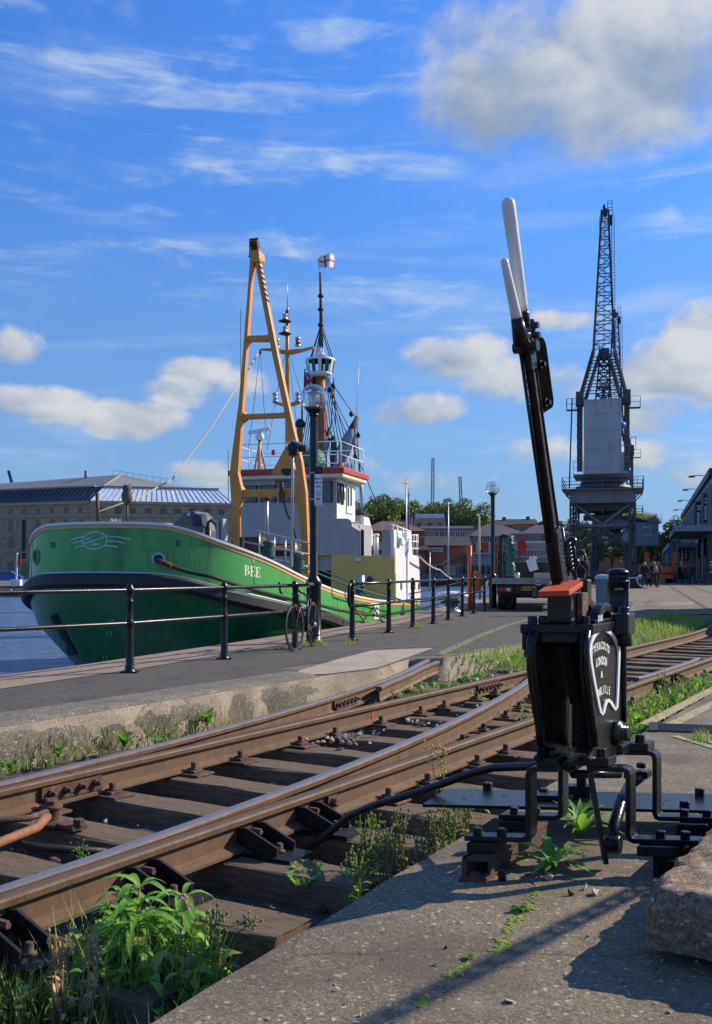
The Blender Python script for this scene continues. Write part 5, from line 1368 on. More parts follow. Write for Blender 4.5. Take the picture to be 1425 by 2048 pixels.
m=MB();m.box(HW(803,1083,w790+.08),(.3,.12,.2),(BD,BN,Z));m.box(HW(812,1072,w790+.06),(.18,.1,.25),(BD,BN,Z));m.build('locker',M['white_paint'],boat,bev=.02)
m=MB()
for px in(823,828,833,836):
 m.tube([HW(px,1070,w790-.4),HW(px,1112,w790-.4)],T*.9,6)
for y in(1070,1083,1097):m.tube([HW(821,y,w790-.4),HW(836.5,y,w790-.4)],T*.9,6)
m.build('stern_rail',M['white_paint'],boat)
q=face([(702,1029),(728,1028),(728,1112),(702,1112)],SB+.3);m=MB();m.prism(q,BD*.08);cas=m.build('casing_front',M['cream'],boat)
wq,_=wz(728,1060,SB+.3)
q=[HW(x,y,wq+.01)for x,y in((728,1028),(733,1028),(738,1034),(746,1064),(746,1088),(741,1098),(736,1101),(728,1104))];m=MB();m.prism(q,BN*-.1);m.build('casing',M['white_paint'],boat)
m=MB();m.tube([HS(752,1112,SB+.8),HS(753,1072,SB+.8)],.075,12);m.lathe(HS(753,1073,SB+.8),[(.09,0),(.1,.05),(.06,.09)],12);m.build('vent_pipe',M['white_paint'],boat)
q=face([(701,1027.5),(731,1026.5),(731,1029.5),(701,1030.5)],SB+.2);m=MB();m.prism(q,BD*.9);m.build('casing_lid',M['dark'],boat)
q=face([(722,1058),(728,1060),(728,1112),(722,1112)],SF+.02);m=MB();m.prism(q,BD*.04);m.build('dark_opening',M['dark'],boat)
m=MB();m.tube([HS(x,y,SB+.5)for x,y in((703,960),(712,957),(719,962),(723,975),(724,1000),(722,1026))],.06,10);m.build('exhaust_pipe',M['galv'],boat)
m=MB();m.lathe(HS(716,968,SB+.35),[(.02,-.1),(.16,-.02),(.17,.02),(.05,.1)],14);m.build('search_lamp',M['cream'],boat)
m=MB();m.lathe(HS(713,1026,SB+.6),[(.17,0),(.17,.3),(.1,.36)],16);m.build('vent_drum',M['galv'],boat)
GS=6.0
def gq(pts,t=.17,s=GS):return face(pts,s),BD*t
gan=M['gantry']
m=MB()
m.prism(*gq([(501,505),(509,512),(503,560),(484,830),(476,945),(485,985),(477,1030),(478,1106),(467,1106),(463,1010),(459,950),(463,915),(478,800),(494,600)]));gl=m.build('gantry_leg',gan,boat,bev=.012)
m=MB()
m.prism(*gq([(508,512),(516,504),(530,580),(556,712),(588,860),(603,920),(612,985),(617,1100),(617,1146),(606,1146),(602,1070),(592,1000),(588,985),(592,935),(583,890),(545,712),(522,590)]));m.build('gantry_leg',gan,boat,bev=.012)
m=MB();m.prism(*gq([(500,500),(518,500),(519,516),(515,524),(504,524),(500,516)],.36,GS-.03));m.build('gantry_head',gan,boat,bev=.01)
for pts in([(490,662),(497,671),(534,670),(540,663),(545,684),(538,681),(498,681),(489,690)],[(480,817),(490,828),(567,825),(573,817),(578,845),(568,834),(492,837),(480,846)],[(478,968),(486,979),(600,976),(600,992),(486,994),(478,1005)]):
 m=MB();m.prism(*gq(pts,.22,GS+.04));m.build('gantry_beam',gan,boat,bev=.008)
hw=M['rust']
m=MB();m.prism(*gq([(502,478),(514,477),(517,505),(501,506)],.1,GS+.1));m.build('head_plate',hw,boat,bev=.01)
for px in(503,508,513):
 m=MB();m.lathe(HS(px,489,GS+.0),[(.09,0),(.06,.03),(.09,.06)],14,0,(BD,Z,BN));m.build('sheave',M['rust'],boat)
m=MB();m.tube([HS(500,480,GS),HS(500,512,GS)],.015,6);m.tube([HS(499,479,GS),HS(517,477,GS)],.02,6);m.tube([HS(498,513,GS),HS(505,515,GS)],.02,6);m.build('head_shackle',M['dark'],boat)
m=MB()
for i in range(8):
 y=522+i*11;x=519+(y-520)*.2;m.bar(HS(x-3,y-2,GS-.01),HS(x+4,y+5,GS-.01),.03,.03)
m.build('rungs',hw,boat)
m=MB();m.prism(*gq([(542,948),(573,890),(590,912),(592,948)],.3,GS+.3));m.build('winch_bracket',gan,boat,bev=.01)
m=MB();m.prism(*gq([(560,922),(582,920),(582,937),(560,938)],.4,GS-.12));m.build('winch_box',gan,boat,bev=.01)
m=MB();m.prism(*gq([(562,940),(580,938),(578,946),(566,950)],.3,GS-.1));m.build('winch_drum',M['dark'],boat)
m=MB();m.tube([HS(563,965,GS-.05),HS(564,985,GS-.05)],.05,8);m.lathe(HS(564,990,GS-.08),[(.05,-.08),(.07,0),(.05,.1)],10);m.build('rusty_hook',hw,boat)
m=MB();m.tube([HS(565,992,GS-.1),HS(575,1030,GS-.1),HS(583,1042,GS-.1)],.022,6);m.tube([HS(584,1045,GS-.1),HS(598,1100,GS-.05)],.018,6);m.build('hook_wire',M['rope_dark'],boat)
m=MB();m.tube([HS(534,1080,GS+.5),HS(534,1000,GS+.5)],.045,10);m.build('ram',M['galv'],boat);m=MB();m.lathe(HS(534,1000,GS+.5),[(.08,0),(.1,.06),(.07,.16),(.05,.2)],10);m.build('ram_head',hw,boat)
m=MB();m.tube([HS(583,1134,3.2),HS(586,940,3.2),HS(586,912,3.2)],[.035,.03,.026],10);lp=m.build('lighting_pole',M['galv'],boat)
m=MB();ax3=(Vector((.92,.1,-.38)).normalized(),Vector((-.1,1,0)).normalized(),Vector((.38,0,.92)).normalized());m.box(HS(592,890,3.2),(.24,.2,.1),ax3);m.build('flood_lamp',M['winch_grey'],lp,bev=.01)
m=MB();m.box(HS(594,888,3.1)+Z*.03,(.2,.16,.03),ax3);m.build('lamp_cover',M['plastic_white'],lp)
m=MB();m.lathe(HS(584,897,3.1),[(.09,-.05),(.1,.05),(.05,.1)],12,0,ax3);m.lathe(HS(607,897,3.2),[(.07,-.08),(.08,.08)],10,0,(BD,Z,BN));m.lathe(HS(586,905,3.2),[(.09,-.06),(.09,.06)],12);m.build('camera_cluster',M['dark'],lp)
m=MB();m.tube([HS(588,900,3.15),HS(592,915,3.15),HS(588,925,3.15)],.012,6);m.build('cable',M['dark'],lp)
MS=SF+1.2
m=MB();m.tube([HS(577,945,MS),HS(575,700,MS),HS(575,640,MS)],[.09,.06,.05],12);mast=m.build('mast',gan,boat)
m=MB();m.prism(face([(521,697),(545,696),(570,700),(605,697),(627,692),(627,696),(600,704),(580,709),(570,709),(545,702),(521,700)],MS),BD*.1);m.build('crosstree',gan,mast)
m=MB();m.prism(face([(546,803),(570,806),(600,803),(601,806),(578,814),(568,814),(546,806)],MS),BD*.1);m.build('crosstree',gan,mast)
m=MB();m.tube([HS(575,700,MS),HS(575,620,MS)],.05,10);m.build('mast_top',M['dark'],mast)
for px,py,mt in((572,668,'dark'),(573,643,'dark')):
 m=MB();m.lathe(HS(570.5,py,MS-.1),[(.02,-.05),(.2,0),(.19,.02),(.03,.03)],14);m.build('lamp_tray',M['dark'],mast)
 m=MB();m.lathe(HS(570.5,py-3,MS-.1),[(.07,0),(.085,.03),(.07,.05),(.07,.13),(.09,.15),(.04,.19)],12);m.build('mast_lamp',M['galv'],mast)
def nav(px,py,mat):
 m=MB();c=HS(px,py,MS);m.lathe(c,[(.08,0),(.085,.05),(.06,.055),(.06,.2),(.085,.21),(.08,.26),(.03,.3)],12);o=m.build('mast_lamp',M['galv'],mast);m=MB();m.lathe(c+Z*.06,[(.066,0),(.066,.14)],12);m.build('lens',M[mat],o)
nav(596,693,'red_lens');nav(554,696,'dark');nav(551,804,'lamp_inner');nav(596,804,'lamp_inner')
m=MB();m.tube([HS(575.5,622,MS),HS(575,557,MS)],[.016,.008],6);m.lathe(HS(576,622,MS),[(.03,0),(.03,.1)],8);m.build('whip_aerial',M['galv'],mast)
m=MB()
for a,b in(((521,700),(497,905)),((521,700),(533,880)),((521,700),(500,880)),((570,712),(551,800)),((580,712),(604,790)),((578,715),(594,850)),((551,806),(535,900)),((577,720),(571,880))):m.tube([HS(*a,MS),HS(*b,MS)],.008,5)
m.build('stays',M['wire'],mast)
m=MB();m.lathe(HS(521,705,MS),[(.02,-.05),(.04,0),(.02,.06)],8);m.build('block',M['dark'],mast)
m=MB();m.tube([HS(519,940,MS),HS(520,880,MS)],.055,10)
for dx in(-11,12):m.tube([HS(520+dx,942,MS),HS(520,885,MS)],.03,8)
rd=m.build('radar_post',gan,boat)
m=MB();m.lathe(HS(520,880,MS),[(.11,0),(.13,.06),(.13,.14),(.07,.2),(.07,.26)],14);m.build('radar_gearbox',M['white_paint'],rd)
m=MB();m.bar(HS(497,866,MS),HS(541,857,MS),.1,.12);m.build('radar_scanner',M['white_paint'],rd,bev=.03)
m=MB()
zr=zroof+.12;rl=[(wl-.05,SF-.2),(wr+.2,SF-.2),(wr+.2,SB+.25),(wl-.05,SB+.25),(wl-.05,SF-.2)]
for a,b in zip(rl,rl[1:]):
 L=math.hypot(a[0]-b[0],a[1]-b[1]);n=max(2,int(L/.75))
 for hz in(.35,.72):m.tube([BW(a[1],a[0],zr+hz),BW(b[1],b[0],zr+hz)],.014,6)
 for i in range(n):f=i/n;w_,s_=a[0]+(b[0]-a[0])*f,a[1]+(b[1]-a[1])*f;m.tube([BW(s_,w_,zr),BW(s_,w_,zr+.72)],.016,6)
m.build('roof_railing',M['white_paint'],boat)
m=MB();m.ball(HS(682,933,SF+.4),.12,12,8);m.build('horn_cover',M['red_roof'],boat)
m=MB();m.box(HS(547,905,SF+.2),(.1,.1,.16));m.build('roof_lamp',M['red_lens'],boat,bev=.02)
m=MB();m.box(HS(694,935,SF+.5),(.18,.2,.2));m.build('roof_locker',M['galv'],boat,bev=.02)
for px,y0,y1 in((482,620,940),(457,900,1000),(704,930,960),(709,835,960)):
 ytop=y0
 m=MB();m.tube([HS(px,y1,SB),HS(px+(0 if px!=709 else 0),max(y0,690)if px==709 else y0,SB)],.012 if px!=704 else .05,6);m.build('aerial',M['wire']if px!=704 else M['galv'],boat)
m=MB();m.tube([HS(710,900,SB),HS(720,698,SB)],[.016,.006],5);m.build('whip_aerial',M['galv'],boat)
def lumpy(c,r,seed,n=18,m_=12):
 mb=MB();mb.ball((0,0,0),1,n,m_)
 for v in mb.v:
  o=1+.22*noise.noise(v*1.8+Vector((seed,0,0)))+.1*noise.noise(v*5+Vector((seed,3,0)));v*=o
  v.x*=r[0];v.y*=r[1];v.z=max(v.z*r[2],-r[2]*.9)
 mb.v=[v+Vector(c)for v in mb.v];return mb
q=HS(624,930,SF+.4);o=lumpy((q.x,q.y,zr+.26),(.42,.4,.34),3).build('tarpaulin_bundle',M['tarp']);tag(o,'green tarpaulin bundle on the wheelhouse roof behind the tall lamp post','tarpaulin')
m=MB();T2=.02
fr_=[(487,1057,1112),(519,1066,1112),(549,1072,1114),(571,1079,1120),(591,1081,1126),(623,1090,1138)]
w_r=2.55
def DR(px,py):return HS(px,py,4.2)
m.tube([DR(487,1108),DR(488,1057),DR(525,1064),DR(592,1080),DR(623,1088),DR(623,1125)],T2,8)
m.tube([DR(487,1083),DR(623,1110)],T2,8);m.tube([DR(487,1106),DR(622,1135)],T2,8)
for px,y0,y1 in fr_[1:-1]:m.tube([DR(px,y0),DR(px,y1+8)],T2,8)
m.build('deck_railing',M['galv'],boat)
m=MB();q=HS(508,1090,5.2);m.box(q,(.5,.5,.36),(BN,BD,Z));m.build('rusty_locker',M['rust'],boat,bev=.02)
m=MB();q=HS(565,1100,5.2);m.box(q,(.8,.4,.28),(BN,BD,Z));m.build('engine_box',M['dark'],boat,bev=.02)
m=MB();q=HS(570,1096,5.0);m.box(q,(.6,.1,.12),(BN,BD,Z));m.build('ochre_bar',gan,boat,bev=.02)
for px,py,s in((537,1108,3.4),(597,1132,3.8)):
 m=MB();c=HS(px,py,s);m.lathe(c-Z*.3,[(.09,0),(.09,.5),(.12,.52),(.12,.56),(.05,.58)],14);bt=m.build('bollard',M['winch_grey'],boat)
 m=MB();m.tube([c+Vector((.115*math.cos(i*.5),.115*math.sin(i*.5),-.08+.0028*i))for i in range(70)],.018,6);m.build('rope_turns',M['rope_green'],bt)
m=MB();c=HS(722,1178,10.2);m.lathe(c-Z*.25,[(.1,0),(.1,.62)],12);bt=m.build('bollard',M['galv'],boat)
m=MB();m.tube([c+Vector((.13*math.cos(i*.5),.13*math.sin(i*.5),-.12+.003*i))for i in range(70)],.02,6);m.build('rope_turns',M['rope_green'],bt)
WS=3.0
def wq_(pts,t,s=WS):return face(pts,s),BD*t
m=MB();m.prism(*wq_([(322,1072),(368,1024),(388,1021),(398,1032),(405,1060),(404,1082),(380,1075)],.7));wd_=m.build('windlass',M['winch_grey'],boat,bev=.04)
m=MB();m.prism(*wq_([(296,1059),(314,1045),(334,1046),(320,1068)],.7,WS-.2));m.build('windlass_cover',pm('beige_cover',(.45,.41,.36),(.38,.34,.3),3,.7),boat,bev=.05)
m=MB();m.lathe(HS(390,1040,WS-.08),[(.13,0),(.13,.22)],18,0,(BD,Z,BN));m.build('drum',pm('blue_rope_drum',(.02,.035,.1),(.03,.03,.05),30,.8),wd_)
for px,py in((379,1029),(367,1058)):
 m=MB();m.hexbolt(HS(px,py,WS),.04,.03,(BN,Z,-BD));m.build('bolt',M['galv'],wd_)
for px in(404,410,416,424,432,440,449):
 m=MB();c=HS(px,1060,5.2);m.box(c,(.06,.25,.52-.01*(px%7)),(BN,BD,Z));m.build('hatch_board',M['ship_grey'],boat,bev=.01)
m=MB();m.tube([HS(x,y,WS+.2)for x,y in((416,1075),(416,1045),(424,1040),(431,1048))],.04,8);m.build('swivel',M['rust'],wd_)
m=MB();m.tube([HS(x,y,3.2)for x,y in((414,1080),(418,1062),(421,1062),(419,1085))],.015,6);m.build('hoop',M['white_paint'],boat)
m=MB();m.tube([HS(196,1050,.8),HS(195,986,.8)],.035,8);m.build('bow_post',M['spar'],boat)
m=MB();m.tube([HS(255,1060,.9),HS(254.5,1008,.9)],.022,8);m.build('bow_post',M['spar'],boat)
m=MB();m.tube([HS(521,700,MS),HS(420,860,8.5),HS(345,958,5),HS(285,992,3),HS(196,1024,.8)],.017,6);m.build('forestay',M['rope_pale'],boat)
q=HS(254.5,1008,.9);m=MB();m.lathe(q,[(.02,0),(.085,.03),(.105,.1),(.1,.2),(.075,.245),(.085,.27),(.085,.31),(.06,.35),(.02,.36)],14)
for s_ in(-.05,.05):m.tube([q+BN*s_+Z*.34,q+BN*s_*1.3+Z*.385],[.02,.004],6)
o=m.build('owl_decoy',pm('owl_grey',(.06,.058,.055),(.1,.095,.085),18,.8,bump=.6));tag(o,'dark grey owl decoy perched on a thin post at the bow','decoy bird')
m=MB()
for i in range(26):
 a=HS(232,1051,1.0);m.tube([a,a+Vector((rnd.uniform(-.14,.12),rnd.uniform(-.05,.05),rnd.uniform(.04,.14)))],.006,4)
for i in range(10):
 a=HS(168+i*1.5,1053,.5);m.tube([a,a+Vector((rnd.uniform(-.06,.06),0,rnd.uniform(.01,.05)))],.008,4)
o=m.build('frayed_rope_tuft',M['plastic_white']);tag(o,'white frayed plastic tuft on the bow rail','rope tuft')
def rope(name,label,pts,r,mat,sag=0,n=14):
 P_=[]
 for a,b in zip(pts,pts[1:]):
  for i in range(n):
   t=i/n;q=Vector(a).lerp(Vector(b),t);q.z-=sag*4*t*(1-t);P_.append(q)
 P_.append(Vector(pts[-1]));m=MB();m.tube(P_,r,7);o=m.build(name,M[mat]);tag(o,label,'rope','mooring ropes of the green boat');return o
bx=G(905,1225);q0=bow(317,1121,.06)
rope('mooring_rope','thick dark mooring rope from the bow fairlead along the quay to the bollard',[q0,P(420,1152,17.8),P(640,1210,20.3),P(760,1231,24.5),Vector((bx.x,bx.y,GZ+.35))],.036,'rope_dark',.04)
m=MB();m.tube([q0+Vector((-.1,.1,.03)),q0,q0+Vector((.25,-.05,-.1))],.05,8);o=m.build('rope_guard',M['rust']);tag(o,'rusty brown chafe sleeve on the rope at the bow fairlead','rope sleeve')
rope('mooring_rope','thin green rope from the deck bollard sloping down behind the railing',[HS(597,1128,3.8),P(700,1172,22),P(820,1204,27),Vector((bx.x,bx.y,GZ+.4))],.018,'rope_green',.02)
rope('mooring_rope','thin dark rope just above the capping, passing behind the railing',[HS(600,1124,3.8),P(760,1182,23.5),P(860,1220,29)],.015,'rope_dark',.02)
rope('mooring_rope','green rope hanging slack from the aft bollard to the quay edge',[HS(722,1186,10.0),P(745,1210,25.4),G(770,1247)],.022,'rope_green',.04)
rope('mooring_rope','dark crossing rope from the stern up to the far railing',[P(800,1190,29),P(860,1178,30),P(960,1153,32)],.02,'rope_dark',.03)
rope('mooring_rope','pale rope running down from the stern to the far quay',[P(838,1112,29.5),P(880,1140,33),P(915,1160,37)],.03,'rope_pale',.08)
o=rope('boat_pole','orange rusty boathook pole leaning at the quay edge',[P(708,1212,22.3),P(735,1252,21.6)],.022,'mast_wood');o['category']='pole';del o['group']
t=thing('mooring_bollard','low pale mushroom-topped mooring bollard behind the railing','bollard',(bx.x,bx.y,GZ))
m=MB();m.lathe(bx,[(.3,0),(.3,.04),(.17,.08),(.16,.4)],18);m.build('post',M['galv'],t)
m=MB();m.lathe(bx+Z*.38,[(.2,0),(.42,.03),(.44,.1),(.36,.17),(.05,.2)],20,0,(Vector((1,0,0)),Vector((0,.8,0)),Z));m.build('cap',M['white_paint'],t)
m=MB();m.tube([bx+Vector((.19*math.cos(i*.5),.19*math.sin(i*.5),.16+.003*i))for i in range(60)],.02,6);m.build('rope_turns',M['rope_green'],t)
q=G(940,1220);t=thing('lifebuoy_post','bright orange-red post with a lifebuoy housing at the end of the railing','lifebuoy post',tuple(q))
m=MB();m.tube([q,q+Z*1.85],.065,12);m.build('post',M['orange_paint'],t)
m=MB();m.box(q+Vector((.2,.0,.8)),(.24,.16,.62));m.build('housing',M['orange_paint'],t,bev=.06)
m=MB();m.tube([q+Vector((.3,.1,.3)),q+Vector((.28,.1,2.7))],.03,8);m.build('pale_pole',M['rope_pale'],t)
SY=42.0
sx_=P(641,1140,SY).x
ship=thing('sailing_ship','old-style wooden sailing ship with white crow\'s nest, hidden behind the workboat','sailing ship',(sx_,SY,-1.3))
def SQ(px,py,dy=0):return P(px,py,SY+dy)
m=MB();NSh=24;vs=[]
for i in range(NSh+1):
 u=i/NSh;s_=-9+18*u;b=2.6*(1-abs(2*u-1)**2.6)**.6+.02
 for w_,z in((b*.7,-1.6),(b,-.3),(b*1.03,.8+1.2*abs(2*u-1)**2)):vs.append(Vector((sx_+s_*.29+w_*.956,SY+s_*.956-w_*.29,z)))
 for w_,z in((-b*1.03,.8+1.2*abs(2*u-1)**2),(-b,-.3),(-b*.7,-1.6)):vs.append(Vector((sx_+s_*.29+w_*.956,SY+s_*.956-w_*.29,z)))
m.add(vs,[(i*6+k,i*6+k+1,(i+1)*6+k+1,(i+1)*6+k)for i in range(NSh)for k in range(5)],0,True);m.build('hull',M['spar'],ship)
m=MB();m.tube([SQ(643,1160),SQ(642,830),SQ(641,745)],[.32,.24,.2],14);m.build('lower_mast',M['mast_wood'],ship)
m=MB();m.tube([SQ(642,745),SQ(642,712),SQ(643,640),SQ(641,545)],[.12,.11,.085,.05],10);tm=m.build('topmast',M['spar'],ship)
for py in(592,619,650):m=MB();m.lathe(SQ(642,py),[(.11,-.06),(.13,0),(.11,.06)],10);m.build('mast_band',M['dark'],tm)
m=MB();m.lathe(SQ(640.5,714),[(.22,0),(.24,.12),(.15,.2),(.14,.4)],12);m.build('mast_cap',M['white_paint'],ship)
m=MB();c=SQ(641,735);k=SY/F
m.lathe(c+Z*(-15*k),[(12*k,-4*k),(23.5*k,0),(23.5*k,4*k),(22.5*k,4*k),(22*k,1*k)],24);nest=m.build('crows_nest',M['white_paint'],ship)
m=MB();m.lathe(c+Z*(12*k),[(28*k,0),(29.5*k,1*k),(29.5*k,4.5*k),(27.5*k,5*k),(27*k,0)],24);m.build('nest_rim',M['white_paint'],nest)
for j in range(12):
 a=2*math.pi*j/12;d=Vector((math.cos(a),math.sin(a),0));d2=Vector((-math.sin(a),math.cos(a),0))
 m=MB();m.prism([c+d*23*k-d2*3*k+Z*-11*k,c+d*23*k+d2*3*k+Z*-11*k,c+d*28*k+d2*3.6*k+Z*12*k,c+d*28*k-d2*3.6*k+Z*12*k],d*.03)
 m.build('nest_stave',M['white_paint']if j%2 else pm('green_stave_paint',(.01,.16,.09),(.01,.13,.07),5,.5)if 'green_stave_paint' not in MATS else MATS['green_stave_paint'],nest)
m=MB()
for a,b in(((642,650),(614,740)),((642,650),(622,722)),((643,645),(668,722)),((642,655),(630,722)),((643,655),(663,722))):m.tube([SQ(*a),SQ(*b)],.022,5)
for i in range(7):m.tube([SQ(645+i*2.2,755),SQ(655+i*9,950+0*i,1.5)],.02,5);m.tube([SQ(638-i*1.5,755),SQ(632-i*6.5,950,1.5)],.02,5)
for a,b in(((668,755),(672,850)),((667,770),(712,835)),((663,785),(705,870)),((668,755),(662,870)),((715,845),(720,980)),((712,870),(728,1000)),((640,560),(646,655)),((661,790),(760,1020))):m.tube([SQ(*a),SQ(*b)],.02,5)
m.build('rigging',M['wire'],ship)
m=MB()
for px,py in((667,771),(660,780),(703,828),(717,870),(711,913),(647,863),(658,880)):
 m=MB();m.lathe(SQ(px,py),[(.02,-.13),(.09,-.05),(.09,.05),(.02,.13)],8);m.build('block',M['dark'],ship)
m=MB();m.tube([SQ(716,834),SQ(705,855),SQ(665,945)],[.1,.13,.14],8);m.build('yard',M['spar'],ship)
m=MB();m.tube([SQ(708,850),SQ(700,872),SQ(688,900),SQ(676,930),SQ(668,950)],[.06,.24,.3,.26,.1],9);m.build('furled_sail',M['sail'],ship)
m=MB();m.tube([SQ(661,855),SQ(652,880),SQ(640,920)],[.07,.1,.1],8);m.build('yard',M['spar'],ship)
m=MB();m.tube([SQ(656,866),SQ(650,885),SQ(643,905),SQ(638,925)],[.04,.2,.26,.2],8);m.build('furled_sail',M['sail'],ship)
m=MB();m.tube([SQ(668,945),SQ(668,872)],[.16,.12],9);m.build('mizzen_stump',M['spar'],ship)
m=MB();m.tube([SQ(599,945),SQ(600,862),SQ(602,845)],[.16,.14,.16],9);m.tube([SQ(605,800),SQ(603,940)],.05,6);m.build('fore_stump',M['mast_wood'],ship)
m=MB();m.lathe(SQ(601,850),[(.05,-.2),(.22,-.05),(.22,.1),(.1,.25)],9);m.build('fore_cap',M['dark'],ship)
m=MB();m.tube([SQ(707,875),SQ(709,890),SQ(711,912)],[.15,.12,.02],8);m.build('canvas_bag',M['sail'],ship)
def flag(pole0,pole1,cols,poly,name):
 """waving cloth; grid u,v"""
 m=MB();NU,NV=26,16;a,b,wdt=poly
 vs=[];
 for i in range(NU+1):
  u=i/NU
  for j in range(NV+1):
   v=j/NV;p=a.lerp(b,v)+Vector((wdt*u,.16*math.sin(u*7+v)*u**.5,-.06*math.sin(u*5)-.1*u*u));vs.append(p)
 W1=NV+1
 m.add(vs,[],0)
 base=len(m.v)-len(vs)
 for i in range(NU):
  for j in range(NV):
   m.f.append([base+i*W1+j,base+i*W1+j+1,base+(i+1)*W1+j+1,base+(i+1)*W1+j]);m.m.append(cols((i+.5)/NU,(j+.5)/NV));m.sm.append(True)
 return m
fm=flag(None,None,lambda u,v:1 if(abs(u-.45)<.05 or abs(v-.5)<.08)else 0,(SQ(635.5,507),SQ(637.5,533),33*k),'flag')
m=MB();m.tube([SQ(641,548),SQ(637.5,530),SQ(635,506)],.022,6);st_=m.build('flag_staff',M['white_paint'],ship)
fl1=fm.build('flag',[M['white_letter'],pm('flag_red',(.6,.02,.03),(.5,.02,.03),9,.7)],ship,recalc=False)
def uj(u,v):
 if abs(u-.5)<.08 or abs(v-.5)<.1:return 1
 if abs((u-.5)-(v-.5))<.08 or abs((u-.5)+(v-.5))<.08:return 0
 return 2
fm=flag(None,None,uj,(SQ(609.5,742),SQ(608,778),22*k),'flag')
m=MB();m.tube([SQ(608,800),SQ(610,738)],.025,6);m.build('flag_staff',M['spar'],ship)
fm.build('flag',[M['white_letter'],MATS['flag_red'],M['blue_paint']],ship,recalc=False)
CH=R(15)
ct=thing('dock_crane','tall grey dockside crane on a braced portal, the nearer of the two','crane',(17.3,70,GZ),-CH,'dockside cranes on the quay')
def CB(m,a,b,w,h=None):m.bar(a,b,w,h or w)
CD,CM,CG=M['crane_dark'],M['crane_mid'],M['crane_grey']
def lat(m,A,B,n,w,style='x'):
 """lacing between two chords A(t), B(t)"""
 for i in range(n):
  t0,t1=i/n,(i+1)/n
  if style=='x' or i%2==0:CB(m,A[0].lerp(A[1],t0),B[0].lerp(B[1],t1),w)
  if style=='x' or i%2==1:CB(m,B[0].lerp(B[1],t0),A[0].lerp(A[1],t1),w)
  CB(m,A[0].lerp(A[1],t1),B[0].lerp(B[1],t1),w)
V=Vector
for sx_ in(-1,1):
 for sy_ in(-1,1):
  m=MB();x,y=sx_*1.95,sy_*2.0;e=.19
  cs=[V((x+i*e,y+j*e,0))for i,j in((-1,-1),(1,-1),(1,1),(-1,1))]
  for c in cs:CB(m,c+V((0,0,.55)),c+V((0,0,5.75)),.12)
  for i in range(4):
   a,b=cs[i],cs[(i+1)%4];lat(m,(a+V((0,0,.6)),a+V((0,0,5.7))),(b+V((0,0,.6)),b+V((0,0,5.7))),9,.065,'z')
  lg=m.build('leg',CD,ct,local=True)
  m=MB();m.box((x,y,.42),(.55,1.5,.3));m.box((x,y,.62),(.6,.7,.2));m.build('bogie',CD,lg,local=True,bev=.03)
  for k in(-.45,.45):m=MB();m.lathe(V((x-.1,y+k,.22)),[(.22,0),(.24,.05),(.22,.06),(.22,.2)],16,0,(V((0,1,0)),V((0,0,1)),V((1,0,0))));m.build('wheel',CD,lg,local=True)
m=MB()
for sy_ in(-1,1):
 m=MB()
 y=sy_*2.0
 CB(m,V((-2.2,y,4.2)),V((2.2,y,4.2)),.12,.16)
 for s_ in(-1,1):
  CB(m,V((s_*1.9,y,5.7)),V((s_*.05,y,4.3)),.1,.16)
 m.build('upper_bracing',CM,ct,local=True)
m=MB()
for sy_ in(-1,1):
 y=sy_*2.0
 for s_ in(-1,1):
  CB(m,V((s_*.05,y,4.1)),V((s_*1.95,y,2.6)),.1,.14);CB(m,V((s_*1.8,y,4.1)),V((s_*.6,y,3.1)),.06)
  pts=[V((s_*1.75*math.sin(a*math.pi/12)**.8 if a else 0,y,.8+2.9*math.cos(a*math.pi/12)**.9 if a<6 else .8))for a in range(7)]
  for a,b in zip(pts,pts[1:]):CB(m,a,b,.12,.16)
 CB(m,V((-2,y,3.1)),V((2,y,3.1)),.07);CB(m,V((-1.9,y,.9)),V((1.9,y,.9)),.12,.4)
for s_ in(-1,1):
 CB(m,V((s_*1.95,-2,4.2)),V((s_*1.95,2,4.2)),.14);CB(m,V((s_*1.95,-2,4.1)),V((s_*1.95,2,1.5)),.1);CB(m,V((s_*1.95,2,4.1)),V((s_*1.95,-2,1.5)),.1);CB(m,V((s_*1.95,-2,.75)),V((s_*1.95,2,.75)),.2)
m.build('portal_bracing',CD,ct,local=True)
m=MB();m.box((0,0,6.15),(4.3,4.3,.82));gd=m.build('girder',M['girder_grey'],ct,local=True,bev=.02)
m=MB()
for x in(-.75,.75,-2.16,2.16):m.box((x,-2.17,6.15),(.06,.05,.82))
m.box((0,-2.17,6.58),(4.36,.08,.05));m.box((0,-2.17,5.74),(4.36,.08,.05));m.build('girder_rib',M['girder_grey'],gd,local=True)
m=MB();m.lathe(V((0,0,4.3)),[(.5,0),(.6,.2),(.6,1.4)],16);m.build('slewing_pivot',CD,ct,local=True)
m=MB()
for y in(-1.4,-.5,.5,1.4):m.box((0,y,5.45),(3.7,.16,.5))
for x in(-1.2,0,1.2):m.box((x,0,5.2),(.14,3.8,.3))
m.box((0,-1.0,4.75),(2.6,.5,.35));m.box((.3,.9,4.8),(3.0,.4,.3));m.build('under_girder',CD,ct,local=True)
m=MB();m.box((0,0,6.63),(5.4,5.4,.08))
for s_ in(-1,1):
 for y in(-2.5,2.5):CB(m,V((s_*2.1,y*.8,6.0)),V((s_*2.65,y*.8,6.55)),.08)
pf=m.build('platform',CM,ct,local=True)
def rails(m,pts,h,n=2,w=.035,close=True):
 q=[V(p)for p in pts];q2=q+[q[0]]if close else q
 for a,b in zip(q2,q2[1:]):
  k=max(1,int((b-a).length/1.3))
  for i in range(k+1):p=a.lerp(b,i/k);CB(m,p,p+V((0,0,h)),w)
  for i in range(n):z=V((0,0,h*(i+1)/n));CB(m,a+z,b+z,w)
m=MB();rails(m,[(-2.68,-2.68,6.67),(2.68,-2.68,6.67),(2.68,2.68,6.67),(-2.68,2.68,6.67)],.75,3);m.build('railing',CM,pf,local=True)
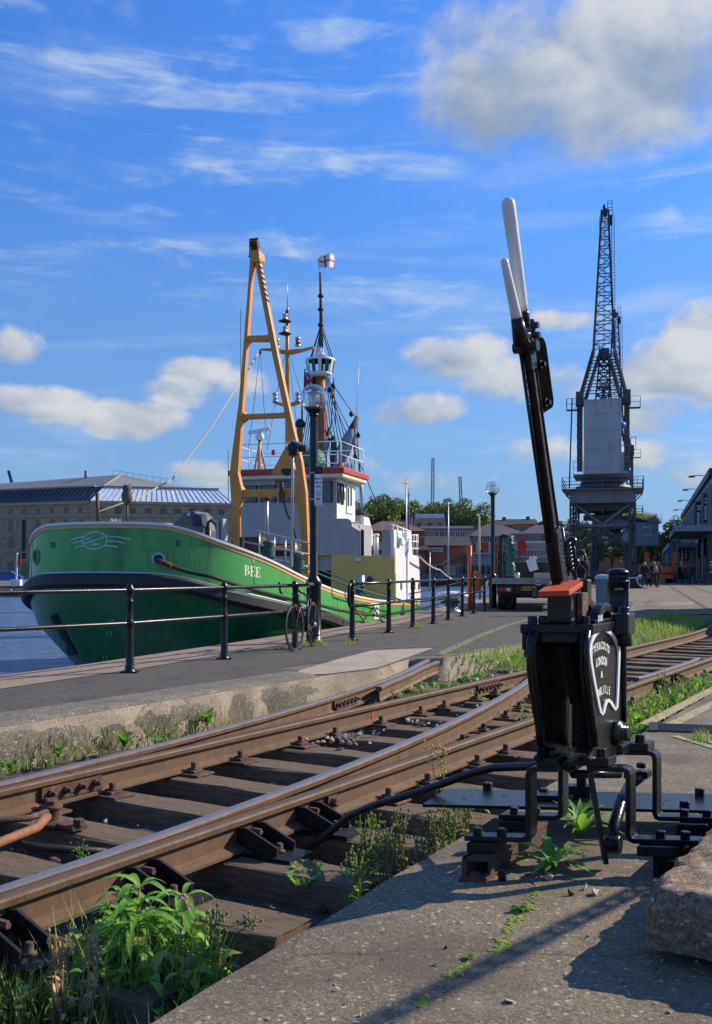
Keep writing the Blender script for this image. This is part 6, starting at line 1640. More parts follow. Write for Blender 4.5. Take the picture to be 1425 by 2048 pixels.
m=MB();m.lathe(V((0,0,6.67)),[(1.85,0),(1.9,.12),(1.9,.3),(1.6,.34),(1.5,.8),(1.6,1.0)],28);m.build('turntable',CD,ct,local=True)
m=MB();m.box((0,0,7.65),(3.9,3.6,.16));md=m.build('machine_deck',CM,ct,local=True)
m=MB();rails(m,[(-1.95,-1.6,7.73),(-1.3,-1.6,7.73)],.9,2,.03,False);rails(m,[(1.3,-1.6,7.73),(1.95,-1.6,7.73),(1.95,1.6,7.73)],.9,2,.03,False);m.build('railing',CM,md,local=True)
m=MB();m.box((0,-1.35,10.25),(2.45,1.3,5.1));ho=m.build('counterweight_house',CG,ct,local=True,bev=.03)
m=MB()
for z in(8.12,9.4,10.72,11.82,12.76):m.box((0,-1.35,z),(2.49,1.34,.06))
for x in(-1.2,1.2):m.box((x,-2.01,10.25),(.09,.03,5.1))
m.build('rivet_strip',CG,ho,local=True)
m=MB()
for z in(8.12,9.4,10.72,11.82,12.76):
 for i in range(26):m.lathe(V((-1.2+i*.096,-2.02,z)),[(.018,0),(.012,.012)],5,0,(V((1,0,0)),V((0,0,1)),V((0,-1,0))))
o=m.build('rivets',CG,ho,local=True)
for s_ in(-1,1):
 m=MB();m.box((s_*1.6,.2,10.9),(.38,.55,5.6));m.box((s_*1.6,.2,13.2),(.52,.75,1.0));co_=m.build('column',CD,ct,local=True,bev=.02)
 m=MB();CB(m,V((s_*1.6,-.1,12.4)),V((s_*2.5,-.1,12.4)),.5,.06);rails(m,[(s_*1.85,-.35,12.43),(s_*2.5,-.35,12.43),(s_*2.5,.3,12.43)],.75,2,.03,False);m.build('side_platform',CD,co_,local=True)
 m=MB()
 for z in(9.0,9.8,10.6,11.4):m.box((s_*1.6,-.1,z),(.42,.1,.12))
 m.build('column_rib',CM,co_,local=True)
m=MB();m.tube([V((-2.3,-.4,6.9)),V((-2.1,-.4,13.2))],.05,8);m.build('access_pole',CD,ct,local=True)
m=MB();CB(m,V((1.85,-.3,9.5)),V((2.15,-.3,9.5)),.04);rails(m,[(1.85,-.3,9.5),(2.2,-.3,9.5)],.85,1,.04,False);m.build('side_gate',CD,ct,local=True)
m=MB();m.ball((1.34,-1.5,11.0),(.16,.16,.26),14,10)
for v in m.v:v+=V((.11*noise.noise(v*5),.05*noise.noise(v*8),.12*noise.noise(v*6)))
m.build('blue_sheet',pm('bright_blue_sheet',(.02,.17,.75),(.02,.14,.6),5,.5),ho,local=True)
J0,J1,J2=V((0,1.0,13.3)),V((0,3.2,17.1)),V((0,7.0,28.7))
def chord(sx,sy):return[V((sx*1.62,.9+sy*.6,13.3)),V((sx*.74,3.2+sy*.6,17.1)),V((sx*.24,7.0+sy*.26,28.7))]
m=MB()
for sx_ in(-1,1):
 for sy_ in(-1,1):
  c=chord(sx_,sy_);CB(m,c[0],c[1],.17);
 CB(m,V((sx_*1.3,-.3,12.7)),V((sx_*.3,2.6,16.8)),.2)
for k in range(1,7):
 t=k/7
 q=[chord(a,b)[0].lerp(chord(a,b)[1],t)for a,b in((-1,-1),(1,-1),(1,1),(-1,1))]
 for a,b in zip(q,q[1:]+q[:1]):CB(m,a,b,.06)
q0=[(chord(a,b)[0],chord(a,b)[1])for a,b in((-1,-1),(1,-1),(1,1),(-1,1))]
lat(m,q0[1],q0[2],7,.05);lat(m,q0[3],q0[0],7,.05)
m.build('jib_foot',CD,ct,local=True)
m=MB();lat(m,(V((-.55,.4,12.9)),V((-.3,3.0,16.6))),(V((.55,.4,12.9)),V((.3,3.0,16.6))),6,.09)
for s_ in(-1,1):CB(m,V((s_*.55,.4,12.9)),V((s_*.3,3.0,16.6)),.1)
for i in range(5):CB(m,V((-.5+.25*i,.2+.2*i,12.6)),V((.5-.2*i,1+.3*i,14.6)),.06)
m.build('derrick_gear',CD,ct,local=True)
m=MB();q1=[(chord(a,b)[1],chord(a,b)[2])for a,b in((-1,-1),(1,-1),(1,1),(-1,1))]
for a,b in q1:CB(m,a,b,.14)
for i in range(4):lat(m,q1[i],q1[(i+1)%4],15,.055,'z')
m.box((0,3.1,16.9),(.75,.9,.7));jb=m.build('jib',CD,ct,local=True)
m=MB();m.box((0,7.0,28.6),(.3,.5,.5));CB(m,V((-.05,7.1,28.6)),V((-.1,7.2,29.2)),.14);m.build('jib_head',CD,jb,local=True)
m=MB();m.lathe(V((-.1,7.2,29.0)),[(.32,0),(.28,.04),(.28,.08),(.32,.12)],16,0,(V((0,1,0)),V((0,0,1)),V((1,0,0))));m.build('head_sheave',CD,jb,local=True)
m=MB();rails(m,[(.2,6.9,28.4),(.55,6.9,28.4),(.55,7.5,28.4),(.2,7.5,28.4)],1.0,2,.035);m.build('head_rail',CD,jb,local=True);m=MB();rails(m,[(-.4,6.5,27.2),(-.15,6.5,27.2)],.9,2,.03,False);m.box((.4,7.1,28.0),(.3,.1,.8));m.build('head_rail',CD,jb,local=True)
m=MB()
for s_ in(.48,.68):CB(m,V((s_+.12,3.3,17.4)),V((s_,6.9,28.4)),.035)
for i in range(42):t=i/42;CB(m,V((.6-.12*t,3.3+3.6*t,17.4+11*t)),V((.8-.12*t,3.3+3.6*t,17.4+11*t)),.025)
m.build('ladder',CD,jb,local=True)
m=MB()
for x in(-.06,.06):CB(m,V((x,.6,13.4)),V((x,6.9,28.3)),.025);
m.build('hoist_cable',M['wire'],jb,local=True)
cr2=copy_tree(ct,(26.1,100.8,GZ),-CH,'farther dockside crane, only its jib tip showing right of the nearer crane');
lp_=thing('shadow_pole','narrow leaning lattice pole added out of view at the right to cast a foreground shadow','pole',(3.85,6.0,GZ))
m=MB();Q_=V((-1.757,-1.23,0));SQv=V((math.sin(R(66)),math.cos(R(66)),0))/math.tan(R(32))
def lean(z,o=0):return V((.36,2.93,0))+SQv*2.4+(SQv-V((.733,.8,0))*LK)*(z-2.4)+V((.1,-.995,0))*o+V((0,0,z))
LK=1.2
for o in(-.035,.035):m.bar(lean(GZ,o),lean(3.9,o),.022,.022)
for i in range(44):m.bar(lean(.1+i*.086,-.035),lean(.14+i*.086,.035),.018,.018)
m.build('lattice',CD,lp_)
m=MB();q=lean(GZ);m.box(V((q.x,q.y,GZ+.04)),(.3,.3,.08));m.build('foot',CM,lp_)
lp_.location=(q.x,q.y,GZ);
for ch_ in lp_.children:ch_.data.transform(Matrix.Translation(V((3.85-q.x,6.0-q.y,0))))
q=P(1281,1170,90);t=thing('crane_cabin','small grey-blue cabin on posts with plants on its roof, right of the crane portal','cabin',(q.x,q.y,GZ))
cb=pm('grey_blue_boarding',(.13,.19,.25),(.1,.15,.2),2,.6)
def bx(m,p,s,mi=0):m.box(p,s,None,mi)
c=V((q.x,q.y,0))
m=MB();m.box(c+V((0,0,4.4)),(2.4,3,2.1));m.build('cabin_wall',cb,t)
m=MB();m.prism([c+V((-1.6,-1.7,5.9)),c+V((1.35,-1.7,5.3)),c+V((1.35,-1.7,5.45)),c+V((-1.6,-1.7,6.05))],(0,3.4,0));m.build('roof',M['slate'],t)
m=MB();m.box(c+V((.25,-1.52,4.6)),(.9,.05,.8));w_=m.build('window',M['window'],t);m=MB();m.tube([c+V((a,-1.55,b))for a,b in((-.2,4.2),(.7,4.2),(.7,5.0),(-.2,5.0))],.05,6,closed=True);m.build('window_frame',M['plastic_white'],w_)
m=MB()
for x,y in((-1,-1.2),(1,-1.2),(1,1.2),(-1,1.2)):m=MB();CB(m,c+V((x,y,GZ)),c+V((x,y,3.4)),.14);m.build('post',CD,t)
m=MB();CB(m,c+V((1.0,-1.7,2.6)),c+V((-.2,-1.6,.4)),.18,.06);m.build('timber_strut',M['mast_wood'],t)
TH_=R(11);tk=thing('flatbed_truck','flatbed lorry seen from behind with black chassis and yellow number plate','lorry',(5.0,28,GZ),-TH_)
L_=dict(local=True)
m=MB();m.box((0,2.6,.80),(2.32,5.2,.06));dk=m.build('load_deck',M['alu'],tk,bev=.01,**L_)
m=MB();m.box((0,.0,.86),(2.36,.05,.13));m.box((0,-.01,.78),(2.36,.05,.05));m.box((-1.17,2.6,.82),(.05,5.2,.14));m.box((1.17,2.6,.82),(.05,5.2,.14))
for i in range(22):m.box((-.95+.09*i if i<11 else-.1+.09*(i-11),-.03,.875),(.03,.02,.08))
m.build('deck_edge',M['alu'],dk,**L_)
m=MB()
for x in(-.45,.45):m.box((x,3.2,.6),(.12,6.6,.22))
m.box((0,.25,.58),(1.9,.14,.2));m.box((0,1.2,.5),(1.7,1.2,.3));ch=m.build('chassis',M['truck_body'],tk,**L_)
m=MB();m.box((0,.1,.60),(2.1,.06,.26));bm_=m.build('rear_bar',M['truck_body'],tk,**L_)
m=MB();m.box((-.25,.05,.63),(.54,.02,.12));npl=m.build('number_plate',M['plate_yellow'],tk,**L_)
m=MB();add_text(m,'X57 AUJ',.115,V((-.25,.036,.632)),V((1,0,0)),V((0,0,1)),bold=.003,sx=.92);m.build('plate_lettering',M['dark'],npl,local=True,recalc=False)
for s_ in(-1,1):
 m=MB();m.box((s_*.82,.04,.60),(.42,.06,.12));tl=m.build('tail_lamp',M['red_lens'],tk,bev=.01,**L_)
 m=MB();m.box((s_*.72,.005,.60),(.1,.02,.09));m.build('reverse_lens',M['plastic_white'],tl,**L_)
 m=MB();m.box((s_*1.08,.0,.80),(.1,.04,.05));m.build('marker_lamp',M['red_lens'],tk,**L_)
m=MB();m.box((0,.0,.50),(.12,.08,.3));m.lathe(V((0,-.06,.38)),[(.03,0),(.05,.04),(.05,.1),(.02,.12)],10);m.build('tow_hitch',M['winch_grey'],tk,**L_)
m=MB();m.box((.1,-.02,.80),(.16,.03,.16));m.build('deck_latch',M['galv'],tk,**L_)
def tyre(x,y,w_):
 ax=(V((0,1,0)),V((0,0,1)),V((1,0,0)));m=MB();m.lathe(V((x-w_/2,y,.38)),[(.24,0),(.36,.0),(.38,.03),(.38,w_-.03),(.36,w_),(.24,w_)],28,0,ax);o=m.build('wheel',M['tyre'],tk,**L_)
 m=MB();m.lathe(V((x-w_/2+.03,y,.38)),[(.24,0),(.2,.04),(.1,.05),(.1,w_-.1),(.2,w_-.06),(.24,w_-.05)],16,0,ax);m.build('rim',M['winch_grey'],o,**L_)
for x in(-.93,-.66,.66,.93):tyre(x,1.0,.24)
for x in(-.9,.9):tyre(x,5.9,.25)
m=MB();m.prism([V((-1.0,5.3,.55)),V((-1.0,5.3,2.05)),V((-1.0,5.5,2.15)),V((-1.0,6.6,2.15)),V((-1.0,7.1,1.5)),V((-1.0,7.25,.55))],(2.0,0,0));cabn=m.build('cab',M['silver'],tk,bev=.06,**L_)
m=MB();m.box((.1,5.28,1.62),(1.6,.04,.42));wn=m.build('rear_window',M['window'],cabn,**L_)
m=MB()
for i in range(34):m.box((-.68+i*.047,5.24,1.62),(.01,.02,.42))
for z in(1.42,1.6,1.82):m.box((.1,5.235,z),(1.62,.02,.02))
m.build('window_guard',M['galv'],wn,**L_)
for s_ in(-1,1):
 m=MB();m.box((s_*1.005,6.2,1.62),(.02,.7,.5));m.build('side_window',M['window'],cabn,**L_)
 m=MB();m.box((s_*1.2,6.9,1.55),(.16,.06,.4));CB(m,V((s_*1.0,6.8,1.7)),V((s_*1.18,6.9,1.7)),.03);m.build('mirror',M['dark'],cabn,**L_)
m=MB();m.box((0,5.0,1.12),(2.1,.08,.52));hb_=m.build('headboard',pm('dark_brown_headboard',(.045,.03,.024),(.03,.022,.018),4,.6),tk,**L_)
m=MB();m.box((.12,4.9,2.22),(1.95,.06,.26));CB(m,V((-.75,4.95,.9)),V((-.75,4.95,2.2)),.05);CB(m,V((1.0,4.95,.9)),V((1.0,4.95,2.2)),.05);lb=m.build('lamp_board',M['crane_mid'],tk,**L_)
for x in(-.6,-.32,.82,1.0):m=MB();m.lathe(V((x,4.87,2.22)),[(.05,0),(.055,.02),(.04,.04)],14,0,(V((1,0,0)),V((0,0,1)),V((0,-1,0))));m.build('lamp',M['red_lens'],lb,**L_)
m=MB();add_text(m,'X57',.14,V((.27,4.865,2.275)),V((1,0,0)),V((0,0,1)),bold=.004);add_text(m,'AUJ',.14,V((.27,4.865,2.155)),V((1,0,0)),V((0,0,1)),bold=.004);m.build('board_lettering',M['dark'],lb,local=True,recalc=False)
m=MB();CB(m,V((-.98,1.0,.85)),V((-.98,1.0,2.15)),.1);CB(m,V((-.98,1.0,2.15)),V((-.7,1.0,2.1)),.1);m.lathe(V((-.78,1.0,.83)),[(.16,0),(.16,.1),(.1,.14),(.1,.5)],12);ja=m.build('loader_arm',M['truck_body'],tk,**L_)
m=MB();m.lathe(V((-.5,.6,.86)),[(.07,0),(.07,.2),(.03,.22)],12);m.build('loader_leg',M['galv'],ja,**L_)
m=MB();m.prism([V((-.52,.9,2.0)),V((-.3,.9,2.02)),V((-.2,.9,1.82)),V((-.46,.9,1.5))],(0,.05,0));m.build('warning_plate',pm('bright_red_plate',(.42,.02,.015),(.36,.02,.015),9,.6),tk,**L_)
m=MB();n=22;prof=[(.13+.02*math.sin(i*2.3)-.05*(i>18),-1.2+1.2*i/n)for i in range(n+1)]
m.lathe(V((-.72,.9,2.15)),prof,22)
for v in m.v:o=noise.noise(v*7)*.09;v.x+=o+.12*max(0,1.3-v.z);v.y+=noise.noise(v*7+V((5,0,0)))*.09
o=m.build('tarpaulin_wrap',M['tarp'],None);o.parent=None
o.data.transform(WM[tk]);tag(o,'crumpled green tarpaulin wrapped round the loader arm of the lorry','tarpaulin')
def place(o,p):o.data.transform(WM[tk]);return o
m=MB();m.box((.75,2.2,.96),(1.6,.9,.12));m.box((.75,2.2,1.04),(1.6,.9,.03));m.box((.7,2.0,.88),(1.5,.3,.08));o=place(m.build('timber_stack',M['rope_pale'],None,bev=.01),0);tag(o,'pale timber boards stacked on the lorry deck','timber')
m=MB();ax3=(V((.95,0,.3)),V((0,1,0)),V((-.3,0,.95)));m.box((-.15,4.75,1.32),(.3,.18,.4),ax3);m.lathe(V((-.22,4.75,1.52)),[(.03,0),(.03,.05)],8,0,ax3);m.tube([V((-.2,4.75,1.5)),V((-.1,4.75,1.6)),V((0,4.75,1.52))],.02,6);o=place(m.build('jerry_can',M['plastic_white'],None,bev=.03),0);tag(o,'white plastic can hanging from the lorry headboard','can')
def skin_mesh(verts,edges,radii,name,mats,parent,levels=2,loc=(0,0,0)):
 me=bpy.data.meshes.new(name);me.from_pydata([tuple(v)for v in verts],edges,[]);o=bpy.data.objects.new(name,me);COL.objects.link(o)
 sk=o.modifiers.new('s','SKIN');sk.use_smooth_shade=True
 for i,sv in enumerate(me.skin_vertices[0].data):
  r=radii[i];sv.radius=r if isinstance(r,tuple)else(r,r);sv.use_root=(i==0)
 su=o.modifiers.new('u','SUBSURF');su.levels=levels;su.render_levels=levels
 dg=bpy.context.evaluated_depsgraph_get();dg.update();m2=bpy.data.meshes.new_from_object(o.evaluated_get(dg))
 bpy.data.objects.remove(o);m2.name=name
 m2.materials.clear()
 for mt in(mats if isinstance(mats,list)else[mats]):m2.materials.append(mt)
 for p in m2.polygons:p.use_smooth=True
 ob=bpy.data.objects.new(name,m2);COL.objects.link(ob);ob.parent=parent;WM[ob]=WM[parent];return ob
def person(label,loc,rz,H=1.7,step=.16,arms=(-.12,.14,.1,.1),coat='cloth_black',legs='cloth_black',hair='hair_dark',long_hair=False,cap=None,coat_len=.0,fingers=False,bag=None,group=None,fem=False,armbend=(.1,.1),level=1):
 k=H/1.72;t=thing('person',label,'person',(loc[0],loc[1],GZ),rz,group);sw=.17 if fem else .2
 J=dict(pel=(0,0,.93),wst=(0,.01,1.08),chs=(0,.0,1.28),nck=(0,.0,1.44),hdb=(0,-.02,1.52),hdt=(0,-.02,1.64))
 for s_,n in((-1,'l'),(1,'r')):
  st=step*s_
  J['hip'+n]=(s_*.1,0,.9);J['kne'+n]=(s_*.11,-st*.55-.02,.5);J['ank'+n]=(s_*.12,-st+.05*(st<0),.09+.05*(st<0));J['toe'+n]=(s_*.13,-st-.14,.035+.02*(st<0))
  a=arms[0]if s_<0 else arms[1];b=armbend[0]if s_<0 else armbend[1]
  J['shl'+n]=(s_*sw,0,1.39);J['elb'+n]=(s_*(sw+.055),a*.5+.03,1.12);J['wrs'+n]=(s_*(sw+.04),a-b,.9+b*.35);J['hnd'+n]=(s_*(sw+.03),a-b-.02,.81+b*.5)
 for q in J:J[q]=V(J[q])*k
 def chain(names,edges,rad,name,mat,extra=()):
  ix={n:i for i,n in enumerate(names)}
  vs=[J[n]for n in names];es=[(ix[a],ix[b])for a,b in edges];rr=[tuple(x*k for x in rad[n])if isinstance(rad[n],tuple)else rad[n]*k for n in names]
  for(a,p,r)in extra:
   i=len(vs);vs.append(V(p));rr.append(r*k);es.append((ix[a]if isinstance(a,str)else a,i))
  return skin_mesh(vs,es,rr,name,mat,t,level)
 rb=dict(pel=(.13,.1),wst=(.115,.085),chs=(.14,.1),nck=.055,hdb=.075,hdt=.085)
 for n in 'lr':rb.update({'hip'+n:.085,'kne'+n:.056,'ank'+n:.04,'toe'+n:.035,'shl'+n:.055,'elb'+n:.04,'wrs'+n:.028,'hnd'+n:(.036,.022)})
 names=['pel','wst','chs','nck','hdb','hdt']+[a+n for n in 'lr' for a in('hip','kne','ank','toe','shl','elb','wrs','hnd')]
 E=[('pel','wst'),('wst','chs'),('chs','nck'),('nck','hdb'),('hdb','hdt')]
 for n in 'lr':E+=[('pel','hip'+n),('hip'+n,'kne'+n),('kne'+n,'ank'+n),('ank'+n,'toe'+n),('chs','shl'+n),('shl'+n,'elb'+n),('elb'+n,'wrs'+n),('wrs'+n,'hnd'+n)]
 ex=[]
 if fingers:
  for n,s_ in(('l',-1),('r',1)):
   h=J['hnd'+n]
   base=len(names)+len(ex)
   for f in range(4):
    a0=h+V((0,(-.03+.02*f)*k,-.03*k));ex.append(('hnd'+n,a0,.011));i0=len(names)+len(ex)-1
    ex.append((i0,a0+V((-s_*.012,0,-.04*k)),.0095));ex.append((i0+1,a0+V((-s_*.03,0,(-.06+.006*abs(f-1))*k)),.008))
   ex.append(('hnd'+n,h+V((-s_*.015,-.045*k,-.005)),.011));i0=len(names)+len(ex)-1;ex.append((i0,h+V((-s_*.025,-.06*k,-.045*k)),.009))
 chain(names,E,rb,'body',M['skin'],ex)
 hc=(J['hdb']+J['hdt'])/2
 m=MB();m.ball(hc+V((0,-.085,-.005))*k,tuple(x*k for x in(.014,.02,.026)),8,6);m.build('nose',M['skin'],t,local=True)
 if fem or fingers:
  m=MB();m.box(hc+V((0,-.088,-.052))*k,(.045*k,.012*k,.011*k));m.build('mouth',M['cloth_red'],t,local=True)
  m=MB()
  for s_ in(-1,1):m.ball(hc+V((s_*.036,-.082,.028))*k,tuple(x*k for x in(.03,.012,.021)),10,6)
  m.tube([hc+V((-.075,-.02,.032))*k,hc+V((-.06,-.078,.034))*k,hc+V((.06,-.078,.034))*k,hc+V((.075,-.02,.032))*k],.005,5);m.build('sunglasses',M['dark'],t,local=True)
 else:
  m=MB()
  for s_ in(-1,1):m.ball(hc+V((s_*.032,-.08,.025))*k,.01*k,6,5)
  m.build('eyes',M['dark'],t,local=True)
 m=MB()
 for s_ in(-1,1):m.ball(hc+V((s_*.083,.0,.0))*k,tuple(x*k for x in(.012,.024,.034)),8,6)
 m.build('ears',M['skin'],t,local=True)
 m=MB();m.ball(hc+V((0,.022,.045))*k,tuple(x*k for x in(.1,.105,.1)),16,10)
 if long_hair:
  for s_ in(-1,0,1):
   m.tube([hc+V((s_*.075,.03,.08))*k,hc+V((s_*.115,.03,-.04))*k,hc+V((s_*.125,.03-.02*abs(s_),-.16))*k,hc+V((s_*.12,.04-.06*abs(s_),-.28))*k],[.05*k,.055*k,.055*k,.02*k],10)
  for v in m.v:v+=V((noise.noise(v*14),noise.noise(v*14+V((3,0,0))),0))*.02
 m.build('hair',M[hair],t,local=True)
 if cap:
  m=MB();m.lathe(hc+V((0,.015,.055))*k,[(.108*k,0),(.115*k,.03*k),(.112*k,.07*k),(.08*k,.1*k),(.01,.108*k)],18);m.prism([hc+V((a,b,.058))*k for a,b in((-.09,-.05),(-.07,-.14),(0,-.165),(.07,-.14),(.09,-.05))],(0,0,.014*k));m.build('cap',M[cap],t,local=True)
 rc=dict(pel=(.165,.125),wst=(.15,.115),chs=(.175,.13),nck=.075)
 for n in 'lr':rc.update({'shl'+n:.085,'elb'+n:.068,'wrs'+n:.05})
 J['wrsl']=J['wrsl'].lerp(J['elbl'],.05);J['wrsr']=J['wrsr'].lerp(J['elbr'],.05)
 cn=['pel','wst','chs','nck']+[a+n for n in 'lr' for a in('shl','elb','wrs')]
 ce=[('pel','wst'),('wst','chs'),('chs','nck')]+[e for n in 'lr' for e in(('chs','shl'+n),('shl'+n,'elb'+n),('elb'+n,'wrs'+n))]
 J['nck']=J['nck']-V((0,0,.03))*k
 if coat_len:J['pel2']=J['pel']-V((0,0,coat_len))*k;rc['pel2']=(.18,.14);cn.append('pel2');ce.append(('pel','pel2'))
 chain(cn,ce,rc,'coat',M[coat])
 rl=dict(pel=(.15,.115))
 for n in 'lr':rl.update({'hip'+n:.105,'kne'+n:.077,'ank'+n:.065})
 chain(['pel']+[a+n for n in 'lr' for a in('hip','kne','ank')],[e for n in 'lr' for e in(('pel','hip'+n),('hip'+n,'kne'+n),('kne'+n,'ank'+n))],rl,'trousers',M[legs])
 for n in 'lr':
  a,b=J['ank'+n],J['toe'+n];m=MB();m.tube([a+V((0,.05,-.035))*k,a+V((0,0,-.03))*k,a.lerp(b,.6),b+V((0,-.04,.0))*k],[.04*k,.056*k,.05*k,.03*k],10);m.build('shoe',M['dark'],t,local=True)
 if bag=='strap':
  m=MB();m.tube([J['shll']+V((-.02,-.11,.06))*k,V((.0,-.155,1.25))*k,V((.16,-.13,1.0))*k],.016,6);m.box(V((.21,-.06,.92))*k,(.1,.24,.2));m.build('shoulder_bag',M['cloth_grey'],t,local=True)
 if bag=='tan':
  m=MB();m.ball(V((.05,-.14,1.2))*k,tuple(x*k for x in(.16,.12,.2)),12,8);m.build('bundle',M['cloth_tan'],t,local=True)
 return t
person('person in dark cap, sunglasses and black jacket walking towards the camera behind the lever',(P(1162,1140,25.6).x,25.6),R(14),1.66,.14,coat='cloth_black',legs='cloth_black',long_hair=True,cap='cloth_grey',coat_len=.12,fingers=True,bag='strap',fem=True,level=2)
person('grey-haired person in black coat and blue jeans walking away, left of the couple',(P(1290,1140,68).x,68),R(170),1.68,.2,coat='cloth_black',legs='cloth_blue',hair='hair_grey',coat_len=.15)
person('person with fair hair carrying a tan bundle in front of the orange machine',(P(1308,1140,66).x,66),R(10),1.72,.16,coat='cloth_black',legs='cloth_black',hair='hair_fair',long_hair=True,coat_len=.2,bag='tan',armbend=(.25,.25),fem=True)
person('person in dark clothes close beside the one with the tan bundle',(P(1315,1140,68).x,68),R(150),1.7,.12,coat='cloth_grey',legs='cloth_black',coat_len=.1)
person('person in dark red top walking by the shed, in the middle of the far walkers',(P(1371,1140,83).x,83),R(20),1.66,.2,coat='cloth_red',legs='cloth_black')
person('tall person in dark green jacket walking by the shed, right of the red-topped one',(P(1386,1140,81).x,81),R(190),1.82,.22,coat='cloth_green',legs='cloth_black')
person('person in black walking by the shed, left of the red-topped one',(P(1358,1140,88).x,88),R(10),1.72,.2,coat='cloth_black',legs='cloth_black')
person('person in dark blue jeans farthest back beside the orange machine',(P(1347,1140,96).x,96),R(180),1.72,.18,coat='cloth_grey',legs='cloth_blue',hair='hair_grey')
person('person in dark coat and pale trousers at the right edge of the view',(P(1421,1140,74).x,74),R(200),1.8,.2,coat='cloth_black',legs='cloth_grey',coat_len=.15)
q=P(1320,1167,88);th=thing('telehandler','orange forklift-like machine with raised frame parked beyond the walkers','forklift',(q.x,88,GZ),R(-12))
OR=M['orange_paint']
m=MB();m.box((0,1.2,1.0),(1.7,3.2,.75));m.box((-.3,.8,1.6),(.9,1.8,.5));m.build('body',OR,th,local=True,bev=.08)
m=MB()
for x in(-1.15,1.15):m.box((x,-.6,1.75),(.38,.3,1.9))
m.box((0,-.6,1.15),(2.6,.3,.55));m.box((0,-.6,.55),(2.2,.25,.35));m.build('carriage',OR,th,local=True,bev=.04)
m=MB()
for x in(-.3,.3):m.box((x,-.62,2.0),(.1,.12,1.6))
m.build('mast',M['dark'],th,local=True)
m=MB();m.box((.45,1.2,2.1),(.8,1.2,.9));cb2=m.build('cab',M['window'],th,local=True,bev=.05)
for x in(-.9,.9):
 for y in(0,2.4):m=MB();m.lathe(V((x-.2,y,.48)),[(.28,0),(.46,.0),(.48,.05),(.48,.35),(.46,.4),(.28,.4)],20,0,(V((0,1,0)),V((0,0,1)),V((1,0,0))));w_=m.build('wheel',M['tyre'],th,local=True);m=MB();m.lathe(V((x-.16,y,.48)),[(.28,0),(.24,.05),(.24,.28),(.28,.32)],14,0,(V((0,1,0)),V((0,0,1)),V((1,0,0))));m.build('hub',OR,w_,local=True)
q=P(1272,1177,62);rp=thing('black_ramp','black quarter-round ramp panel edged in white beside the litter bin','ramp',(q.x,q.y,GZ))
m=MB();pr=[V((-.75,0,0)),V((-.75,0,.66))]+[V((.05+.55*(1-math.cos(a*math.pi/14)),0,.66-.62*math.sin(a*math.pi/14)))for a in range(8)]+[V((.75,0,0))]
pr=[V((q.x,q.y,GZ))+p for p in pr];m.prism(pr,(0,1.2,0));m.build('panel',M['cloth_black'],rp)
m=MB()
for a,b in zip(pr[1:],pr[2:]):m.bar(a+V((0,-.02,0)),b+V((0,-.02,0)),.05,.05)
m.bar(pr[0]+V((.35,-.02,0)),pr[1]+V((.35,-.02,0)),.05,.05);m.build('white_edge',M['plastic_white'],rp)
t=G(1288,1168);
for i,(px,Y)in enumerate(((1275,95),(1300,98))):
 q=P(px,1170,Y);o=lumpy((q.x,q.y,GZ+.25),(.8,.5,.3),20+i).build('white_sack',M['plastic_white']);tag(o,['white bulk bag on the ground behind the grey-haired walker','second white bulk bag lying behind the orange machine'][i],'bag')
sd_=V((math.sin(R(16.2)),math.cos(R(16.2)),0));sn=V((-sd_.y,sd_.x,0))*1.0
S0=V((30.2,84.5,0));SL=74.0
shed=thing('waterfront_shed','long grey two-storey waterfront shed with canopy and black banners at the right edge','building',tuple(S0))
def SHP(a,o,z):return S0+sd_*a+sn*o+V((0,0,z))
def shbox(m,a0,a1,o0,o1,z0,z1):
 vs=[SHP(a,o,z)for z in(z0,z1)for o in(o0,o1)for a in(a0,a1)]
 m.add(vs,[(0,2,3,1),(4,5,7,6),(0,1,5,4),(2,6,7,3),(0,4,6,2),(1,3,7,5)])
m=MB();shbox(m,0,SL,-16,0,GZ,9.2);m.build('wall',M['shed_panel'],shed)
m=MB();shbox(m,-.3,SL+.3,-16.3,.35,9.2,9.8);m.build('roof',M['shed_dark'],shed)
m=MB();shbox(m,0,SL,.01,.06,8.0,9.2);m.build('parapet_band',M['shed_panel'],shed)
for i in range(24):
 a=1+i*3.05
 m=MB();shbox(m,a,a+.55,.02,.3,4.6,8.6);m.build('pilaster',M['shed_panel'],shed)
 m=MB();shbox(m,a+.8,a+2.8,.015,.05,5.2,7.7);m.build('window',M['window'],shed)
for a0,a1,z in((0,24,4.5),(26,SL,3.7)):
 m=MB();shbox(m,a0,a1,.06,3.1,z,z+.5);m.build('canopy',M['shed_panel'],shed)
for i in range(12):
 a=1.5+i*6;m=MB();shbox(m,a,a+4.5,.012,.1,.1,3.5);m.build('door',M['shed_dark']if i%2 else M['crane_mid'],shed)
 m=MB();m.tube([SHP(a-.4,2.9,GZ),SHP(a-.4,2.9,4.0)],.09,8);m.build('canopy_post',M['crane_mid'],shed)
for i,px in enumerate((1410,1388,1375,1366)):
 a=(8,24,42,62)[i];m=MB();m.tube([SHP(a,.3,9.9),SHP(a,1.3,9.95)],.04,6);m.lathe(SHP(a,1.4,9.78),[(.33,0),(.36,.05),(.24,.12),(.06,.17)],14);m.build('eaves_lamp',M['dark'],shed)
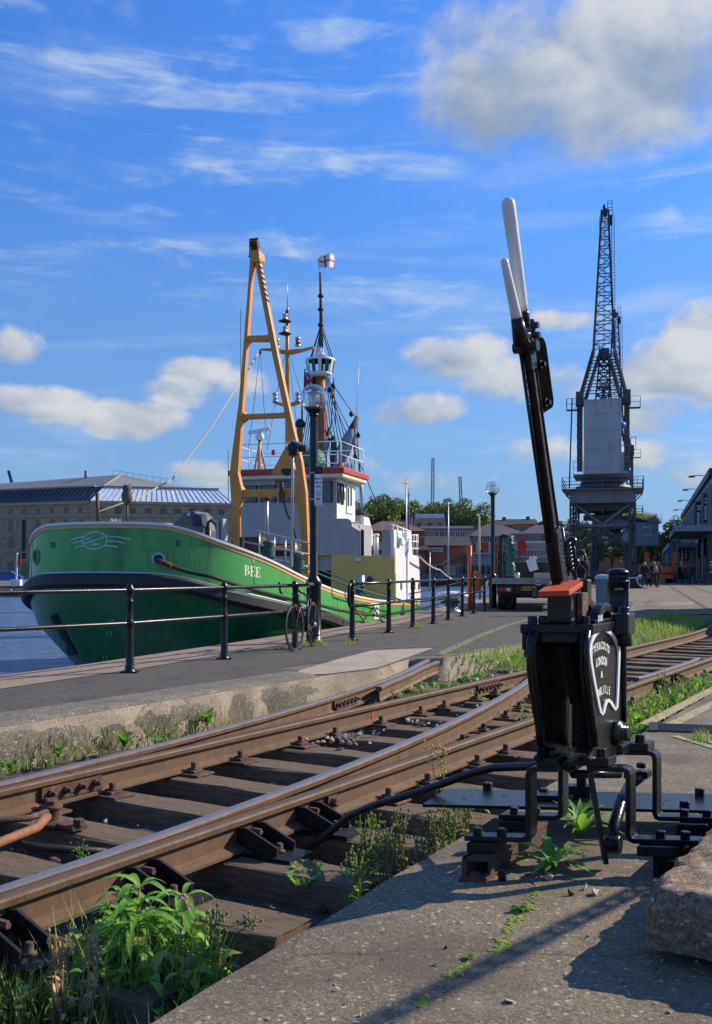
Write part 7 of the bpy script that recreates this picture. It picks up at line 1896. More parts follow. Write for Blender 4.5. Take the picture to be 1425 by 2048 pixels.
def banner(label,a,z0,z1,o0,o1,txt,sz):
 t=thing('banner',label,'banner',tuple(SHP(a,(o0+o1)/2,z0)),0,'black banners hung from the shed')
 m=MB();vs=[SHP(a,o0,z0),SHP(a,o1,z0),SHP(a,o1,z1),SHP(a,o0,z1)];m.prism(vs,sd_*.05);b=m.build('cloth',M['shed_dark'],t)
 m=MB();m.tube([SHP(a,o0-.1,z1+.03),SHP(a,o1+.2,z1+.03)],.04,6);m.build('bracket',M['dark'],t)
 m=MB();c=SHP(a,(o0+o1)/2,(z0+z1)/2)-sd_*.02
 add_text(m,txt,sz,c,V((0,0,-1)),-sn*1.0,bold=.025,sx=1.15);m.build('lettering',M['plastic_white'],t,recalc=False);return t
def ban(px0,px1,py0,py1,a):
 pt=SHP(a,0,0);q=hit(px0,py0,pt,sd_);q2=hit(px1,py1,pt,sd_);return(q-S0).dot(sn),(q2-S0).dot(sn),q.z,q2.z
for lab,px0,px1,py0,py1,a,sz in(('nearer tall black banner with white lettering, hung high on the shed',1407,1421,989,1046,4.2,.58),('farther tall black banner with white lettering, hung high on the shed',1391,1405,1004,1056,14.5,.58)):
 o0,o1,z1,z0=ban(px0,px1,py0,py1,a);banner(lab,a,z0,z1,min(o0,o1),max(o0,o1),'M shed',sz)
for lab,px0,px1,py0,py1,a,sz in(('small black banner under the canopy, left of its neighbour',1354,1363,1100,1122,44,.3),('small black banner under the canopy, right of its neighbour',1367,1378,1094,1122,33,.34)):
 o0,o1,z1,z0=ban(px0,px1,py0,py1,a);banner(lab,a,z0,z1,min(o0,o1),max(o0,o1),'M shed',sz)
for lab,px0,px1,py0,py1,a in(('plain dark banner with an orange strip under the near canopy, nearer one',1408,1420,1075,1112,9),('plain dark banner with an orange strip under the near canopy, farther one',1397,1405,1078,1116,19)):
 o0,o1,z1,z0=ban(px0,px1,py0,py1,a);t=thing('banner',lab,'banner',tuple(SHP(a,o0,z0)),0,'black banners hung from the shed')
 o0,o1=min(o0,o1),max(o0,o1)
 m=MB();m.prism([SHP(a,o0,z0),SHP(a,o1,z0),SHP(a,o1,z1),SHP(a,o0,z1)],sd_*.05);m.build('cloth',M['shed_dark'],t)
 m=MB();m.prism([SHP(a-.01,o0+(o1-o0)*.3,z0+.3),SHP(a-.01,o0+(o1-o0)*.5,z0+.3),SHP(a-.01,o0+(o1-o0)*.5,z1-.3),SHP(a-.01,o0+(o1-o0)*.3,z1-.3)],sd_*.008);m.build('stripe',M['orange_stripe'],t)
t=thing('shade_hut','low brick hut added just right of the view to shade the track bend','building',(15.0,27.5,GZ),R(-31))  # unseen hut added so that its shadow falls over rails and grass
m=MB();m.box((0,0,2.0),(5,7,4.0));m.build('wall',M['brick_brown'],t,local=True)
m=MB();m.prism([V((-2.8,-3.7,4.0)),V((2.8,-3.7,4.0)),V((0,-3.7,5.2))],(0,7.4,0));m.build('roof',M['slate'],t,local=True)
m=MB();m.box((-2.52,0,1.1),(.06,1.6,2.2));m.build('door',M['blue_paint'],t,local=True)
def local_axes(rz):
 c,s=math.cos(rz),math.sin(rz);return V((c,s,0)),V((-s,c,0))
class Bld:
 """box-like building: front face runs from corner A along u; d goes back from the front"""
 def __init__(s,name,label,A,rz,W,D,H,wall,base=-.35):
  s.A,s.W,s.D,s.H,s.b=V((A[0],A[1],0)),W,D,H,base
  s.u,s.d=local_axes(rz)
  s.t=thing(name,label,'building',(A[0],A[1],base))
  m=MB();s.bx(m,0,W,0,D,base,H);s.wall=m.build('wall',wall,s.t)
 def p(s,x,y,z):return s.A+s.u*x+s.d*y+V((0,0,z))
 def bx(s,m,x0,x1,y0,y1,z0,z1):
  vs=[s.p(x,y,z)for z in(z0,z1)for y in(y0,y1)for x in(x0,x1)]
  m.add(vs,[(0,2,3,1),(4,5,7,6),(0,1,5,4),(2,6,7,3),(0,4,6,2),(1,3,7,5)])
 def part(s,name,mat,x0,x1,y0,y1,z0,z1,parent=None):
  m=MB();s.bx(m,x0,x1,y0,y1,z0,z1);return m.build(name,mat,parent or s.t)
 def windows(s,xs,z0,z1,w,frame='plastic_white',mull=1,side=False):
  for x in xs:
   if side:o=s.part('window',M['window'],-.05,.02,x,x+w,z0,z1)
   else:o=s.part('window',M['window'],x,x+w,-.05,.02,z0,z1)
   if frame:
    m=MB();t=.07
    def fb(a0,a1,b0,b1):
     if side:s.bx(m,-.09,-.04,a0,a1,b0,b1)
     else:s.bx(m,a0,a1,-.09,-.04,b0,b1)
    fb(x-t,x+w+t,z0-t,z0);fb(x-t,x+w+t,z1,z1+t);fb(x-t,x,z0,z1);fb(x+w,x+w+t,z0,z1)
    for k in range(mull):xx=x+w*(k+1)/(mull+1);fb(xx-t/2,xx+t/2,z0,z1)
    m.build('window_frame',M[frame],o)
 def gable(s,mat,rise,along=True,ov=.4,name='roof'):
  m=MB();W,D,H=s.W,s.D,s.H
  if along:pts=[s.p(-ov,-ov,H),s.p(-ov,D+ov,H),s.p(-ov,D/2,H+rise)];vec=s.u*(W+2*ov)
  else:pts=[s.p(-ov,-ov,H),s.p(W+ov,-ov,H),s.p(W/2,-ov,H+rise)];vec=s.d*(D+2*ov)
  m.prism(pts,vec);return m.build(name,mat,s.t)
 def hip(s,mat,rise,run,ov=.4,name='roof',z=None):
  m=MB();W,D=s.W,s.D;H=s.H if z is None else z
  b=[s.p(-ov,-ov,H),s.p(W+ov,-ov,H),s.p(W+ov,D+ov,H),s.p(-ov,D+ov,H)];r=[s.p(run,D/2,H+rise),s.p(W-run,D/2,H+rise)]
  m.add(b+r,[(0,1,5,4),(1,2,5),(2,3,4,5),(3,0,4),(3,2,1,0)]);return m.build(name,mat,s.t)
def arched(b,x,z0,z1,w,y=-.04,side=False,trim=True):
 n=8;pts=[(x,z0),(x+w,z0)]+[(x+w/2+w/2*math.cos(math.pi*i/n),z1-w/2+w/2*math.sin(math.pi*i/n))for i in range(n+1)]
 f=(lambda a,zz,o:b.p(o,a,zz))if side else(lambda a,zz,o:b.p(a,o,zz))
 m=MB();m.prism([f(a,zz,y)for a,zz in pts],(b.u if side else b.d)*.06);o=m.build('window',M['window'],b.t)
 if trim:
  m=MB();m.tube([f(a,zz,y-.03)for a,zz in pts[2:]],.11,5);m.build('window_arch',M['stone_trim'],o)
Yc=170.0;k=Yc/F
cx_=(184-712.5)*k
W=Bld('stone_warehouse','long brown stone warehouse with grey hipped roof and glazed roof band across the water',(cx_,Yc),R(17),24.0,22,12.9,M['stone_ware'])
for z0,z1,o in((10.35,10.75,.18),(12.5,13.0,.25),(4.2,4.45,.1)):
 m=MB();W.bx(m,-o,W.W+o,-o,W.D+o,z0,z1);m.build('cornice',M['stone_trim'],W.t)
for i in range(9):
 x=1.2+i*2.55
 if i%3==1:arched(W,x,10.9,12.2,1.2)
 else:W.windows([x],11.0,11.9,1.1,None)
 arched(W,x-.1,6.6,9.2,1.5);W.windows([x+.2],1.6,3.2,1.1,None)
lwA=W.p(0,.0,0)
LW=Bld('stone_warehouse','shaded left wing of the stone warehouse, running off the left edge',(lwA.x-46*math.cos(R(-22)),lwA.y-46*math.sin(R(-22))),R(-22),46.0,14,12.9,M['stone_ware'])
for z0,z1,o in((10.35,10.75,.18),(12.5,13.0,.25),(4.2,4.45,.1)):
 m=MB();LW.bx(m,-o,LW.W-.3,-o,LW.D+o,z0,z1);m.build('cornice',M['stone_trim'],LW.t)
for i in range(15):
 x=1.2+i*3.0
 arched(LW,x,11.0,12.1,.9,trim=False);arched(LW,x,8.0,10.0,1.0,trim=False);LW.windows([x],5.2,7.0,1.0,None);arched(LW,x-.2,.2,2.8,1.4,trim=False)
for x in(10.6,31.2):LW.part('loading_slot',M['dark'],x,x+.8,-.06,.02,3.2,10.0)
def slope_band(b,mat,x0,x1,z0,z1,ins,name):
 m=MB();n=int((x1-x0)/.9)
 m.add([b.p(x0-.2,-.2,z0),b.p(x1+.2,-.2,z0),b.p(x1-ins,ins,z1),b.p(x0+ins,ins,z1)],[(0,1,2,3)])
 o=m.build(name,mat,b.t,recalc=False);g_=MB()
 for i in range(n+1):
  t=i/n;a=b.p(x0-.2,-.25,z0+.03).lerp(b.p(x1+.2,-.25,z0+.03),t);c=b.p(x0+ins,ins-.05,z1+.03).lerp(b.p(x1-ins,ins-.05,z1+.03),t);g_.bar(a,c,.06,.06)
 g_.build('glazing_bars',M['crane_mid']if mat is M['glass_blue']else M['glass_silver'],o)
slope_band(W,M['glass_silver'],0,W.W,13.0,15.6,2.2,'glass_band')
m=MB();ap=W.p(5.5,9,18.4);r2=W.p(17,11,16.6)
A_=[W.p(2.0,2.0,15.6),W.p(W.W-2,2.0,15.6),W.p(W.W-2,W.D-2,15.6),W.p(2.0,W.D-2,15.6)]
m.add(A_+[ap,r2],[(0,1,5,4),(1,2,5),(2,3,4,5),(3,0,4)]);m.build('roof',M['slate'],W.t)
lc0,lc1=W.p(0,-.2,13.0),W.p(2.1,2.1,15.6);ld0,ld1=LW.p(-2,-.2,13.0),LW.p(-2,2.2,15.6)
m=MB();m.add([ld0,lc0,lc1,ld1],[(0,1,2,3)]);gb_=m.build('glass_band',M['glass_blue'],LW.t,recalc=False);m=MB()
for i in range(50):m.bar(ld0.lerp(lc0,i/50)-LW.d*.05,ld1.lerp(lc1,i/50)-LW.d*.05,.1,.1)
m.build('glazing_bars',M['crane_mid'],gb_)
m=MB();m.add([LW.p(-2,2.2,15.6),W.p(2.0,2.0,15.6),ap,LW.p(-2,9,17.0)],[(0,1,2,3)]);m.build('roof',M['slate'],LW.t,recalc=False)
for b_,x0,x1 in((W,2,W.W-2),(LW,-1,45.2)):
 m=MB();m.bar(b_.p(x0,2.1,15.65),b_.p(x1,2.1,15.65),.35,.25);m.build('roof_kerb',M['stone_trim'],b_.t)
m=MB();m.bar(W.p(2,2,15.7),ap+V((0,0,.05)),.25,.2);m.build('hip_ridge',M['stone_trim'],W.t)
m=MB()
for x in range(0,20,2):CB(m,W.p(4+x*.6,8.8,18.2-x*.08),W.p(4+x*.6,8.8,19.1-x*.08),.05)
CB(m,W.p(4,8.8,19.1),W.p(15.4,8.8,17.6),.05);m.build('roof_rail',M['wire'],W.t)
m=MB();m.tube([LW.p(38,9,17),LW.p(38,9,19.2)],.3,8);m.build('chimney',M['crane_mid'],LW.t)
B=Bld('brick_house','orange-brown brick building with tiled roof behind the warehouse at the far left',(-86,205),R(-5),17,12,15.2,M['brick_red']);B.gable(M['tile_brown'],3.6);B.windows([3,8,12],11.0,13.4,1.3)
t=thing('tower_crane','thin dark blue crane jib above the roofs at the far left','crane',(-102.5,300,0));m=MB();m.bar(V((-102.5,300,0)),V((-102.2,300,24)),.6,.6);m.bar(V((-102,300,23)),V((-104.2,300,31)),.8,.8);m.build('jib',pm('navy_crane',(.03,.06,.12),(.03,.05,.1),2,.5),t)
t=thing('pontoon','low pontoon with orange-red floats by the far quay at the left','pontoon',(-35,94,-1.3))
m=MB();m.box((-40,94.2,-.95),(22,1.6,.5));m.build('deck',M['crane_mid'],t)
for px in(4,16,44):q=P(px,1180,93);m=MB();m.box((q.x,93.0,-.85),(1.3 if px>30 else .8,.6,.55));m.build('float',M['orange_paint'],t,bev=.1)
q=P(33,1170,100);t=thing('banner_flag','tall red banner flag on a white pole on the far quay','flag',(q.x,100,-.35));m=MB();m.tube([V((q.x,100,-.35)),P(35,1106,100)],.09,7);m.box((q.x,100,-.05),(1.0,.8,.6));m.build('pole',M['plastic_white'],t)
m=MB();pts=[P(36,1107,100),P(43,1108,100),P(42,1134,100),P(36,1132,100)];m.prism(pts,(0,.04,0));m.build('cloth',M['red_board'],t)
q=P(75,1166,101);t=thing('far_lamp','thin pale lamp post on the far quay','street lamp',(q.x,101,-.35));m=MB();m.tube([V((q.x,101,-.35)),P(75,1123,101)],.09,7);m.build('post',M['galv'],t);m=MB();m.box(P(75.5,1122,101),(.4,.3,.15));m.build('lantern',M['galv'],t)
def car(label,px,Y,mat,rz):
 q=P(px,1160,Y);t=thing('parked_car',label,'car',(q.x,Y,-.35),rz)
 m=MB();pr=[V((-2.1,0,.3)),V((-2.1,0,.85)),V((-1.2,0,.95)),V((-.7,0,1.45)),V((.9,0,1.45)),V((1.6,0,.95)),V((2.1,0,.8)),V((2.1,0,.3))];m.prism([p+V((0,-.85,0))for p in pr],(0,1.7,0));m.build('body',mat,t,local=True,bev=.08)
 m=MB();m.prism([V((-1.05,-.87,1.0)),V((-.62,-.87,1.38)),V((.8,-.87,1.38)),V((1.35,-.87,1.0))],(0,1.74,0));m.build('window',M['window'],t,local=True)
 for x in(-1.3,1.3):
  for y in(-.75,.75):m=MB();m.lathe(V((x,y-.1,.32)),[(.2,0),(.32,.02),(.32,.18),(.2,.2)],16,0,(V((1,0,0)),V((0,0,1)),V((0,1,0))));m.build('wheel',M['tyre'],t,local=True)
car('bright blue car parked on the far quay at the left edge',8,118,M['blue_paint'],.2)
car('white car parked beyond the walkers near the shed',1352,130,M['plastic_white'],1.0)
car('silver car parked in front of the trees near the shed',1362,138,M['silver'],.6)
def pb(px0,px1,ytop,Y):return(px0-712.5)*Y/F,(px1-px0)*Y/F,CZ+(1140-ytop)*Y/F
def rowx(W_,n,w,m0=.8):return[m0+(W_-2*m0-w)*i/max(1,n-1)for i in range(n)]
x,w_,h=pb(722,850,1062,185);B=Bld('brick_hall','orange brick hall with low brown tiled roof behind the boat stern',(x,185),0,w_,16,h,M['brick_red']);B.hip(M['tile_brown'],2.2,4);B.windows(rowx(w_,5,1.3),3.8,5.6,1.2);B.windows(rowx(w_,5,1.3),.8,2.6,1.2)
for xx in(8.6,9.6):B.part('chimney',M['galv'],xx,xx+.3,5,5.3,h+1.2,h+3.0)
x,w_,h=pb(845,944,1057,200);B=Bld('office_block','pale grey office block with a long strip of white-framed windows',(x,200),0,w_,14,h,M['concrete_b']);B.windows(rowx(w_,9,.85,.3),h-2.0,h-.5,.8,'plastic_white',1);B.part('roof',M['galv'],-.3,w_+.3,-.4,14,h,h+.5);B.part('band',M['galv'],0,w_,-.1,0,h-2.9,h-2.2);B.windows(rowx(w_,9,.85,.3),h-5.2,h-3.6,.8)
x,w_,h=pb(828,892,1036,235);B=Bld('stone_tower_block','square brown stone block with glass rooftop below the trees',(x,235),0,w_,10,h,M['stone_ware']);B.part('glass_top',M['glass_silver'],.4,w_-.3,.3,8,h,h+1.0);B.windows(rowx(w_,3,.9),h-3,h-1.2,.9,None)
B.part('side_annexe',M['crane_mid'],-2.6,-.05,.5,7,-.35,h-.4)
x,w_,h=pb(850,940,1091,160);B=Bld('brick_pub','orange brick pub with slate roof and white sign board on the waterfront',(x,160),0,w_,9,h,M['brick_red']);B.gable(M['slate_dark'],1.6);B.windows(rowx(w_,5,.9),.6,2.0,.95,'plastic_white',1)
B.part('end_pier',M['brick_red'],-1.5,-.05,-.3,4,-.35,h+1.3)
sg=B.part('sign_board',M['plastic_white'],.6,2.9,-.14,-.09,h-1.0,h-.35);m=MB()
for i in range(9):a=.75+i*.23;B.bx(m,a,a+.15,-.16,-.141,h-.85,h-.5)
m.build('sign_print',M['red_board'],sg)
x,w_,h=pb(736,852,1100,158);B=Bld('brick_annexe','dark roofed brick annexe behind the boat rail',(x,158),0,w_,7,h,M['brick_brown']);B.gable(M['slate_dark'],1.4);B.windows(rowx(w_,4,.9),.8,2.1,.9)
x,w_,h=pb(944,1062,1072,170);B=Bld('brick_offices','brick office range with purple slate roof and white window strip, left of the lorry cab',(x,170),R(3),w_,13,h,M['brick_red']);B.hip(M['slate_purple'],2.2,3.5);B.windows(rowx(w_,6,1.3,.4),h-1.0,h-.15,1.3,'plastic_white',3);B.windows(rowx(w_,5,1.2),h-4.2,h-2.4,1.2,'plastic_white',1);B.windows(rowx(w_,5,1.2),.3,2.2,1.2)
for xx in rowx(w_,4,.4,1.6):B.part('pier',M['render_pale'],xx-.9,xx-.5,-.12,0,-.35,h-1.1)
x,w_,h=pb(1040,1150,1071,166);B=Bld('brick_offices','brick office wing with hipped purple slate roof, behind the lorry and lever',(x,166),R(-3),w_,12,h,M['brick_red']);B.hip(M['slate_purple'],2.0,3.2);B.windows(rowx(w_,6,1.2,.4),h-1.0,h-.15,1.2,'plastic_white',3);B.windows(rowx(w_,5,1.2),h-4.2,h-2.4,1.2,'plastic_white',1)
for(p0,p1,yt,Y,mt,lab)in((975,1025,1050,250,'brick_brown','distant dark-roofed brick house above the purple roofs, left one'),(1020,1075,1048,260,'stone_ware','distant stone house with dark roof above the purple roofs, middle one'),(1072,1122,1050,255,'render_pale','distant pale gabled house above the purple roofs, right one')):
 x,w_,h=pb(p0,p1,yt,Y);B=Bld('terrace_house',lab,(x,Y),0,w_,9,h,M[mt]);B.gable(M['slate_dark'],1.5,mt!='render_pale');B.windows(rowx(w_,3,.9),h-2.0,h-.8,.9,None);B.part('chimney',M['brick_brown'],w_*.7,w_*.7+.9,4,4.8,h+.4,h+2.2)
x,w_,h=pb(890,912,1128,152);B=Bld('stone_kiosk','small yellow stone waterfront building with two white windows',(x,152),0,w_,4,h,pm('yellow_stone',(.42,.32,.17),(.34,.26,.14),1,.8));B.gable(M['tile_brown'],.7,False);B.windows(rowx(w_,2,.45,.3),.3,.9,.4)
x,w_,h=pb(912,1000,1150,150);B=Bld('waterfront_wall','long low dark waterfront wall with railings behind the lamp post',(x-5,150),0,w_+9,1.5,h,M['crane_mid'])
m=MB();rails(m,[tuple(B.p(0,.2,h)),tuple(B.p(w_+9,.2,h))],1.0,2,.06,False);m.build('railing',M['wire'],B.t)
x,w_,h=pb(938,985,1108,156);B=Bld('cafe_terrace','grey waterfront terrace building with flat roof behind the orange post',(x,156),0,w_,6,h,M['shed_panel']);B.windows(rowx(w_,4,.6,.3),.5,1.9,.6,None);B.part('roof',M['galv'],-.3,w_+.3,-.8,6,h,h+.2)
for px,y0,y1,Y,lab in((813,962,1150,120,'tall thin grey mast behind the stern rail'),(818,985,1150,121,'slim brown mast just right of the tall grey one'),(897,1005,1160,130,'thin grey mast between the pub and the office block'),(860,1105,1165,120,'short white mast with red tip in front of the pub')):
 a,b=P(px,y0,Y),P(px,1150,Y);b.z=-1.3;t=thing('boat_mast',lab,'mast',tuple(b));m=MB();m.tube([b,a],[.13,.07],7);m.build('pole',M['galv']if px!=818 else M['spar'],t)
 m=MB();m.bar(a+V((-.3,0,-.3)),a+V((.3,0,-.3)),.05,.05);m.tube([a,a+V((0,0,.5))],.03,5);m.build('mast_top',M['wire'],t)
for px,y0,y1,Y,dx,lab in((866,917,1000,420,2,'far lattice crane jib rising above the trees, taller one'),(922,954,995,430,-5,'far lattice crane jib rising above the trees, shorter one')):
 a,b=P(px-dx,y1+130,Y),P(px+dx*.3,y0,Y);t=thing('tower_crane',lab,'crane',tuple(a));m=MB();w_=.8
 cs=[V((i*w_,j*w_,0))for i,j in((-1,-1),(1,-1),(1,1),(-1,1))]
 for c in cs:m.bar(a+c,b+c*.6,.22,.22)
 for i in range(4):lat(m,(a+cs[i],b+cs[i]*.6),(a+cs[(i+1)%4],b+cs[(i+1)%4]*.6),24,.14,'z')
 m.build('jib',M['crane_mid'],t)
t=thing('tall_pole','tall silver pole standing before the trees near the shed','pole',(P(1353,1150,120).x,120,GZ));m=MB();m.tube([P(1354,1165,120),P(1352,1045,120)],[.35,.22],9);m.build('pole',M['galv'],t);m=MB();m.box(P(1352,1042,120),(.8,.4,.2));m.build('pole_top',M['galv'],t)
def tree_mesh(seed,H,RX,n_cl,n_leaf,leaf):
 r_=random.Random(seed);m=MB();blobs=[]
 cz=H*.6
 for i in range(n_cl):
  a=r_.uniform(0,2*math.pi);e=math.asin(r_.uniform(-.75,1));f=r_.uniform(.35,.92)
  c=V((math.cos(a)*math.cos(e)*RX*f,math.sin(a)*math.cos(e)*RX*f,cz+math.sin(e)*H*.36*f));blobs.append((c,r_.uniform(.22,.36)*RX))
 vs,fs=[],[]
 for i in range(n_leaf):
  c,r=blobs[r_.randrange(n_cl)]
  d=V((r_.gauss(0,1),r_.gauss(0,1),r_.gauss(.25,1))).normalized();p=c+d*r*r_.uniform(.72,1.08)
  n_=(d+V((r_.uniform(-.8,.8),r_.uniform(-.8,.8),r_.uniform(-.5,.8)))).normalized()
  x=n_.cross(V((r_.uniform(-1,1),r_.uniform(-1,1),r_.uniform(-1,1)))).normalized();y=n_.cross(x);s=leaf*r_.uniform(.5,1.25)
  b=len(vs);vs+=[p-x*s*.5,p+y*s*.32,p+x*s*.6,p-y*s*.32];fs.append((b,b+1,b+2,b+3))
 m.add(vs,fs);return m,blobs
def make_tree(label,seed,H,RX,mat,n_cl=34,n_leaf=5200,leaf=.55):
 t=thing('tree',label,'tree',(0,0,0));m,blobs=tree_mesh(seed,H,RX,n_cl,n_leaf,leaf);m.build('crown',M[mat],t,local=True,recalc=False)
 m=MB();m.tube([V((0,0,0)),V((.1,0,H*.25)),V((0,.1,H*.5)),V((.1,0,H*.75))],[H*.028,H*.022,H*.016,H*.006],9)
 for c,r in blobs[:14]:a=V((.05,.05,H*random.Random(seed+int(c.x*9)).uniform(.3,.55)));m.tube([a,a.lerp(c,.5)+V((0,0,.3)),c],[H*.011,H*.007,H*.003],6)
 m.build('trunk',M['bark'],t,local=True);return t
TA=make_tree('tall green tree behind the boat, leftmost of the row above the red-brown roof',1,18.5,6.2,'leaf_tree')
TB=make_tree('broad green tree in the row above the stone tower block',2,17.5,6.0,'leaf_tree')
TCt=make_tree('dark green tree between the dock crane and the shed',3,11.5,4.4,'leaf_tree_dark')
TD=make_tree('round dark tree behind the crane portal',4,12.5,4.6,'leaf_tree_dark')
def put(o,px,Y,top,label,first,z0=-.35):
 q=P(px,1140,Y);H=CZ+(1140-top)*Y/F-z0;base={TA:18.5*.97,TB:17.5*.97,TCt:11.5*.97,TD:12.5*.97}[o]
 if first:o.location=(q.x,Y,z0);o.scale=(H/base,)*3;o['label']=label;o['group']='trees behind the harbour buildings';return o
 c=copy_tree(o,(q.x,Y,z0),rnd.uniform(0,6),label,scale=H/base);c['group']='trees behind the harbour buildings';return c
put(TA,765,240,984,TA['label'],True)
put(TB,800,246,992,'green tree second from the left in the row above the red-brown roof',True)
put(TA,838,250,996,'green tree above the stone tower block, under the tallest far jib',False)
put(TB,876,250,1000,'green tree right of the tallest far crane jib',False)
put(TA,905,244,995,'green tree under the shorter far crane jib',False)
put(TB,935,238,993,'rounded green tree at the right end of the row, left of the far lamp',False)
put(TA,742,262,990,'green tree just right of the wheelhouse, at the left end of the row',False)
put(TCt,1290,175,1062,'dark tree right of the grey-blue cabin',True);put(TD,1312,185,1066,'dark tree above the orange machine',True)
put(TCt,1335,178,1062,'dark tree above the far walkers, left of the silver pole',False);put(TD,1354,170,1034,'taller tree rising behind the silver pole beside the shed',False)
put(TD,1372,180,1036,'tree half hidden behind the far end of the shed',False);put(TD,1275,195,1056,'dark tree behind the grey-blue cabin',False)
put(TCt,1128,175,1046,'dark tree left of the crane portal, right of the lever',False);put(TD,1150,182,1040,'dark tree seen through the left side of the crane portal',False)
put(TCt,1185,190,1052,'tree seen low through the middle of the crane portal',False);put(TD,1225,200,1058,'tree seen low through the right of the crane portal',False)
put(TA,438,215,1008,'green tree between the warehouse and the gantry leg',False);put(TB,462,222,1016,'green tree behind the gantry, left of the wheelhouse',False)
put(TB,150,260,955,'tree top peeping over the warehouse roof',False)
x,w_,h=pb(1085,1390,1108,235);B=Bld('warehouse_row','long low dark warehouse row behind the crane portal and trees',(x,235),R(4),w_,10,h,M['brick_brown'],GZ);B.gable(M['slate_dark'],1.5);B.windows(rowx(w_,12,1.2),1.0,2.4,1.2,None)
m=MB();q=P(1281,1060,90)
for i in range(420):
 a=V((q.x+rnd.uniform(-1.6,1.5),90+rnd.uniform(-1.4,1.4),0));a.z=5.95-(a.x-q.x+1.6)*.2;h=rnd.uniform(.3,1.0);d=V((rnd.uniform(-.3,.3),rnd.uniform(-.3,.3),h));s_=V((.05,0,0));m.add([a-s_,a+s_,a+d],[(0,1,2)])
stuff(m.build('roof_plants',M['leaf_dull'],recalc=False),'shaggy plants growing on the roof of the grey-blue cabin','plants')
def leaf(m,base,tip,w,up=None,fold=.25,droop=.0,nseg=5,mi=0,rag=0):
 base,tip=V(base),V(tip);d=tip-base;L=d.length
 up=up or V((0,0,1));x=d.cross(up)
 if x.length<1e-5:x=V((1,0,0))
 x.normalize();n=x.cross(d).normalized();vs=[]
 for i in range(nseg+1):
  t=i/nseg;ww=w*(math.sin(math.pi*min(1,t*.92+.06))**.8)*(1 if not rag else 1+rag*(1 if i%2 else-.6));c=base+d*t+n*(L*.18*math.sin(math.pi*t)-droop*L*t*t)
  vs+=[c-x*ww+n*ww*fold,c,c+x*ww+n*ww*fold]
 m.add(vs,[f for i in range(nseg)for f in((i*3,i*3+1,i*3+4,i*3+3),(i*3+1,i*3+2,i*3+5,i*3+4))],mi,True)
def blade(m,p,h,lean,w,mi=0):
 a=rnd.uniform(0,6.28);d=V((math.cos(a),math.sin(a),0));s_=V((-d.y,d.x,0))*w
 p=V(p);q=p+V((0,0,h*.6))+d*lean*.35;r=p+V((0,0,h))+d*lean
 m.add([p-s_,p+s_,q+s_*.7,r,q-s_*.7],[(0,1,2,4),(4,2,3)],mi)
hp=G(252,1985,-.28);hemp=thing('flowering_plant','tall leafy plant with pink flower heads beside the near rail at lower left','plant',tuple(hp))
Yh=hp.y
stems=[((238,1950),(246,1792)),((275,1950),(280,1778)),((345,1950),(352,1866)),((330,1960),(366,1798)),((300,1965),(300,1850)),((265,1975),(262,1860)),((215,1970),(222,1850)),((380,1965),(392,1880))]
sm_,lm=MB(),MB()
for i,(b,t_)in enumerate(stems):
 Yy=Yh+rnd.uniform(-.12,.15);B0,T0=P(*b,Yy),P(*t_,Yy+.03);B0.z=-.3
 sm_.tube([B0,B0.lerp(T0,.5)+V((rnd.uniform(-.02,.02),0,0)),T0],[.006,.005,.003],6)
 nw=max(3,int((T0-B0).length/.055))
 for k in range(1,nw+1):
  c=B0.lerp(T0,k/nw);a0=rnd.uniform(0,6)
  for j in range(5):
   a=a0+j*1.26+rnd.uniform(-.3,.3);L=(.19-.06*k/nw)*rnd.uniform(.75,1.2);dz=rnd.uniform(-.25,.45)
   leaf(lm,c,c+V((math.cos(a),math.sin(a),dz))*L,L*.115,fold=.3,droop=rnd.uniform(.1,.4))
sm_.build('stem',M['straw'],hemp);lm.build('leaves',M['leaf_hemp'],hemp,recalc=False)
for(x,y,r)in((242,1790,.021),(277,1778,.017),(366,1797,.018),(378,1812,.012),(334,1899,.009)):
 c=P(x,y,Yh);m=MB()
 for i in range(60):
  d=V((rnd.gauss(0,1),rnd.gauss(0,1),abs(rnd.gauss(0,.8)))).normalized()*r*rnd.uniform(.6,1.1);m.ball(c+d,r*.16,5,4)
 m.build('flower_head',M['petal_pink'],hemp)
def stalk_weed(label,px,py,pt,Y,mat_s,mat_h,n=5,spread=20,flower=None,group=None,z0=-.28):
 b=P(px,py,Y);b.z=z0;t=thing('weed',label,'weed',tuple(b),0,group);m,h=MB(),MB()
 for i in range(n):
  T=P(px+rnd.uniform(-spread,spread),pt+rnd.uniform(0,30),Y+rnd.uniform(-.06,.06));B0=b+V((rnd.uniform(-.03,.03),rnd.uniform(-.03,.03),0));mid=B0.lerp(T,.6)+V((rnd.uniform(-.02,.02),0,.02));m.tube([B0,mid,T],[.0035,.0028,.0016],5)
  for k in range(7):
   q=mid.lerp(T,rnd.uniform(0,1.0))+V((rnd.uniform(-.03,.03),rnd.uniform(-.03,.03),rnd.uniform(-.01,.03)));m.tube([mid.lerp(T,.5),q],.001,4);h.ball(q,(.0055,.0055,.008),6,5)
  for k in range(3):
   c=B0.lerp(mid,rnd.uniform(.1,.9));a=rnd.uniform(0,6.28);leaf(m,c,c+V((math.cos(a)*.05,math.sin(a)*.05,rnd.uniform(0,.04))),.008)
 m.build('stems',M[mat_s],t,recalc=False);h.build('seed_heads',M[mat_h],t,recalc=False)['kind']='stuff'
 return t
stalk_weed('thin green stalks with pale seed heads at the right of the flowering plant',428,1945,1795,3.45,'leaf_dull','leaf_dull',6,18)
stalk_weed('dry brown seed stalks left of the flowering plant',120,1960,1872,3.15,'straw','straw',6,22)
stalk_weed('withered brown stalks between the dry seed stalks and the flowering plant',172,1975,1862,3.1,'straw','straw',5,25)
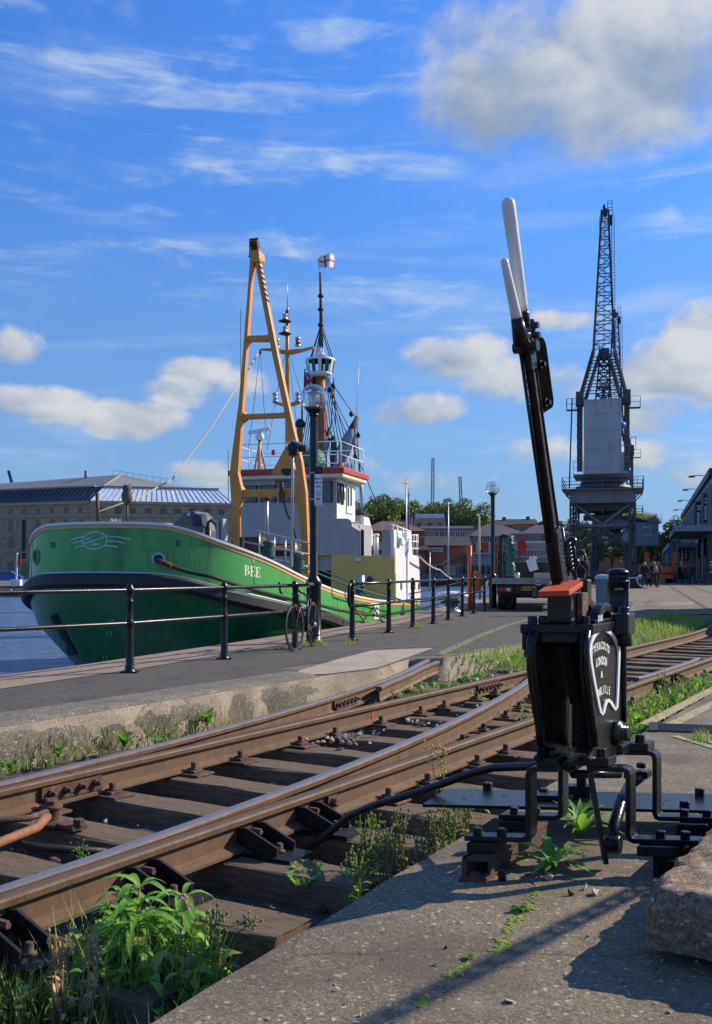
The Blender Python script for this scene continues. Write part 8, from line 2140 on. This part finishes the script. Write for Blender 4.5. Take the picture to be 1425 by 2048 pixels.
stalk_weed('small green stalks with tiny buds beside the paving edge',500,1880,1835,3.9,'leaf_dull','leaf_dull',4,20)
stalk_weed('thin green stalks growing between the rails near the rusty crank',162,1700,1690,4.6,'leaf_dull','leaf_bright',3,14,z0=-.2)
for i,(px,py,pt,Y)in enumerate(((740,1690,1625,4.5),(800,1680,1615,4.65),(850,1690,1650,4.5),(905,1640,1600,5.0),(880,1670,1612,4.75),(770,1715,1650,4.35),(715,1745,1700,4.2),(930,1625,1590,5.1))):
 stalk_weed(['pale green weed stalks left of the lever base plate, leftmost','taller green weed stalks left of the lever base plate','weed stalks at the paving edge below the base plate','weed stalks just left of the base plate end','yellowing weed stalks below the base plate end','low weed stalks beside the black point rod','small weed stalks at the sleeper end below the rod','weed stalks close behind the base plate'][i],px,py,pt,Y,'leaf_dull' if i%3 else 'grass','leaf_dull',7,22,group='seeding weeds by the lever')
stalk_weed('tall thin weed with a yellow flower growing by the near rail',880,1540,1488,5.7,'leaf_dull','petal_yellow',4,30,z0=-.22)
def rosette(label,px,py,Y,n,L,mat='leaf_bright',z=None,w=.2,rag=0,group=None,up=(.1,.8)):
 b=P(px,py,Y);b.z=GZ if z is None else z;t=thing('weed',label,'weed',tuple(b),0,group);m=MB()
 for i in range(n):
  a=6.283*i/n+rnd.uniform(-.3,.3);e=rnd.uniform(*up);l=L*rnd.uniform(.6,1.15)
  leaf(m,b,b+V((math.cos(a)*math.cos(e),math.sin(a)*math.cos(e),math.sin(e)))*l,l*w*.5,droop=rnd.uniform(0,.25),nseg=7,rag=rag)
 m.build('leaves',M[mat],t,recalc=False);return t
q=G(1105,1738);rosette('bright green jagged rosette weed under the lever frame',1105,1738,q.y,17,.17,'leaf_bright',rag=.45,w=.2,up=(.1,.8))
q=G(1160,1675);rosette('taller dark green leafy weed behind the lever bracket',1160,1672,q.y,20,.22,'leaf_hemp',w=.15,up=(.4,1.25))
q=G(1045,1822);rosette('small green rosette in the paving crack',1045,1822,q.y,16,.05,'leaf_bright',w=.4,up=(.05,.5))
q=G(938,1918);rosette('tiny green tuft in the paving crack, nearer the camera',938,1918,q.y,14,.03,'leaf_bright',w=.35)
for i,(px,py,n,L)in enumerate(((20,1545,10,.10),(118,1515,9,.12),(250,1495,12,.16),(325,1490,9,.1),(415,1452,12,.16),(440,1440,13,.18),(480,1432,9,.12),(505,1420,9,.1),(560,1415,9,.1))):
 q=G(px,py,-.22);rosette('bright green dock leaves at the foot of the kerb, clump %s from the left'%ORD[i].replace('nearest','first'),px,py,q.y,n,L,'leaf_bright',z=-.22,w=.34,up=(.4,1.3),group='leafy clumps along the kerb foot')
for i,(px,py,L)in enumerate(((1310,1420,.16),(1345,1400,.15),(1280,1450,.15),(1260,1470,.13),(1370,1385,.12))):
 q=G(px,py,-.12);rosette('broad green weed leaves between the right rail and the paving, %s from the left'%['third','fourth','second','first','fifth'][i],px,py,q.y,16,L,'leaf_bright',z=-.15,w=.32,up=(.3,1.3),group='leafy weeds by the right paving edge')
for i,(px,py,pt)in enumerate(((1300,1400,1365),(1325,1390,1325),(1350,1380,1350),(1375,1372,1350))):
 q=G(px,py,-.1);stalk_weed('yellow-flowered weed stalks by the right paving edge, %s from the left'%ORD[i].replace('nearest','first'),px,py,pt,q.y,'leaf_dull','petal_yellow',4,12,z0=-.15,group='yellow-flowered weeds on the right')
for i,(px,py)in enumerate(((608,1765),(615,1745),(720,1760))):
 q=G(px,py,-.2);b=V((q.x,q.y,-.25));t=thing('weed',['small fern-like seedling by a sleeper end, lower of the pair','small fern-like seedling by a sleeper end, upper of the pair','small seedling with pale leaves beside the paving edge'][i],'weed',tuple(b));m=MB()
 for j in range(7):
  a=j*.9;T=b+V((math.cos(a)*.07,math.sin(a)*.07,.09));m.tube([b,T],.0015,4)
  for k in range(5):
   for s_ in(-1,1):c=b.lerp(T,.35+.13*k);leaf(m,c,c+V((math.cos(a+s_),math.sin(a+s_),.3))*.03,.009,nseg=3)
 m.build('fronds',M['leaf_hemp'],t,recalc=False)
for i in range(34):
 px=rnd.uniform(205,330);py=1440+rnd.uniform(-2,55);s_=6.0
 q=SP(rnd.uniform(5.2,7.2),6.0-rnd.uniform(.02,.1),rnd.uniform(-.28,-.02));t=thing('daisy','tiny white daisy growing out of the mossy kerb face','flower',tuple(q),0,'daisies on the kerb face')
 m=MB()
 for k in range(8):a=k*.785;leaf(m,q,q+V((math.cos(a)*.012,-.004,math.sin(a)*.012)),.004,nseg=2)
 m.build('petals',M['petal_white'],t,recalc=False);m=MB();m.ball(q-V((0,.004,0)),.004,6,5);m.build('centre',M['petal_yellow'],t)
 m=MB();m.tube([q,q+V((.02,.03,-.06))],.001,4);m.build('stem',M['grass'],t)
m=MB()
def patch(n,fn,h0,h1,w,dull=.3,lean=.6):
 for i in range(n):
  p=fn();h=rnd.uniform(h0,h1);blade(m,p,h,h*rnd.uniform(.1,lean),w*rnd.uniform(.6,1.3),1 if rnd.random()<dull else 0)
g_=rnd.gauss
patch(700,lambda:(lambda q:V((q.x,q.y,-.3)))(G(min(440,max(120,g_(300,80))),2005+g_(0,25),-.3)),.1,.34,.004,.25)
patch(900,lambda:(lambda q:V((q.x,q.y,-.3)))(G(rnd.uniform(-30,260),2030+g_(0,25),-.3)),.05,.2,.0035,.55)
patch(420,lambda:SP(rnd.uniform(1.2,2.6),rnd.uniform(1.85,2.15),-.28),.06,.22,.0025,.3)
patch(500,lambda:SP(rnd.uniform(3.6,6.2),2.12+g_(0,.08),-.28),.05,.2,.0022,.6)
patch(700,lambda:SP(rnd.uniform(2.0,9.3),5.93+g_(0,.05),-.28+rnd.uniform(0,.04)),.03,.13,.003,.6)
patch(500,lambda:SP(rnd.uniform(5.0,7.4),6.0+g_(0,.03),rnd.uniform(-.3,-.1)),.03,.12,.002,.7)
patch(2600,lambda:(lambda s,d:(lambda f:f[0]+V((0,0,-.14+.13*(d-.95))))(frame_at(MAIN,d,s)))(rnd.uniform(12.0,16.0),rnd.uniform(.95,2.1)),.04,.16,.004,.2)
patch(5200,lambda:(lambda s,d:(lambda f:f[0]+V((0,0,-.1+.16*(d-.95))))(frame_at(MAIN,d,s)))(rnd.uniform(15.0,26.5),rnd.uniform(.95,2.1)),.05,.2,.006,.1)
patch(900,lambda:(lambda s,d:frame_at(MAIN,d,s)[0]+V((0,0,-.2)))(rnd.uniform(7.5,12.5),-1.15+g_(0,.13)),.05,.25,.004,.3)
patch(500,lambda:SP(rnd.uniform(8.8,12),4.95+dl(10)*.2+g_(0,.25),-.24),.05,.17,.004,.25)
patch(500,lambda:SP(rnd.uniform(9,11.5),3.6+g_(0,.35),-.24),.04,.14,.003,.3)
patch(650,lambda:(lambda f:f[0]+V((0,0,GZ)))(frame_at(DIV,HG-.08+g_(0,.02),rnd.uniform(12.2,30))),.015,.05,.005,.3)
for(px,py,n,sp)in((640,1291,160,14),(608,1292,90,12),(835,1253,80,16),(700,1287,40,10),(905,1233,60,14)):
 patch(n,lambda:(lambda q:q)(G(px+g_(0,sp*.5),py+g_(0,1.5))),.03,.13,.005,.2)
patch(160,lambda:G(1405+g_(0,12),1480+g_(0,5)),.02,.07,.003,.1)
stuff(m.build('grass',[M['grass'],M['leaf_dull']],recalc=False),'grass and fine weeds growing in the track bed and along the paving edges','grass')
m=MB()
def cover(n,fn,L):
 for i in range(n):
  p=fn();a=rnd.uniform(0,6.28);e=rnd.uniform(.1,1.2);l=L*rnd.uniform(.5,1.3);leaf(m,p,p+V((math.cos(a)*math.cos(e),math.sin(a)*math.cos(e),math.sin(e)))*l,l*.3,nseg=3,mi=1 if rnd.random()<.25 else 0)
cover(420,lambda:(lambda q:V((q.x,q.y,-.3+rnd.uniform(0,.2))))(G(min(440,max(150,g_(300,75))),2005+g_(0,28),-.3)),.075)
cover(330,lambda:(lambda q:V((q.x,q.y,-.3+rnd.uniform(0,.1))))(G(rnd.uniform(-20,240),2030+g_(0,22),-.3)),.045)
cover(260,lambda:SP(rnd.uniform(1.4,2.5),rnd.uniform(1.85,2.1),-.28+rnd.uniform(0,.1)),.05)
cover(300,lambda:SP(rnd.uniform(3.8,6.0),2.1+g_(0,.07),-.27+rnd.uniform(0,.12)),.035)
cover(420,lambda:(lambda s,d:frame_at(MAIN,d,s)[0]+V((0,0,-.2+rnd.uniform(0,.15))))(rnd.uniform(7.5,12.5),-1.2+g_(0,.12)),.07)
cover(420,lambda:(lambda s,d:frame_at(MAIN,d,s)[0]+V((0,0,-.1+rnd.uniform(0,.1))))(rnd.uniform(11.6,15.5),1.35+g_(0,.3)),.07)
cover(300,lambda:SP(rnd.uniform(9.4,11.6),5.0+g_(0,.22),-.22+rnd.uniform(0,.15)),.06)
cover(200,lambda:SP(rnd.uniform(8.5,11.0),3.5+g_(0,.4),-.24+rnd.uniform(0,.1)),.05)
cover(260,lambda:SP(rnd.uniform(10.8,12.6),2.6+g_(0,.25),-.22+rnd.uniform(0,.15)),.06)
cover(220,lambda:SP(rnd.uniform(4.5,7.2),5.98+g_(0,.03),rnd.uniform(-.3,-.16)),.035)
stuff(m.build('ground_cover',[M['leaf_bright'],M['leaf_dull']],recalc=False),'low leafy ground cover among the sleepers and beside the rails','weeds')
m=MB()
line=[(1075,1780),(1062,1812),(1045,1828),(1020,1850),(1005,1880),(1012,1893),(985,1905),(945,1917),(925,1935),(892,1950),(870,1972),(850,2000),(838,2012)]
for(a,b)in zip(line,line[1:]):
 for i in range(46):
  t=rnd.random();q=G(a[0]+(b[0]-a[0])*t+g_(0,6),a[1]+(b[1]-a[1])*t+g_(0,1.5))
  if noise.noise(q*9)<-.08:continue
  r=rnd.uniform(.003,.010);m.ball(q+V((0,0,.0)),(r*1.5,r,r*.45),6,4)
stuff(m.build('moss_strip',M['moss'],recalc=False),'yellow-green moss filling the crack in the foreground paving','moss')
q=P(38,2018,3.05);t=thing('dandelion','single yellow dandelion flower at the lower left edge','flower',(q.x,q.y,-.3));m=MB();m.tube([V((q.x,q.y,-.3)),q],.003,5);m.build('stem',M['grass'],t);m=MB()
for i in range(26):a=i*.8;leaf(m,q,q+V((math.cos(a),math.sin(a),.5)).normalized()*.016,.003,nseg=2)
m.build('flower_head',M['petal_yellow'],t,recalc=False)
m=MB()
for i in range(170):
 if i<90:q=SP(rnd.uniform(-.2,7),rnd.uniform(2.2,5.6),-.172 if rnd.random()<.4 else-.27)
 else:
  q=Vector((rnd.uniform(-.6,2.2),rnd.uniform(2.4,5.0),GZ+.003))
  if-q.x*TC+q.y*TS>1.6:continue
 a=rnd.uniform(0,6.28);l=rnd.uniform(.006,.02);leaf(m,q,q+V((math.cos(a),math.sin(a),rnd.uniform(0,.5)))*l,l*.35,nseg=3)
stuff(m.build('leaf_litter',M['straw'],recalc=False),'dead leaves and straw bits scattered over the sleepers and paving','litter')
for i,(px,py,r)in enumerate(((1098,1760,.02),(1172,1779,.017),(1140,1790,.016),(1020,2005,.016),(1195,1790,.022))):
 q=G(px,py);m=MB();stone(m,q+V((0,0,r*.4)),r);o=m.build('pebble',M['chalk']if i!=2 else M['rust']);tag(o,['pale pebble below the jagged rosette weed','white pebble under the hanging lever arm','brown pebble under the lever','pale flat pebble near the lower edge of the paving','grey pebble beside the rusty block'][i],'pebble')
cam=bpy.data.cameras.new('camera');co=bpy.data.objects.new('camera',cam);COL.objects.link(co);SC.camera=co
co.location=(0,0,CZ);co.rotation_euler=(R(90),0,0)
cam.sensor_fit='VERTICAL';cam.sensor_height=36;cam.sensor_width=36;cam.lens=36*F/2048
cam.shift_y=116/2048;cam.clip_end=3000;cam.clip_start=.05
SAZ,SEL=R(66),R(32)
sl=bpy.data.lights.new('sun','SUN');so=bpy.data.objects.new('sun',sl);COL.objects.link(so)
sl.energy=5;sl.angle=R(.5);sl.color=(1,.88,.7)
sd=Vector((math.sin(SAZ)*math.cos(SEL),math.cos(SAZ)*math.cos(SEL),math.sin(SEL)))
so.rotation_euler=(-sd).to_track_quat('-Z','Y').to_euler();so.location=(30,10,40)
w=bpy.data.worlds.new('World');SC.world=w;w.use_nodes=True;nt=w.node_tree;nt.nodes.clear()
L=nt.links.new
out=nd(nt,'ShaderNodeOutputWorld');bg=nd(nt,'ShaderNodeBackground');L(bg.outputs[0],out.inputs[0])
sky=nd(nt,'ShaderNodeTexSky',sky_type='NISHITA');sky.sun_disc=False;sky.sun_elevation=SEL;sky.sun_rotation=SAZ
sky.altitude=0;sky.air_density=1.0;sky.dust_density=.25;sky.ozone_density=2.2
SKY_S=.1
bg.inputs[1].default_value=SKY_S
hs=nd(nt,'ShaderNodeHueSaturation');hs.inputs['Saturation'].default_value=1.14;hs.inputs['Value'].default_value=1.16
L(sky.outputs[0],hs.inputs['Color'])
tint=nd(nt,'ShaderNodeMix',data_type='RGBA',blend_type='MULTIPLY');tint.inputs[0].default_value=1;tint.inputs[7].default_value=(.84,.9,1.12,1)
L(hs.outputs[0],tint.inputs[6])
tc=nd(nt,'ShaderNodeTexCoord');sx=nd(nt,'ShaderNodeSeparateXYZ');L(tc.outputs['Generated'],sx.inputs[0])
def mth(op,a,b=None,c=None):
 n=nd(nt,'ShaderNodeMath',operation=op)
 for i,v in enumerate((a,b,c)):
  if v is None:continue
  if isinstance(v,(int,float)):n.inputs[i].default_value=v
  else:L(v,n.inputs[i])
 return n.outputs[0]
az=mth('ARCTAN2',sx.outputs[0],sx.outputs[1]);el=mth('ARCSINE',sx.outputs[2])
cv=nd(nt,'ShaderNodeCombineXYZ');L(az,cv.inputs[0]);L(el,cv.inputs[1])
def nz(scale,detail,rough,sx_=1,sy_=1,rot=0,dist=0,off=(0,0,0)):
 mp=nd(nt,'ShaderNodeMapping');mp.inputs['Scale'].default_value=(sx_,sy_,1);mp.inputs['Rotation'].default_value=(0,0,rot);mp.inputs['Location'].default_value=off
 L(cv.outputs[0],mp.inputs[0])
 n=nd(nt,'ShaderNodeTexNoise',i_Scale=scale,i_Detail=detail,i_Roughness=rough,i_Distortion=dist);L(mp.outputs[0],n.inputs['Vector'])
 return n.outputs['Fac']
def mrange(v,a,b,c=0,d=1,smooth=True):
 n=nd(nt,'ShaderNodeMapRange');n.interpolation_type='SMOOTHSTEP' if smooth else 'LINEAR'
 for i,q in enumerate((a,b,c,d)):n.inputs[i+1].default_value=q
 L(v,n.inputs[0]);return n.outputs[0]
n_big=nz(9,9,.58,1,1.35,0,.25);n_fine=nz(34,6,.6,1,1.2)
edge=mth('ADD',mth('MULTIPLY',mth('SUBTRACT',n_big,.5),2.5),mth('MULTIPLY',mth('SUBTRACT',n_fine,.5),.8))
def ang(px,py):
 a=math.atan((px-712.5)/F);return a,math.atan((1140-py)/F*math.cos(a))
puffs=[(1210,130,.17,.085,1.5),(1000,205,.10,.055,1.25),(1080,60,.12,.05,.9),(1390,40,.09,.07,1.0),(905,715,.060,.026,1.0),(845,820,.058,.022,1.0),(1000,760,.05,.03,.6),(1340,740,.075,.040,1.1),(1400,670,.045,.04,1.0),(1300,830,.06,.022,.8),(1150,760,.04,.025,.6),(275,835,.062,.024,1.1),(385,752,.046,.022,1.0),(70,802,.07,.018,.95),(30,690,.035,.022,.8),(470,770,.045,.018,.6),(420,945,.05,.018,.85),(1050,905,.09,.018,.55),(1300,910,.07,.018,.6),(1370,945,.05,.02,.6),(880,960,.09,.016,.45),(300,985,.1,.014,.3),(620,930,.07,.014,.35),(335,790,.05,.02,.8),(120,830,.05,.012,.6),(950,700,.045,.02,.8),(1420,760,.06,.04,.9),(1120,640,.05,.01,.5)]
field=None;fs_=None
for ip,(px,py,rx,ry,wt)in enumerate(puffs):
 a,e=ang(px,py)
 dx=mth('DIVIDE',mth('SUBTRACT',az,a),rx);dy=mth('DIVIDE',mth('SUBTRACT',el,e),ry)
 g=mth('SUBTRACT',1,mth('ADD',mth('MULTIPLY',dx,dx),mth('MULTIPLY',dy,dy)))
 g=mth('MULTIPLY',mth('MAXIMUM',g,-.6),wt)
 hgt=mth('MULTIPLY',mth('ADD',mth('ADD',dy,mth('MULTIPLY',dx,.6)),0 if ip<4 else .3),mrange(g,-.08,.4))
 field=g if field is None else mth('MAXIMUM',field,g)
 fs_=hgt if fs_ is None else mth('ADD',fs_,hgt)
rest=mth('MULTIPLY',mrange(mth('ABSOLUTE',az),.45,.7),mth('SUBTRACT',mth('MULTIPLY',nz(3.2,5,.55,1,2.2),2.4),1.35))
rest=mth('SUBTRACT',rest,mth('SUBTRACT',.75,mth('MULTIPLY',mrange(mth('ABSOLUTE',az),.45,.7),.75)))
field=mth('MAXIMUM',field,rest)
fe=mth('ADD',field,edge);hi_=mrange(el,.33,.42)
cum=mth('ADD',mth('MULTIPLY',hi_,mrange(fe,-.1,1.2)),mth('MULTIPLY',mth('SUBTRACT',1,hi_),mrange(fe,.1,.8)))
shade=mth('ADD',mth('MULTIPLY',fs_,.5),mth('MULTIPLY',mth('SUBTRACT',n_big,.5),2.2))
shade=mrange(mth('ADD',shade,mth('MULTIPLY',mth('SUBTRACT',n_fine,.5),.8)),-.75,.8)
cir=nz(7,8,.62,.42,3.6,R(-9),.5,(.3,.2,0));cir2=nz(16,7,.6,.8,2.4,R(-16),.6,(2,1,0));patch=nz(2.6,3,.5,1,1.6,R(-10),0,(5,3,0))
ci=mth('MULTIPLY',mrange(mth('ADD',mth('MULTIPLY',cir,.65),mth('MULTIPLY',cir2,.4)),.50,.72),mrange(patch,.30,.56))
ci=mth('MULTIPLY',ci,mrange(el,.04,.2,.5,1));ci=mth('MULTIPLY',ci,.8)
streaks=[(470,478,.25,.0085,.6,-.06),(900,470,.20,.014,.5,.05),(620,300,.17,.03,.42,.06),(200,140,.12,.05,.3,.05),(1150,330,.16,.03,.38,.1),(1320,600,.08,.02,.7,.1),(300,685,.14,.007,.45,.06),(740,563,.05,.004,.5,.05),(380,590,.05,.003,.4,.03),(850,650,.25,.012,.35,.06)]
for px,py,rx,ry,wt,sl_ in streaks:
 a,e=ang(px,py);da=mth('SUBTRACT',az,a)
 dx=mth('DIVIDE',da,rx);dy=mth('DIVIDE',mth('SUBTRACT',mth('SUBTRACT',el,e),mth('MULTIPLY',da,sl_*1.6)),ry)
 g=mth('SUBTRACT',1,mth('ADD',mth('MULTIPLY',dx,dx),mth('MULTIPLY',dy,dy)))
 g=mth('MULTIPLY',mth('MAXIMUM',mth('ADD',g,mth('MULTIPLY',mth('SUBTRACT',cir2,.5),2.2)),0),wt*.55)
 ci=mth('MAXIMUM',ci,mth('MULTIPLY',g,mrange(cir,.36,.62)))
ci=mth('MINIMUM',ci,.75)
K=1/SKY_S
tn=nd(nt,'ShaderNodeMix',data_type='RGBA');L(mrange(el,.22,.54,0,1,False),tn.inputs[0]);tn.inputs[6].default_value=(.60,.84,1.0,1);tn.inputs[7].default_value=(.70,1.09,1.40,1)
t2=nd(nt,'ShaderNodeMix',data_type='RGBA',blend_type='MULTIPLY');t2.inputs[0].default_value=1;L(tint.outputs[2],t2.inputs[6]);L(tn.outputs[2],t2.inputs[7])
hz=nd(nt,'ShaderNodeMix',data_type='RGBA');L(mrange(el,-.02,.34,.93,0,False),hz.inputs[0]);L(t2.outputs[2],hz.inputs[6]);hz.inputs[7].default_value=(.165*K,.275*K,.475*K,1)
m1=nd(nt,'ShaderNodeMix',data_type='RGBA');L(ci,m1.inputs[0]);L(hz.outputs[2],m1.inputs[6]);m1.inputs[7].default_value=(.42*K,.52*K,.66*K,1)
cc=nd(nt,'ShaderNodeMix',data_type='RGBA');L(shade,cc.inputs[0]);cc.inputs[6].default_value=(.22*K,.29*K,.4*K,1);cc.inputs[7].default_value=(.54*K,.55*K,.57*K,1)
m2=nd(nt,'ShaderNodeMix',data_type='RGBA');L(mth('MULTIPLY',cum,.94),m2.inputs[0]);L(m1.outputs[2],m2.inputs[6]);L(cc.outputs[2],m2.inputs[7])
L(m2.outputs[2],bg.inputs[0])
SC.view_settings.view_transform='Standard';SC.view_settings.look='None';SC.view_settings.exposure=0.36;SC.view_settings.gamma=1
SC.cycles.max_bounces=6;SC.cycles.transparent_max_bounces=16
